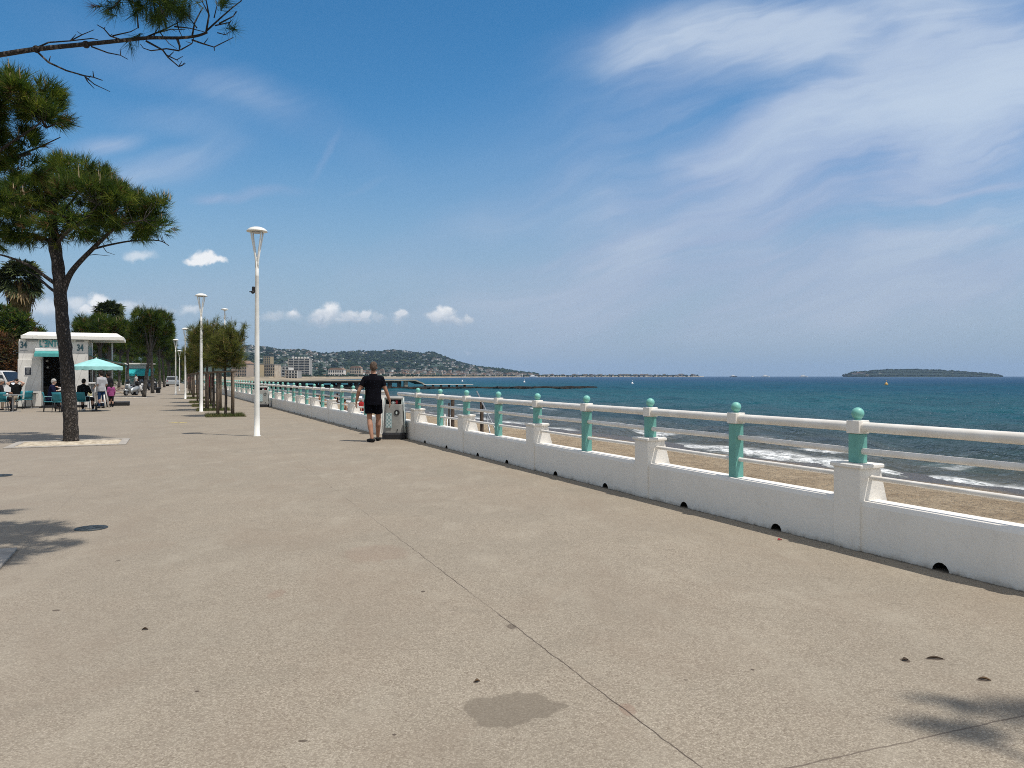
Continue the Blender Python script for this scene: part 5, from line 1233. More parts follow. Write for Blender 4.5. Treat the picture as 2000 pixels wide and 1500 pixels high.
def scooter(label, p, rz, paint, box=True):
    root = thing('motor_scooter', label, 'scooter', p, rz)
    wheel(root, (-.62, 0, .24), .24, .13); wheel(root, (.62, 0, .24), .24, .12)
    mb = MB(); mb.loft([[(-.85, -.14, .5), (-.85, .14, .5), (-.85, .1, .72), (-.85, -.1, .72)], [(-.5, -.2, .32), (-.5, .2, .32), (-.5, .16, .76), (-.5, -.16, .76)], [(0, -.18, .28), (0, .18, .28), (0, .14, .62), (0, -.14, .62)], [(.2, -.18, .22), (.2, .18, .22), (.2, .17, .34), (.2, -.17, .34)]], True, True, True); mb.build('body', paint, root)
    mb = MB(); mb.loft([[(.28, -.24, .25), (.28, .24, .25), (.36, .24, .25), (.36, -.24, .25)], [(.36, -.22, .65), (.36, .22, .65), (.5, .17, .65), (.5, -.17, .65)], [(.32, -.15, 1.0), (.32, .15, 1.0), (.42, .11, 1.0), (.42, -.11, 1.0)]], True, True, True); mb.build('front_shield', paint, root)
    mb = MB(); mb.loft([[(.44, -.16, .34), (.44, .16, .34), (.86, .06, .40), (.86, -.06, .40)], [(.46, -.09, .52), (.46, .09, .52), (.74, .05, .52), (.74, -.05, .52)]], True, True, True); mb.build('mudguard', paint, root)
    mb = MB(); mb.bbox((-.38, 0, .79), (.72, .28, .1), .04); mb.build('seat', M_BLACK, root)
    mb = MB(); mb.tube([(.30, -.34, 1.02), (.36, 0, 1.0), (.30, .34, 1.02)], .02, 6); mb.tube([(.36, 0, 1.0), (.62, 0, .3)], .03, 6); mb.build('handlebar', M_BLACK, root)
    mb = MB(); mb.loft([[(.42, -.18, .98), (.42, .18, .98), (.44, .18, .98), (.44, -.18, .98)], [(.34, -.15, 1.3), (.34, .15, 1.3), (.36, .15, 1.3), (.36, -.15, 1.3)]], True, True, True); mb.build('windscreen', M_GLASS, root)
    mb = MB(); mb.sphere((.5, 0, .86), (.06, .1, .08), 10, 6); mb.build('headlight', mat('lamp_glass', (.6, .6, .6), .2), root)
    if box: mb = MB(); mb.bbox((-.86, 0, 1.0), (.38, .40, .32), .06); mb.build('top_box', M_BLACK, root)
p = G(256, 772.5); scooter('silver grey scooter parked left of the grey pine trunk', p, R(-100), M_SIL)
p = G(270, 771.5); scooter('dark scooter with white front lying close to the grey pine trunk', p, R(-25), M_CAR, False)
p = PX(288, 735, 84); p.z = 0; scooter('black scooter parked between the two thin pine trunks', p, R(-80), M_BLACK)
p = PX(303, 735, 88); p.z = 0; scooter('black scooter parked right of the second thin pine trunk', p, R(-70), M_BLACK, False)
# heap of folded beach furniture by the trees
def folded(label, p):
    root = thing('deck_chair', label, 'deck chair', p, .4)
    for k in range(3):
        mb = MB(); mb.tube([(-.6, .12 * k, .0), (-.2, .12 * k, .55), (.5, .12 * k, .75), (.65, .12 * k, .65)], .03, 6); mb.tube([(-.5, .12 * k, .5), (.6, .12 * k, .05)], .03, 6); mb.build('frame', mat('pale_timber', (.38, .30, .21), .7), root)
    mb = MB(); mb.loft([[(-.5, 0, .30), (-.5, .3, .30), (-.5, .3, .34), (-.5, 0, .34)], [(.45, 0, .62), (.45, .3, .62), (.45, .3, .66), (.45, 0, .66)]], True, True, False); mb.build('sling', mat('dark_red_cloth', (.12, .03, .03), .8), root)
p = PX(232, 735, 62); p.z = 0; folded('folded wooden deck chair left of the silver scooter', p)
p = G(340, 764) ; 
root = thing('low_bench', 'low dark bench right of the second thin pine trunk', 'bench', PX(309, 767.5, 72), ROW + PI / 2)
root.location.z = 0
MB().bbox((0, 0, .45), (2.0, .4, .08), .02).build('seat', M_BLACK, root)
for x in (-.85, .85): MB().bbox((x, 0, .2), (.08, .36, .4), .01).build('leg', M_BLACK, root)
# ------------------------------------------------------------------ people
def skin(name, c): return mat(name, c, .55, tuple(v * .8 for v in c), 9, amt=.7)
SK1 = skin('skin_tanned', (.36, .195, .13)); SK2 = skin('skin_fair', (.52, .33, .25))
def cloth(name, c): return mat(name, c, .9, tuple(v * .75 for v in c), 7, bump=.25, bscale=14, spec=.04)
class Fig:
    """closed shapes gathered and fused into one continuous surface"""
    def __init__(s): s.mb = MB()
    def cap(s, a, b, ra, rb, fl=1.0, ax=None, n=12, flat=False):
        """tapered limb with rounded ends; fl squeezes it along ax"""
        a, b = Vector(a), Vector(b); d = (b - a); L = d.length; d = d.normalized() if L > 1e-6 else Vector((0, 0, 1))
        x = Vector(ax) if ax else (d.orthogonal()); x = (x - d * x.dot(d)).normalized(); y = d.cross(x)
        rings = []
        for i in range(1, 5): t = PI / 2 * i / 4; rings.append((a - d * ra * math.cos(t), ra * math.sin(t)))
        for i in range(0, 1 if flat else 4): t = PI / 2 * i / 4; rings.append((b + d * rb * math.sin(t), rb * math.cos(t)))
        s.mb.loft([[c + (x * math.cos(2 * PI * k / n) * fl + y * math.sin(2 * PI * k / n)) * r for k in range(n)] for c, r in rings], True, True, True)
    def ell(s, c, r, rot=None, n=16, m=12):
        if rot: s.mb.M = Matrix.Translation(Vector(c)) @ rot.to_4x4(); s.mb.sphere((0, 0, 0), r, n, m); s.mb.M = Matrix.Identity(4)
        else: s.mb.sphere(c, r, n, m)
    def done(s, name, matl, parent, vox, sm=3):
        o = s.mb.build(name, matl, parent)
        md = o.modifiers.new('r', 'REMESH'); md.mode = 'VOXEL'; md.voxel_size = vox; md.use_smooth_shade = True
        if sm: m2 = o.modifiers.new('s', 'SMOOTH'); m2.iterations = sm; m2.factor = .5
        bpy.context.view_layer.update(); return apply_mods(o)
def person(label, loc, rz, J, shirt, legs, shoes, hair, skn, vox=.016, sleeve=.5, leg_len=1.0, fingers=False, bulk=1.0, skirt=False, hat=None, sc=1.0, group=None, bare=False, hair_long=False):
    """J: joints in metres, person faces +y; legs_len fraction of the leg the trousers cover (0.45 = shorts)"""
    root = thing('person', label, 'person', loc, rz, group); root.scale = (sc,) * 3
    J = {k: Vector(v) for k, v in J.items()}; B = bulk
    pel, ch, nk, hd = J['pel'], J['ch'], J['nk'], J['hd']
    sx = (J['shR'] - J['shL']).normalized(); up = (ch - pel).normalized(); fw = up.cross(sx).normalized()   # fw = front
    f = Fig(); shirt_low = True
    def torso(f, e):
        hl = (J['shR'] - J['shL']).length / 2; L_ = (ch - pel).length; rings = []
        if not shirt_low or e == 0: f.cap(J['hiL'], J['hiR'], .105 * B, .105 * B)
        for (q_, w_, d_, o_) in ((-.14 if e else -.08, .178, .118, 0), (0, .176, .116, 0), (.12, .168, .108, .0), (.24, .176, .112, .004), (L_, .196, .125, .0), (L_ + .08, .20, .122, -.006), (L_ + .14, hl * .88, .095, -.01), (L_ + .175, hl * .66, .078, -.01), (L_ + .205, hl * .42, .066, -.008), (L_ + .235, .066, .060, 0)):
            cc = pel.lerp(ch, min(1, q_ / L_)) if q_ <= L_ else ch + ((nk - ch).normalized() * (q_ - L_))
            if q_ < 0: cc = pel + up * q_
            w_ = w_ * (B if q_ <= L_ + .1 else 1) + e; d_ = d_ * B + e
            rings.append([cc + fw * o_ + sx * w_ * math.copysign(abs(math.cos(2 * PI * k / 24)) ** .8, math.cos(2 * PI * k / 24)) + fw * d_ * math.copysign(abs(math.sin(2 * PI * k / 24)) ** .85, math.sin(2 * PI * k / 24)) for k in range(24)])
        f.mb.loft(rings, True, True, True)
        for sd in 'LR': f.cap(J['sh' + sd].lerp(ch + up * .12, .5), J['sh' + sd], .066 + e, .058 + e)
    torso(f, 0)
    f.cap(nk - (hd - nk) * .3, nk + (hd - nk) * .6, .060, .055)
    hu = (hd - nk).normalized()
    hf = (J['look'] if 'look' in J else fw).normalized(); hf = (hf - hu * hf.dot(hu) * .6).normalized(); hs = hf.cross(hu).normalized()
    rot = Matrix((hs, hf, hs.cross(hf))).transposed()
    def H(x, y, z): return hd + rot @ Vector((x, y, z))
    f.ell(H(0, -.008, .025), (.076, .096, .098), rot); f.ell(H(0, .018, -.045), (.060, .074, .075), rot); f.cap(H(0, .093, .01), H(0, .108, -.025), .010, .015); f.ell(H(0, .072, -.088), (.028, .026, .022), rot)
    f.cap(H(-.03, .084, -.058), H(.03, .084, -.058), .009, .009)
    for s in (-1, 1): f.ell(H(.077 * s, -.005, -.01), (.013, .022, .034), rot)
    for s, sd in ((-1, 'L'), (1, 'R')):
        sh, el, ha, hi, kn, an = (J[k + sd] for k in ('sh', 'el', 'ha', 'hi', 'kn', 'an'))
        f.cap(sh, el, .056 * B, .043 * B); f.cap(sh.lerp(el, .3), sh.lerp(el, .6), .054 * B, .05 * B); f.cap(el, el.lerp(ha, .35), .043 * B, .043 * B); f.cap(el.lerp(ha, .3), ha, .043 * B, .027)
        hv = (ha - el).normalized(); pd = J.get('fi' + sd, hv); pd = Vector(pd).normalized(); pw = pd.cross(sx).normalized() if abs(pd.dot(sx)) < .9 else pd.cross(fw).normalized()   # palm width direction
        pt = pd.cross(pw).normalized()
        if fingers:
            f.cap(ha + pd * .02, ha + pd * .075, .030, .038, .5, pt)
            for k, (o_, L_) in enumerate(((-.030, .058), (-.010, .072), (.010, .068), (.029, .052))):
                b0 = ha + pd * .088 + pw * o_; b1 = b0 + pd * L_ * .5 + pt * .006 * s; b2 = b1 + pd * L_ * .42 - pt * (-.016) * s
                f.cap(b0 - pd * .02, b1, .0105, .0095, n=8); f.cap(b1, b2, .0095, .008, n=8)
            t0 = ha + pd * .03 - pw * .028; f.cap(t0, t0 + pd * .045 - pw * .03, .013, .011, n=8); f.cap(t0 + pd * .045 - pw * .03, t0 + pd * .078 - pw * .032, .011, .009, n=8)
        else:
            f.cap(ha + pd * .01, ha + pd * .13, .034, .024, .6, pt); f.cap(ha + pd * .03, ha + pd * .08 - pw * .045, .015, .011)
        f.cap(hi, kn, .088 * B, .056 * B); f.cap(hi.lerp(kn, .1), hi.lerp(kn, .6), .09 * B, .074 * B)
        back = -fw if abs((an - kn).normalized().dot(fw)) < .8 else -up
        f.cap(kn, kn.lerp(an, .32) + back * .018, .056 * B, .066 * B); f.cap(kn.lerp(an, .32) + back * .018, an, .066 * B, .038)
        toe = J.get('to' + sd, an + fw * .17 - Vector((0, 0, .06))); td = (toe - an); td.z = 0; td = td.normalized() if td.length > .01 else fw
        f.cap(an - Vector((0, 0, .045)) - td * .02, an + td * .13 - Vector((0, 0, .06)), .034, .026)
    f.done('body', skn, root, vox, 2)
    e = .012
    if shirt:
        g = Fig(); torso(g, e + .004)
        for sd in 'LR':
            sh, el, ha = J['sh' + sd], J['el' + sd], J['ha' + sd]
            if sleeve <= 1: g.cap(sh, sh.lerp(el, sleeve), .070 * B, .069 * B, flat=True)
            else: g.cap(sh, el, .070 * B, .056 * B); g.cap(el, el.lerp(ha, .93), .056 * B, .040)
        g.done('shirt', shirt, root, vox, 5)
    if legs:
        g = Fig(); g.cap(J['hiL'].lerp(J['hiR'], .12), J['hiL'].lerp(J['hiR'], .88), .115 * B, .115 * B)
        for sd in 'LR':
            hi, kn, an = (J[k + sd] for k in ('hi', 'kn', 'an'))
            if leg_len < .6: g.cap(hi, hi.lerp(kn, leg_len * 1.45), .112 * B, .106 * B, flat=True)
            else: g.cap(hi, kn, .106 * B, .074 * B); g.cap(kn, kn.lerp(an, .92), .074 * B, .058)
        g.done('shorts' if leg_len < .6 else 'trousers', legs, root, vox, 3)
    if shoes:
        for sd in 'LR':
            g = Fig(); an = J['an' + sd]; toe = J.get('to' + sd, an + fw * .17); td = toe - an; td.z = 0; td = td.normalized() if td.length > .01 else fw
            g.cap(an - Vector((0, 0, .05)) - td * .045, an + td * .14 - Vector((0, 0, .06)), .043, .036, 1.15, td.cross(Vector((0, 0, 1)))); g.done('shoe', shoes, root, min(vox, .012), 2)
    if hair:
        g = Fig(); g.ell(H(0, -.016, .045), (.087, .103, .096), rot); g.ell(H(0, -.045, .0), (.080, .074, .090), rot)
        if hair_long: g.cap(H(0, -.06, 0), H(0, -.08, -.2), .075, .06, 1.3, hs)
        g.done('hair', hair, root, min(vox, .012), 1)
    if hat: g = Fig(); g.ell(H(0, -.01, .06), (.09, .11, .08), rot); g.done('hat', hat, root, vox, 1)
    return root
# --- the walking man: left foot behind, toes out; arms slightly away from the body
M_BT = cloth('black_cotton', (.006, .006, .009)); M_BS = cloth('black_shorts', (.005, .005, .008)); M_HB = mat('greying_brown_hair', (.060, .038, .026), .8, (.13, .10, .08), 40, bump=.5, bscale=120); M_SHOE = mat('black_shoe', (.012, .012, .013), .6)
JM = dict(pel=(0, 0, .99), ch=(0, .015, 1.35), nk=(0, .005, 1.575), hd=(.005, .03, 1.735), shL=(-.188, .01, 1.465), shR=(.188, .01, 1.465), elL=(-.325, -.05, 1.185), elR=(.30, .02, 1.18), haL=(-.395, .03, .93), haR=(.375, .10, .94), fiL=(-.05, .10, -1), fiR=(.03, .12, -1),
          hiL=(-.10, 0, .95), hiR=(.10, 0, .95), knL=(-.085, .0, .52), knR=(.11, .12, .53), anL=(-.005, -.20, .10), anR=(.085, .22, .10), toL=(-.15, -.06, .03), toR=(.13, .41, .03), look=(0, 1, -.05))
mp = G(728, 863)
man = person('man in black T-shirt and black shorts walking away, seen from behind', (mp.x, mp.y + .06, 0), R(4), JM, M_BT, M_BS, M_SHOE, M_HB, SK1, .0085, .58, .47, True, 1.0, sc=1.015)
mb = MB(); mb.lathe([(.068, 0), (.072, .012), (.068, .024), (.062, .024), (.062, 0)], n=20, sx=1.05, sy=1.0); nb = mb.build('neckband', M_BT, man); nb.location = (0, .012, 1.562)
def seated(lean=.08, arms='table', spread=.1):
    z = .50; J = dict(pel=(0, 0, z + .09), ch=(0, lean, z + .46), nk=(0, lean * 1.3, z + .67), hd=(0, lean * 1.3 + .03, z + .81), shL=(-.19, lean, z + .58), shR=(.19, lean, z + .58), hiL=(-.1, .02, z + .05), hiR=(.1, .02, z + .05), knL=(-.12 - spread, .46, z + .04), knR=(.12 + spread, .46, z + .04), anL=(-.12 - spread, .50, .09), anR=(.12 + spread, .50, .09))
    if arms == 'head': J.update(elL=(-.40, lean + .06, z + .72), elR=(.40, lean + .06, z + .72), haL=(-.13, lean - .04, z + .83), haR=(.13, lean - .04, z + .83), fiL=(1, -.1, .1), fiR=(-1, -.1, .1))
    elif arms == 'table': J.update(elL=(-.27, lean + .10, z + .32), elR=(.27, lean + .10, z + .32), haL=(-.17, lean + .34, z + .30), haR=(.17, lean + .34, z + .30))
    elif arms == 'reach': J.update(elL=(-.24, lean + .2, z + .42), elR=(.24, lean + .18, z + .40), haL=(-.12, lean + .42, z + .52), haR=(.12, lean + .40, z + .36))
    else: J.update(elL=(-.27, lean - .02, z + .30), elR=(.27, lean - .02, z + .30), haL=(-.22, lean + .2, z + .16), haR=(.22, lean + .2, z + .16))
    return J
M_NAVY = cloth('navy_jacket', (.012, .014, .038)); M_BLK = cloth('black_jacket', (.010, .011, .012)); M_BEI = cloth('beige_trousers', (.23, .19, .145)); M_GREYH = mat('grey_hair', (.42, .41, .39), .7, (.28, .27, .25), 30); M_DKH = mat('dark_hair', (.02, .016, .013), .7)
M_PALE = cloth('pale_shirt', (.60, .55, .52)); M_DENIM = cloth('blue_denim', (.018, .045, .11)); M_GREYS = cloth('light_grey_shirt', (.40, .40, .42)); M_PURP = cloth('pink_purple_jacket', (.30, .075, .20)); M_DKP = cloth('dark_trousers', (.02, .019, .022)); M_WHT = cloth('white_cloth', (.7, .7, .68))
def ch_loc(px, py): return G(px, py)
c = G(29, 800); person('man in black top and beige trousers leaning back with both hands behind his head', (c.x, c.y, 0), R(178), seated(-.10, 'head', .12), M_BLK, M_BEI, M_SHOE, M_DKH, SK2, .018, .5, 1.0, bulk=1.08)
c = G(3, 803); person('person in dark clothes at the left edge of the photo beside the bistro table', (c.x - .12, c.y, 0), R(-60), seated(.05, 'table'), M_DKP, M_DKP, M_SHOE, M_GREYH, SK1, .02, 1.5, 1.0)
c = G(97, 804); person('grey-haired person in a navy jacket seated left of the slanting pine trunk', (c.x, c.y, 0), R(-62), seated(.10, 'table'), M_NAVY, M_NAVY, M_SHOE, M_GREYH, SK2, .018, 1.5, 1.0)
c = G(131, 798); person('person in a pale shirt mostly hidden behind the slanting pine trunk', (c.x, c.y + .3, 0), R(130), seated(.12, 'reach'), M_PALE, M_DKP, M_SHOE, M_DKH, SK2, .02, 1.5, 1.0)
c = G(161, 803); person('dark-haired person in black seated with back turned right of the slanting pine trunk', (c.x, c.y, 0), R(4), seated(.08, 'table'), M_BLK, M_DKP, M_WHT, M_DKH, SK2, .018, 1.5, 1.0, bulk=1.05)
def standing(step=.0, hands=.0): return dict(pel=(0, 0, .95), ch=(0, .02, 1.30), nk=(0, .01, 1.52), hd=(0, .04, 1.66), shL=(-.19, 0, 1.43), shR=(.19, 0, 1.43), elL=(-.25, -.03, 1.14), elR=(.25, -.03, 1.14), haL=(-.25, .10 + hands, .90 + hands), haR=(.25, .10 + hands, .90 + hands), hiL=(-.09, 0, .91), hiR=(.09, 0, .91), knL=(-.10, step * .6, .50), knR=(.10, -step * .3, .50), anL=(-.10, step, .09), anR=(.10, -step, .10))
c = PX(198, 735, 37.3); person('person in light grey shirt and blue jeans standing at the kiosk counter', (c.x, c.y, .0), R(60), standing(.03, .1), M_GREYS, M_DENIM, M_SHOE, M_DKH, SK2, .02, .9, 1.0, sc=1.0)
c = PX(217, 735, 38.5); person('child in a pink purple jacket standing right of the white high stool', (c.x, c.y, 0), R(40), standing(.02), M_PURP, M_DKP, M_SHOE, M_DKH, SK2, .02, 1.5, 1.0, sc=.68, hair_long=True)
c = PX(211.5, 735, 38.9); person('person in dark clothes under the aqua umbrella beside the child in purple', (c.x, c.y, 0), R(70), standing(.02), M_DKP, M_DKP, M_SHOE, M_DKH, SK1, .02, 1.5, 1.0, sc=.98)
c = PX(410, 735, 52); c.z = 0; person('person in a dark red top walking behind the tamarisk stakes', c, R(170), standing(.12), cloth('dark_red_top', (.16, .015, .025)), M_DKP, M_SHOE, M_DKH, SK1, .022, 1.2, 1.0)
c = PX(371, 735, 92); c.z = 0; person('far person in a pinkish top beyond the tamarisk row', c, R(200), standing(.12), cloth('pink_top', (.45, .2, .2)), M_DKP, M_SHOE, M_DKH, SK1, .025, .6, 1.0)
c = PX(266, 735, 91); c.z = 0; person('far person in a bright white top in front of the teal kiosk', c, R(150), standing(.05), M_WHT, M_DENIM, M_SHOE, M_DKH, SK1, .025, .6, 1.0)
# --- people on the sand beyond the sea wall
def lying(): return dict(pel=(0, 0, .14), ch=(0, .0, .18), nk=(0, 0, .2), hd=(0, 0, .2))
def sitting_ground(): return dict(pel=(0, 0, .12), ch=(0, -.10, .50), nk=(0, -.12, .70), hd=(0, -.10, .84), shL=(-.19, -.1, .62), shR=(.19, -.1, .62), elL=(-.27, -.24, .36), elR=(.27, -.24, .36), haL=(-.27, -.36, .06), haR=(.27, -.36, .06), hiL=(-.1, .04, .11), hiR=(.1, .04, .11), knL=(-.13, .42, .44), knR=(.13, .44, .34), anL=(-.13, .74, .09), anR=(.13, .84, .09), look=(0, 1, 0))
M_TOW = [cloth('white_towel', (.74, .74, .72)), cloth('blue_towel', (.12, .30, .55)), cloth('dark_towel', (.02, .02, .025)), cloth('pink_towel', (.6, .3, .28))]
SWIM = [cloth('black_swimwear', (.012, .012, .014)), cloth('red_swimwear', (.35, .03, .03)), cloth('blue_swimwear', (.03, .09, .3))]
for i, (px, py, ti, si, rz, lab) in enumerate([(676, 806, 1, 0, -60, 'sunbather seated on a blue towel beyond the sea wall, left of the walking man'), (706, 803, 0, 1, 200, 'sunbather in red seated on a white towel right behind the walking man\'s left arm'), (626, 789, 2, 0, -80, 'sunbather in black on a dark towel far left of the walking man'), (657, 783, 2, 0, 60, 'sunbather on a dark towel farther back on the sand'), (764, 792, 0, 0, -70, 'sunbather on a white towel behind the litter bin')]):
    p = G(px, py, -1.0); p.z = zb(p.x, p.y, 0)
    mb = MB(); mb.bbox((0, .2, .02), (.9, 1.8, .03), .01); t = mb.build('beach_towel', M_TOW[ti]); t.location = p; t.rotation_euler = (0, 0, R(rz)); setp(t, ('blue', 'white', 'dark', 'dark', 'white')[i] + ' beach towel under the ' + lab.split(' beyond')[0].replace('sunbather', 'sunbather', 1)[:60] if False else ['blue towel on the sand under the sunbather left of the walking man', 'white towel on the sand right behind the walking man\'s left arm', 'dark towel under the sunbather far left of the walking man', 'dark towel farther back on the sand', 'white towel on the sand behind the litter bin'][i], 'towel')
    person(lab, (p.x, p.y, p.z + .03), R(rz), sitting_ground(), None if i % 2 == 0 else SWIM[si], SWIM[si], None, M_DKH, SK1, .022, .3, .3, sc=.95)
def parasol(label, px, py, c1, closed=False, tilt=0):
    p = G(px, py, -1.05); p.z = zb(p.x, p.y, 0); root = thing('beach_parasol', label, 'parasol', p)
    root.rotation_euler = (R(tilt), 0, 0)
    MB().tube([(0, 0, -.1), (0, 0, 1.9)], .02, 6).build('pole', M_WHITE, root)
    mb = MB(); mb.lathe([(.95, 1.5), (.7, 1.72), (.35, 1.86), (.03, 1.92)] if not closed else [(.10, .9), (.12, 1.2), (.05, 1.9)], n=8, sm=False); mb.build('canopy', c1, root)
# dark boats/floats drawn up on the sand
def dinghy(label, px, py, rz, L=2.6, paint=None):
    p = G(px, py, -1.0); p.z = zb(p.x, p.y, 0) + .02; root = thing('rowing_boat', label, 'boat', p, R(rz)); rings = []
    for i in range(9):
        f = i / 8; w = .55 * math.sin(PI * (.12 + .80 * f)) ** .6 * (1 if f < .7 else (1 - f) / .3 * .8 + .2); z0 = .02 + .25 * max(0, f - .6) ** 1.3
        rings.append([(-L / 2 + L * f, -w, .5 + .14 * f), (-L / 2 + L * f, -w * .7, z0 + .1), (-L / 2 + L * f, 0, z0), (-L / 2 + L * f, w * .7, z0 + .1), (-L / 2 + L * f, w, .5 + .14 * f), (-L / 2 + L * f, w * .85, .48 + .12 * f), (-L / 2 + L * f, 0, .42), (-L / 2 + L * f, -w * .85, .48 + .12 * f)])
    MB().loft(rings).build('hull', paint, root)
    for x in (-.4, .5): MB().bbox((x, 0, .47), (.2, .8, .04), .01).build('thwart', M_STAKE, root)
M_BOATD = mat('dark_boat', (.02, .02, .024), .5)
dinghy('dark rowing boat drawn up on the sand, left of the walking man', 640, 770, 8, 3.4, M_BOATD); dinghy('dark rowing boat on the sand nearest the walking man\'s shoulder', 672, 768, -6, 3.4, M_BOATD); dinghy('pale rowing boat drawn up on the sand near the water', 683, 776, 4, 3.0, M_WHITE)

# ------------------------------------------------------------------ beach stair rails behind the wall
M_OLDW = mat('weathered_dark_timber', (.07, .052, .04), .85, (.03, .022, .018), 8, bump=.4); M_STEEL = mat('galvanised_steel', (.34, .36, .38), .4, metal=.6)
def stair_rail():
    b = PX(884, 735, 18.6); b.z = -1.0; root = thing('beach_gate', 'row of thin upright rods beside a thick dark post behind the sea wall', 'gate', b)
    MB().tube([(0.0, 0, -.2), (0, 0, 2.02)], .045, 8).build('post', M_OLDW, root)
    for i, px in enumerate((868.5, 873.5, 878.2)): 
        x = (px - 884.5) * 18.6 / F; MB().tube([(x, .15, -.2), (x, .15, 1.52 + .1 * (i == 0))], .017, 6).build('rod', M_WHITE if i % 2 == 0 else M_STEEL, root)
    MB().tube([(.0 - .09, .02, -.2), (-.09, .02, 1.9)], .02, 6).build('rod', M_OLDW, root)
    b2 = PX(941, 735, 16.6); b2.z = -1.0; r2 = thing('handrail', 'slanting galvanised double handrail on a dark timber post behind the sea wall', 'handrail', b2)
    MB().tube([(0, 0, -.2), (0, 0, 2.02)], .040, 8).build('post', M_OLDW, r2)
    d = 16.6
    for k in (0, 1):
        a = PX(931 + 7 * k, 764 + 16 * k, d) - b2; c = PX(967, 838, d - .6) - b2; c.z -= .35 * 0; a.y += .1 * k; e = c + (c - a) * .45
        MB().tube([a, c, e], .016, 6).build('tube', M_STEEL, r2)
    MB().tube([PX(950, 812, d - .2) - b2, PX(967, 838, d - .5) - b2 + Vector((0, 0, -.6))], .016, 6).build('tube', M_STEEL, r2)
stair_rail()

# ------------------------------------------------------------------ jetties and rocks
M_CONC = mat('jetty_concrete', (.36, .33, .27), .85, (.26, .235, .19), .25, bump=.2); M_CONCD = mat('dark_concrete', (.055, .052, .048), .7, (.03, .03, .03), 1); M_ROCK = mat('dark_rock', (.012, .011, .010), .8, (.028, .025, .022), .9, bump=.6)  # darker concrete for what stands below the jetty decks
def jetty():
    a, b = PX(420, 744, 160), PX(812, 744.5, 186); a.z = b.z = .55; d = (b - a).normalized(); n = Vector((d.y, -d.x, 0)); L = (b - a).length
    root = thing('jetty', 'long concrete jetty on dark piles running out from the beach left of the litter bin', 'jetty', a, math.atan2(d.y, d.x)); 
    MB().bbox((L / 2, 2.2, 0), (L, 5.0, .32), .05).build('deck', M_CONC, root)
    ramp = MB(); ramp.prism([(L, .16), (L, -.2), (L + 2.2, -.95), (L + 2.2, -.72)], -.3, 4.7); ramp.build('ramp', M_CONC, root)
    k = 0; x = 2.0
    while x < L:
        for y in (.4, 4.0):
            mb = MB(); mb.box((x, y, -1.2), (.9, .6, 2.1)); mb.build('pile', M_CONC if x > L - 6 else M_CONCD, root)
        x += 4.2
    MB().box((L / 2 - 2, 2.2, -.36), (L - 5, 4.4, .4)).build('beam', M_CONCD, root)
    MB().box((L * .42, 3.2, -1.45), (L * .82, 2.6, 1.0)).build('footing', M_CONCD, root)
jetty()
def low_jetty():
    a, b = PX(828, 751, 186), PX(924, 751.2, 192); a.z = b.z = -.50; d = (b - a).normalized(); L = (b - a).length
    root = thing('jetty', 'thin pale low jetty at the end of the long concrete one', 'jetty', a, math.atan2(d.y, d.x))
    MB().bbox((L / 2, .6, 0), (L, 1.6, .16), .04).build('deck', mat('pale_deck', (.55, .54, .5), .7), root)
    x = .5
    while x < L: MB().box((x, .6, -.6), (.35, .8, 1.1)).build('pile', M_CONCD, root); x += 2.1
low_jetty()
def rocks(name, label, a, b, w, h, n, seed):
    r_ = np.random.default_rng(seed); mb = MB(); d = b - a; L = d.length; d = d.normalized(); nn = Vector((d.y, -d.x, 0))
    ico = [(0, 0, -1), (.72, -.53, -.45), (-.28, -.85, -.45), (-.89, 0, -.45), (-.28, .85, -.45), (.72, .53, -.45), (.28, -.85, .45), (-.72, -.53, .45), (-.72, .53, .45), (.28, .85, .45), (.89, 0, .45), (0, 0, 1)]
    tri = [(0, 1, 2), (1, 0, 5), (0, 2, 3), (0, 3, 4), (0, 4, 5), (1, 5, 10), (2, 1, 6), (3, 2, 7), (4, 3, 8), (5, 4, 9), (1, 10, 6), (2, 6, 7), (3, 7, 8), (4, 8, 9), (5, 9, 10), (6, 10, 11), (7, 6, 11), (8, 7, 11), (9, 8, 11), (10, 9, 11)]
    for i in range(n):
        f = r_.random(); c = d * L * f + nn * r_.normal() * w * .5; s = h * (.6 + .6 * r_.random())
        q = Quaternion(Vector(r_.normal(size=3)).normalized(), r_.random() * 6); sc = Vector((1 + .5 * r_.random(), 1, .7))
        bb = mb.addv([c + Vector((0, 0, SEA + .02 - a.z)) + q @ Vector((x * sc.x * s, y * sc.y * s, z * sc.z * s)) * (1 + .2 * r_.normal()) for x, y, z in ico])
        for t in tri: mb.face([bb + k for k in t])
    q = [d * L * i / 40 for i in range(41)]; z0 = SEA - a.z
    mb.loft([[p + nn * y_ + Vector((0, 0, z0 + z_ * (1 + .12 * r_.normal()))) for y_, z_ in ((-1.7, -.3), (-1.1, .46), (1.0, .48), (1.7, -.3))] for p in q], True, True, False)
    o = mb.build(name, M_ROCK); o.location = a; return setp(o, label, 'breakwater')
a, b = PX(640, 757, 172), PX(1164, 757, 181); a.z = b.z = 0; rocks('rock_breakwater', 'long low breakwater of dark rocks in front of the jetty', a, b, 1.6, .36, 2200, 3)
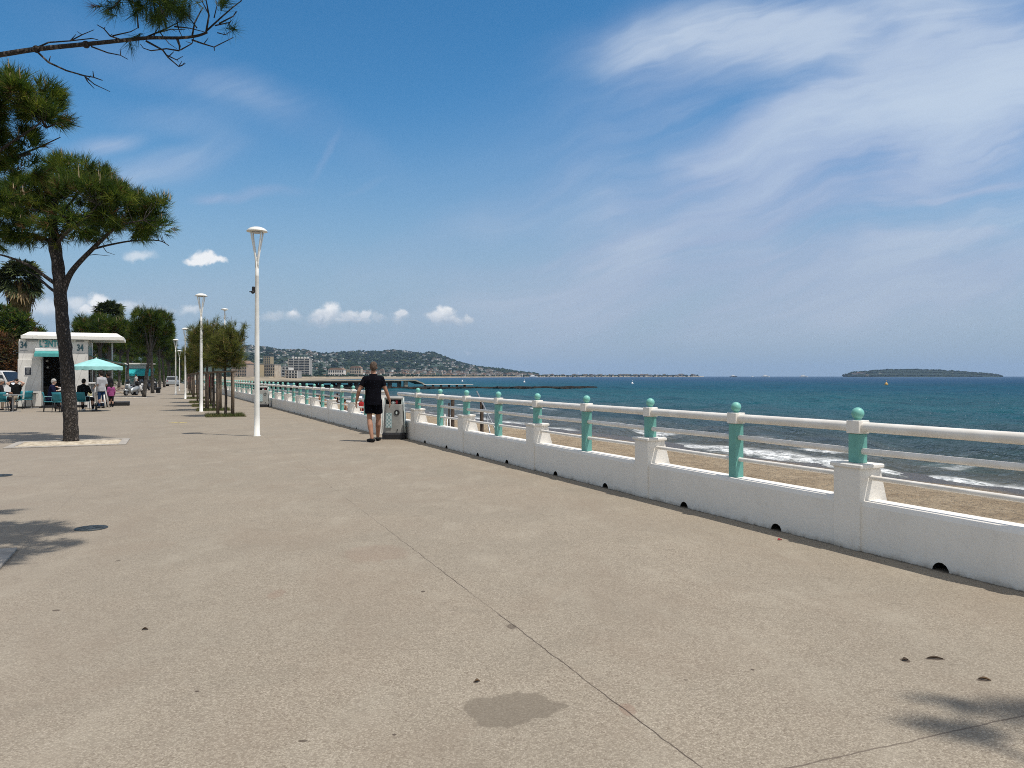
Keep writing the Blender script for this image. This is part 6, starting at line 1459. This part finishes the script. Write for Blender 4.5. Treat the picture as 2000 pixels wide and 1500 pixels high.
# ------------------------------------------------------------------ far shore: beach, town, hills
def lerp_tab(x, tab):
    xs, ys = zip(*tab); return float(np.interp(x, xs, ys))
SHORE = [(300, 480), (440, 560), (600, 760), (800, 1200), (900, 1700), (1000, 2300), (1200, 3000), (1375, 3600)]
RIDGED = [(300, 2400), (480, 2500), (640, 2700), (800, 3000), (900, 3050), (1000, 3000), (1060, 2900), (1200, 3350), (1375, 3900)]
RIDGEY = [(300, 684), (440, 679), (478, 676), (500, 677.5), (522, 679), (540, 683.5), (560, 684.5), (580, 684), (598, 685.5), (612, 689.5), (632, 692), (650, 690), (672, 689), (700, 687), (722, 688), (752, 686.5), (775, 685.5), (805, 688), (825, 692), (842, 689), (858, 693), (874, 700), (900, 709), (930, 716), (952, 719), (980, 722), (1005, 726), (1030, 729.5), (1060, 732.3), (1110, 732.8), (1200, 732.0), (1260, 732.2), (1330, 733.4), (1362, 734.4), (1372, 735)]
def terr(px, t):
    """t 0 at the shore, 1 on the ridge"""
    ds, dr = lerp_tab(px, SHORE), lerp_tab(px, RIDGED); d = ds + (dr - ds) * t
    zr = CH + (H0 - lerp_tab(px, RIDGEY)) * dr / F
    low = 1.5 * min(1, t * 12)
    prof = max(0.0, (min(t, 1.0) - .12) / .88) ** 1.25
    z = low + (zr - low) * prof if t <= 1 else zr * (1 - (t - 1) * 1.6)
    x = (px - 1000) * d / F
    if zr > 12: z += .17 * zr * math.sin(PI * min(1, t)) * mnoise.noise((x / 260, d / 380, 4.2)) + .03 * zr * mnoise.noise((x / 60, d / 90, 1.2)) * min(1, t * 3)
    return Vector((x, d, z if t > .01 else SEA - .5))
def far_mat():
    m = bpy.data.materials.new('far_hillside'); m.use_nodes = True; t = NT(m.node_tree); bs = t.n['Principled BSDF']
    pos = t.node('ShaderNodeNewGeometry').outputs['Position']; x, y, z = t.xyz(pos)
    n = t.noise(pos, .022, 6, .7).outputs[0]; n2 = t.noise(pos, .006, 4).outputs[0]
    col = t.mix(t.ss(n, .4, .62), (.014, .030, .018, 1), (.036, .054, .028, 1)); col = t.mix(t.ss(n, .64, .72, 0, .6), col, (.26, .23, .18, 1)); col = t.mix(t.ss(n2, .5, .7, 0, .6), col, (.03, .06, .04, 1))
    col = t.mix(t.ss(z, 3.5, 1.0), col, (.30, .26, .20, 1))
    t.put(bs.inputs['Base Color'], col); bs.inputs['Roughness'].default_value = 1.0; return m
M_FAR = far_mat()
def build_hills():
    pxs = list(range(280, 1374, 5)) + [1375]; ts = [0, .008, .03, .06] + [.1 + .05 * i for i in range(19)] + [1.1, 1.3]
    V = [terr(px, t) for px in pxs for t in ts]; m = len(ts)
    Fc = [(i * m + j, (i + 1) * m + j, (i + 1) * m + j + 1, i * m + j + 1) for i in range(len(pxs) - 1) for j in range(m - 1)]
    o = link('hills', np_mesh('hills', V, Fc, smooth=True), [M_FAR]); setp(o, kind='structure')
build_hills()
# the pale beach along the far shore and in front of the town
def far_beach():
    V = []; pxs = list(range(400, 1016, 6))
    for px in pxs:
        d = lerp_tab(px, SHORE); w = lerp_tab(px, [(400, 120), (600, 170), (800, 260), (880, 60), (1000, 30), (1375, 30)])
        for (dd, z) in ((-w, SEA - .4), (-w * .8, -.9), (-w * .25, -.25), (-2, .25), (4, 1.2)):
            e = d + dd; V.append(((px - 1000) * e / F, e, z))
    Fc = [(i * 5 + j, (i + 1) * 5 + j, (i + 1) * 5 + j + 1, i * 5 + j + 1) for i in range(len(pxs) - 1) for j in range(4)]
    o = link('far_beach', np_mesh('far_beach', V, Fc, smooth=True), [mat('far_sand', (.34, .28, .20), .95, (.20, .17, .125), .05)]); setp(o, kind='structure')
far_beach()
HOUSES = []
# --- buildings
M_CRM = [mat('cream_wall', (.56, .48, .38), .85, (.44, .36, .27), .3), mat('white_wall', (.74, .71, .66), .85), mat('pink_wall', (.48, .38, .30), .85), mat('grey_wall', (.36, .35, .33), .85), mat('ochre_wall', (.46, .36, .22), .85)]
M_ROOF = [mat('terracotta_roof', (.25, .165, .12), .9), mat('grey_roof', (.27, .25, .23), .9)]; M_WIN = mat('far_window', (.045, .05, .055), .4); M_SLAB = mat('balcony_slab', (.60, .58, .54), .8)
def block(name, label, cx, d, wpx, ytop, ybot, wallm, floors, bays, roofm=None, depth=14, rz=0.0, group=None, slab=False, top_boxes=0):
    """apartment block seen at pixel column cx at distance d"""
    k = d / F; w = wpx * k; z0 = max(0, CH + (H0 - ybot) * k) - 2; z1 = CH + (H0 - ytop) * k; h = z1 - z0
    p = PX(cx, H0, d); root = thing(name, label, 'building', (p.x, p.y, z0), rz, group)
    MB().box((0, depth / 2, h / 2), (w, depth, h)).build('wall', wallm, root)
    mb = MB()
    if roofm is M_ROOF[0]: mb.prism([(-w / 2 - .5, h), (w / 2 + .5, h), (w / 2 - depth * .25, h + depth * .18), (-w / 2 + depth * .25, h + depth * .18)], -.5, depth + .5)
    else: mb.box((0, depth / 2, h + .3), (w + .4, depth + .4, .6))
    rf = mb.build('roof', roofm or M_ROOF[1], root)
    for i in range(top_boxes):
        mb = MB(); mb.box((w * (-.35 + .7 * i / max(1, top_boxes - 1)), depth / 2, h + 1.6), (w * .07, 4, 2.6)); mb.build('roof_house', M_CRM[1], rf)
    fh = h / floors; cnt = 0
    for f in range(floors):
        for b_ in range(bays):
            x = -w / 2 + w * (b_ + .5) / bays
            if slab: continue
            MB().box((x, -.05, fh * (f + .5)), (w / bays * .56, .3, fh * .56)).build('window', M_WIN, root)
        if slab:
            MB().box((0, -.05, fh * (f + .52)), (w * .94, .3, fh * .62)).build('window_band', M_WIN, root)
            MB().box((0, -.7, fh * (f + .1)), (w * .98, 1.3, fh * .22)).build('balcony', M_SLAB, root)
    if slab:
        for b_ in range(bays + 1): MB().box((-w / 2 + w * b_ / bays, -.65, h / 2), (.5, 1.4, h)).build('fin_wall', M_SLAB if b_ else M_CRM[0], root)
    return root
block('apartment_block', 'tall dark apartment block with pale balcony bands standing out above the jetty', 584, 1000, 41, 701, 731, M_CRM[3], 10, 4, M_ROOF[1], 16, .05, None, True, 6)
block('apartment_block', 'cream apartment building with a terracotta roof just left of the nearest lamp pole', 466, 640, 32, 710, 736, M_CRM[2], 5, 7, M_ROOF[0], 14, -.1)
block('apartment_block', 'cream balcony building half behind the nearest lamp pole', 492, 660, 22, 711, 736, M_CRM[4], 5, 5, M_ROOF[1], 14, -.1)
block('apartment_block', 'cream apartment building right of the nearest lamp pole', 522, 680, 30, 712.5, 736, M_CRM[0], 5, 7, M_ROOF[1], 14, -.1)
block('apartment_block', 'low terraced pale building left of the tall dark block', 551, 720, 26, 717, 736, M_CRM[1], 4, 4, M_ROOF[1], 14, -.05, None, True)
block('apartment_block', 'low grey terraced building in front of the tall dark block', 570, 700, 22, 724, 736, M_CRM[3], 3, 4, M_ROOF[1], 14, 0, None, True)
block('hotel', 'tan building with a tower on the hillside above the cream apartments', 521, 1150, 14, 696, 708, M_CRM[4], 4, 4, M_ROOF[1], 16, 0)
block('apartment_block', 'wide low pale building left of the walking man\'s head', 656, 1050, 30, 722, 733, M_CRM[1], 2, 7, M_ROOF[0], 14, 0)
block('apartment_block', 'cream building just left of the walking man\'s neck', 694, 1150, 22, 718.5, 732, M_CRM[0], 3, 5, M_ROOF[0], 14, 0)
# mid-distance town, many buildings: copies with their windows modelled in one mesh each
def town_proto(seed):
    r_ = random.Random(seed); mb = MB(); w, dp, h = 1.0, .9, 1.0
    mb.cur = 0; mb.box((0, dp / 2, .5), (w, dp, 1.0)); mb.cur = 1
    if seed % 2: mb.prism([(-.54, 1.0), (.54, 1.0), (.3, 1.22), (-.3, 1.22)], -.03, dp + .03)
    else: mb.box((0, dp / 2, 1.03), (1.03, dp + .03, .06)); mb.box((.2, dp / 2, 1.12), (.25, .3, .14))
    mb.cur = 2; nf = 3 + seed % 3; nb = 4 + seed % 2
    for f in range(nf):
        for b in range(nb): mb.box((-.5 + (b + .5) / nb, -.005, (f + .5) / nf), (.5 / nb, .03, .5 / nf))
    me = mb.mesh('town_building'); me.materials.append(M_CRM[seed % 5]); me.materials.append(M_ROOF[0] if seed % 2 else M_ROOF[1]); me.materials.append(M_WIN); return me
TP = [town_proto(s) for s in range(8)]
def put_house(name, me, p, w, h, rz, label, group, cat):
    HOUSES.append((1000 + p[0] * F / p[1], H0 - (p[2] + h * .5 - CH) * F / p[1], p[1], w * F / p[1], h * F / p[1]))
    o = bpy.data.objects.new(name, me); COL.objects.link(o); o.location = p; o.scale = (w, w, h); o.rotation_euler = (0, 0, rz); return setp(o, label, cat, group)
rt = random.Random(3)
for i in range(250):     # dense low town right of the man, thinning to the left
    px = rt.triangular(610, 1056, 950); t = rt.uniform(.05, .34) if px < 960 else rt.uniform(.03, .5); p = terr(px, t); k = p.y / F; p.z -= 2
    put_house('town_building', TP[rt.randrange(8)], p, k * rt.uniform(4, 9), k * rt.uniform(2.6, 5.2) + 2, rt.uniform(-.5, .5), 'small cream building in the dense town at the foot of the far hill', 'town buildings at the foot of the far hill', 'building')
for i in range(95):      # low coast running out to the right
    px = rt.uniform(1045, 1362); p = terr(px, rt.uniform(.02, .3)); k = p.y / F; p.z = 0
    put_house('town_building', TP[rt.randrange(8)], p, k * rt.uniform(3, 8), k * rt.uniform(2.2, 5.0), rt.uniform(-.3, .3), 'tiny pale building on the low far coast right of the hill', 'buildings on the low far coast', 'building')
def villa_proto(s):
    mb = MB(); mb.cur = 0; mb.box((0, .4, .5), (1, .8, 1)); 
    if s % 2: mb.box((.5, .3, .35), (.6, .6, .7))
    mb.cur = 1; mb.prism([(-.56, 1.0), (.56, 1.0), (0, 1.35)], -.06, .86) if s < 3 else mb.box((0, .4, 1.05), (1.06, .86, .1))
    mb.cur = 2
    for b in range(3): mb.box((-.33 + .33 * b, -.005, .55), (.16, .03, .36))
    me = mb.mesh('villa'); me.materials.append(M_CRM[(1, 1, 0, 1, 1)[s]]); me.materials.append(M_ROOF[0] if s in (0, 2) else M_CRM[1] if s == 4 else M_ROOF[1]); me.materials.append(M_WIN); return me
VP = [villa_proto(s) for s in range(5)]
for i in range(285):
    px = rt.uniform(455, 985) if i % 3 else rt.uniform(470, 660); t = rt.uniform(.22, .97) ** .9
    if 672 < px < 815 and .42 < t < .85 and rt.random() < .72: px = rt.uniform(830, 980); t = rt.uniform(.25, .8)
    p = terr(px, min(t, .985)); k = p.y / F; w = k * rt.uniform(3.0, 7.0); 
    p.z += k * .9
    put_house('villa', VP[rt.randrange(5)], p, w, k * rt.uniform(1.4, 2.7), rt.uniform(-.5, .5), 'small pale villa among the trees of the far hillside', 'villas on the far hillside', 'villa')
# --- woods on the hillside: one mass of crowns nobody could count
M_WOOD = [mat('far_tree_dark', (.009, .022, .015), 1.0), mat('far_tree_green', (.016, .032, .019), 1.0), mat('far_tree_light', (.042, .058, .027), 1.0)]
ICO = np.array([(0, 0, -1), (.72, -.53, -.45), (-.28, -.85, -.45), (-.89, 0, -.45), (-.28, .85, -.45), (.72, .53, -.45), (.28, -.85, .45), (-.72, -.53, .45), (-.72, .53, .45), (.28, .85, .45), (.89, 0, .45), (0, 0, 1)])
ICT = np.array([(0, 1, 2), (1, 0, 5), (0, 2, 3), (0, 3, 4), (0, 4, 5), (1, 5, 10), (2, 1, 6), (3, 2, 7), (4, 3, 8), (5, 4, 9), (1, 10, 6), (2, 6, 7), (3, 7, 8), (4, 8, 9), (5, 9, 10), (6, 10, 11), (7, 6, 11), (8, 7, 11), (9, 8, 11), (10, 9, 11)])[:, ::-1]
def blobs_mesh(name, C, S, mi, seed, mats):
    r_ = np.random.default_rng(seed); n = len(C); C = np.array([tuple(c) for c in C]); S = np.array(S)
    V = C[:, None, :] + ICO[None] * (S[:, None, :]) * (1 + .22 * r_.normal(size=(n, 12, 1))); T = (ICT[None] + (np.arange(n) * 12)[:, None, None]).reshape(-1, 3)
    return link(name, np_mesh(name, V.reshape(-1, 3), T, np.repeat(mi, 20)), mats)
C = []; S = []; MI = []
rw = np.random.default_rng(77); HA = np.array(HOUSES)
for i in range(6500):
    px = rw.uniform(430, 1050); t = rw.random() ** .75 * .99 + .06
    if t > 1.0: t = 1.0
    p = terr(px, t); s = p.y / F * (1.6 + 2.0 * rw.random()) * (1 if t < .9 else .7)
    sx_, sy_ = 1000 + p.x * F / p.y, H0 - (p.z + s * .3 - CH) * F / p.y; sp = s * F / p.y
    if len(HA) and np.any((np.abs(HA[:, 0] - sx_) < HA[:, 3] * .5 + sp * .75) & (np.abs(HA[:, 1] - sy_) < HA[:, 4] * .6 + sp * .55) & (HA[:, 2] > p.y - 10)): continue
    C.append(p + Vector((0, 0, s * .3))); S.append((s * 1.25, s, s * (.7 + .5 * rw.random()))); MI.append(rw.choice(3, p=[.5, .36, .14]))
o = blobs_mesh('hillside_wood', C, S, np.array(MI), 5, M_WOOD); setp(o, 'dark wood covering the far hillside between the villas', 'woodland', None, 'stuff')
# tree line along the sea front
C = []; S = []; MI = []
for i in range(900):
    px = rw.uniform(430, 1365); t = rw.uniform(.012, .09); p = terr(px, t); hpx = rw.uniform(1.5, 4.2) if px < 900 else rw.uniform(1.2, 3.2)
    s = p.y / F * hpx * .6; z0 = p.z + s * .9; C.append((p.x, p.y, z0)); S.append((s * 1.1, s, s * 1.1)); MI.append(rw.choice(3, p=[.55, .33, .12]))
o = blobs_mesh('sea_front_trees', C, S, np.array(MI), 6, M_WOOD); setp(o, 'dark line of trees along the far sea front below the buildings', 'trees', None, 'stuff')

# slender white mast behind the tamarisk
p = PX(439, 735, 66); p.z = 0; root = thing('light_mast', 'slender tall white mast showing above the nearest tamarisk tree', 'mast', p); MB().tube([(0, 0, 0), (0, 0, 7.2)], [.07, .045], 8).build('pole', M_LAMP, root); MB().lathe([(.08, 7.2), (.30, 7.26), (.28, 7.34), (.05, 7.4)], n=16).build('lamp_shade', M_LAMP, root)
# mast on the ridge
p = terr(705, 1.0); o = MB().tube([(0, 0, 0), (0, 0, 14)], .8, 6).build('mast', M_CRM[3]); o.location = p; setp(o, 'thin mast on the ridge of the far hill above the walking man', 'mast')

# ------------------------------------------------------------------ island
def island():
    prof = [(1648, 735.2), (1655, 731), (1668, 727.5), (1690, 726), (1702, 724.5), (1735, 722.6), (1780, 722), (1830, 723.5), (1870, 726), (1910, 728.5), (1935, 730.5), (1950, 733), (1956, 735.2)]
    D = 3500; V = []; pxs = np.arange(1648, 1957, 2.0); sec = [(-1, 0), (-.92, .18), (-.6, .62), (-.2, .95), (0, 1), (.4, .7), (1, 0)]
    for px in pxs:
        y = lerp_tab(px, prof); zt = CH + (H0 - y) * D / F; e = math.sin(PI * (px - 1648) / 308) ** .5
        for f, hz in sec:
            d = D + f * 330 * e; z = SEA - 1 + (zt - SEA + 1) * hz * (1 + .10 * mnoise.noise((px * .31, f * 3, 2)) + .05 * mnoise.noise((px * .9, f * 6, 5))); V.append(((px - 1000) * D / F * d / D, d, z))
    m = len(sec); Fc = [(i * m + j, (i + 1) * m + j, (i + 1) * m + j + 1, i * m + j + 1) for i in range(len(pxs) - 1) for j in range(m - 1)]
    im = mat('island_ground', (.018, .030, .020), 1.0, (.30, .27, .22), .02, lo=.64, hi=.70)
    o = link('island', np_mesh('island', V, Fc, smooth=True), [im]); setp(o, kind='structure')
    C = []; S = []; MI = []
    for i in range(1500):
        j = rw.integers(0, len(pxs)) * m + rw.integers(1, 6); v = V[j]; s = rw.uniform(2.2, 4.2); C.append((v[0] + rw.normal() * 6, v[1], v[2] + .5)); S.append((s * 1.6, s, s)); MI.append(rw.choice(3, p=[.6, .3, .1]))
    C = [c for c in C if c[2] > 1.5]; S = S[:len(C)]; MI = MI[:len(C)]
    o = blobs_mesh('island_wood', C, S, np.array(MI), 9, M_WOOD); setp(o, 'dark pine wood covering the low island on the horizon', 'woodland', None, 'stuff')
    for px, y0, w, lab in ((1672, 729.5, 9, 'pale fort wall at the left end of the island'), (1684, 728, 12, 'pale fort building on the left shoulder of the island'), (1694, 731, 6, 'small pale house low at the left end of the island')):
        p = PX(px, H0, 3200); p.z = CH + (H0 - y0 - 2.5) * 3200 / F; put_house('fort', TP[3 if w > 8 else 4], p, w * 2.1, 5.5, .1, lab, None, 'fort')
island()
# ------------------------------------------------------------------ boats and buoys
M_HULL = mat('boat_white', (.78, .78, .78), .3); M_HULLD = mat('boat_dark_hull', (.03, .04, .06), .4)
def motor_boat(label, px, d, L, hull, rz=0.0, sail=False):
    p = PX(px, H0, d); p.z = SEA - .2; root = thing('yacht', label, 'boat', p, rz); w = L * .13; rings = []
    for i in range(8):
        f = i / 7; ww = w * (1 if f < .55 else max(.03, 1 - ((f - .55) / .45) ** 1.6)); hh = L * (.085 + .045 * f)
        rings.append([(-L / 2 + L * f, -ww, hh), (-L / 2 + L * f * .985, -ww * .7, 0), (-L / 2 + L * f * .985, ww * .7, 0), (-L / 2 + L * f, ww, hh)])
    MB().loft(rings, True, True, False).build('hull', hull, root)
    if not sail:
        mb = MB(); mb.prism([(-L * .36, L * .1), (L * .2, L * .12), (L * .08, L * .2), (-L * .34, L * .2)], -w * .7, w * .7); mb.build('cabin', M_HULL, root)
        mb = MB(); mb.prism([(-L * .28, L * .2), (L * .06, L * .2), (-L * .02, L * .27), (-L * .27, L * .27)], -w * .5, w * .5); mb.build('bridge', M_HULL, root)
    else: MB().tube([(0, 0, L * .1), (0, 0, L * 1.3)], L * .012, 5).build('mast', M_HULL, root)
for i, (px, d, L, hull, lab) in enumerate([(1570, 2600, 30, M_HULL, 'white yacht on the horizon left of the island'), (1496, 3000, 34, M_HULL, 'white boat on the horizon halfway between the coast and the island'), (1433, 3000, 32, M_HULLD, 'dark hulled boat on the horizon just right of the far coast'), (1470, 3200, 16, M_HULL, 'tiny white boat between two larger ones on the horizon'), (1042, 2050, 26, M_HULL, 'white boat moored off the foot of the far hill')]):
    motor_boat(lab, px, d, L, hull, .15 * i)
motor_boat('small white sailing boat moored off the low far coast', 1253, 2500, 14, M_HULL, .4, True); motor_boat('bare masted sailing boat moored off the left part of the low far coast', 1130, 2300, 14, M_HULL, .2, True)
M_BY = mat('buoy_yellow', (.55, .34, .10), .5)
def buoy(label, px, py, r, m):
    p = G(px, py, SEA); root = thing('buoy', label, 'buoy', p)
    mb = MB(); mb.lathe([(r * .4, -r * .6), (r, -r * .1), (r, r * .5), (r * .55, r * 1.2), (r * .15, r * 1.7)], n=14); mb.build('float', m, root); mb = MB(); mb.tube([(0, 0, r * 1.5), (0, 0, r * 2.6)], r * .08, 5); mb.sphere((0, 0, r * 2.6), r * .25, 8, 6); mb.build('topmark', m, root)
buoy('yellow buoy floating in front of the island', 1731, 752, .55, M_BY); buoy('white buoy on the water right of the breakwater tip', 1235, 750, .45, M_HULL); buoy('white buoy on the water above the breakwater', 1024, 747, .5, M_HULL); buoy('white buoy on the water right of the long jetty', 903, 745.5, .5, M_HULL)

# ------------------------------------------------------------------ litter on the paving
def leaf(label, px, py, L, w, c, rz):
    mb = MB(); n = 7; top = []
    for i in range(n):
        f = i / (n - 1); ww = w * math.sin(PI * (.06 + .88 * f)); top.append([(L * (f - .5), -ww, .004 + .01 * math.sin(PI * f)), (L * (f - .5), 0, .001 + .004 * math.sin(PI * f)), (L * (f - .5), ww, .004 + .012 * math.sin(PI * f)), (L * (f - .5), 0, .006 + .006 * math.sin(PI * f))])
    mb.loft(top); o = mb.build('dry_leaf', c); o.location = G(px, py); o.rotation_euler = (0, 0, rz); setp(o, label, 'leaf')
M_LEAF = mat('dry_leaf', (.13, .085, .05), .8); M_LEAFD = mat('dark_twig', (.075, .055, .04), .85)
leaf('dark dry leaf lying singly on the paving in the lower left', 283, 1230, .035, .005, M_LEAFD, .1); leaf('dark curled leaf right of the wall foot shadow, lower right', 1768, 1290, .038, .009, M_LEAFD, .2); leaf('long dark leaf in the lower right of the paving', 1826, 1287, .085, .005, M_LEAFD, -.15); leaf('brown leaf nearest the bottom right shadow', 1923, 1328, .055, .006, M_LEAF, -.5)
leaf('small brown leaf above the damp stain on the paving', 932, 1332, .03, .008, M_LEAF, .3); leaf('scrap of red packaging at the foot of the sea wall', 1523, 1055, .05, .016, MATS['red_packaging'], .4)

# ------------------------------------------------------------------ haze over the bay
def haze():
    mb = MB(); mb.box((0, 7800, 118), (36000, 16600, 246)); o = mb.build('haze', [])
    m = bpy.data.materials.new('haze'); m.use_nodes = True; t = NT(m.node_tree); t.n.clear()
    out = t.node('ShaderNodeOutputMaterial'); pv_ = t.node('ShaderNodeVolumePrincipled', {'Color': (.50, .70, 1.0, 1), 'Density': 6.5e-5, 'Anisotropy': 0.0})
    t.l.new(pv_.outputs[0], out.inputs['Volume']); o.data.materials.append(m); setp(o, kind='stuff'); o['label'] = 'thin blue haze over the bay'; o['category'] = 'haze'
HAZE = True
if HAZE: haze()
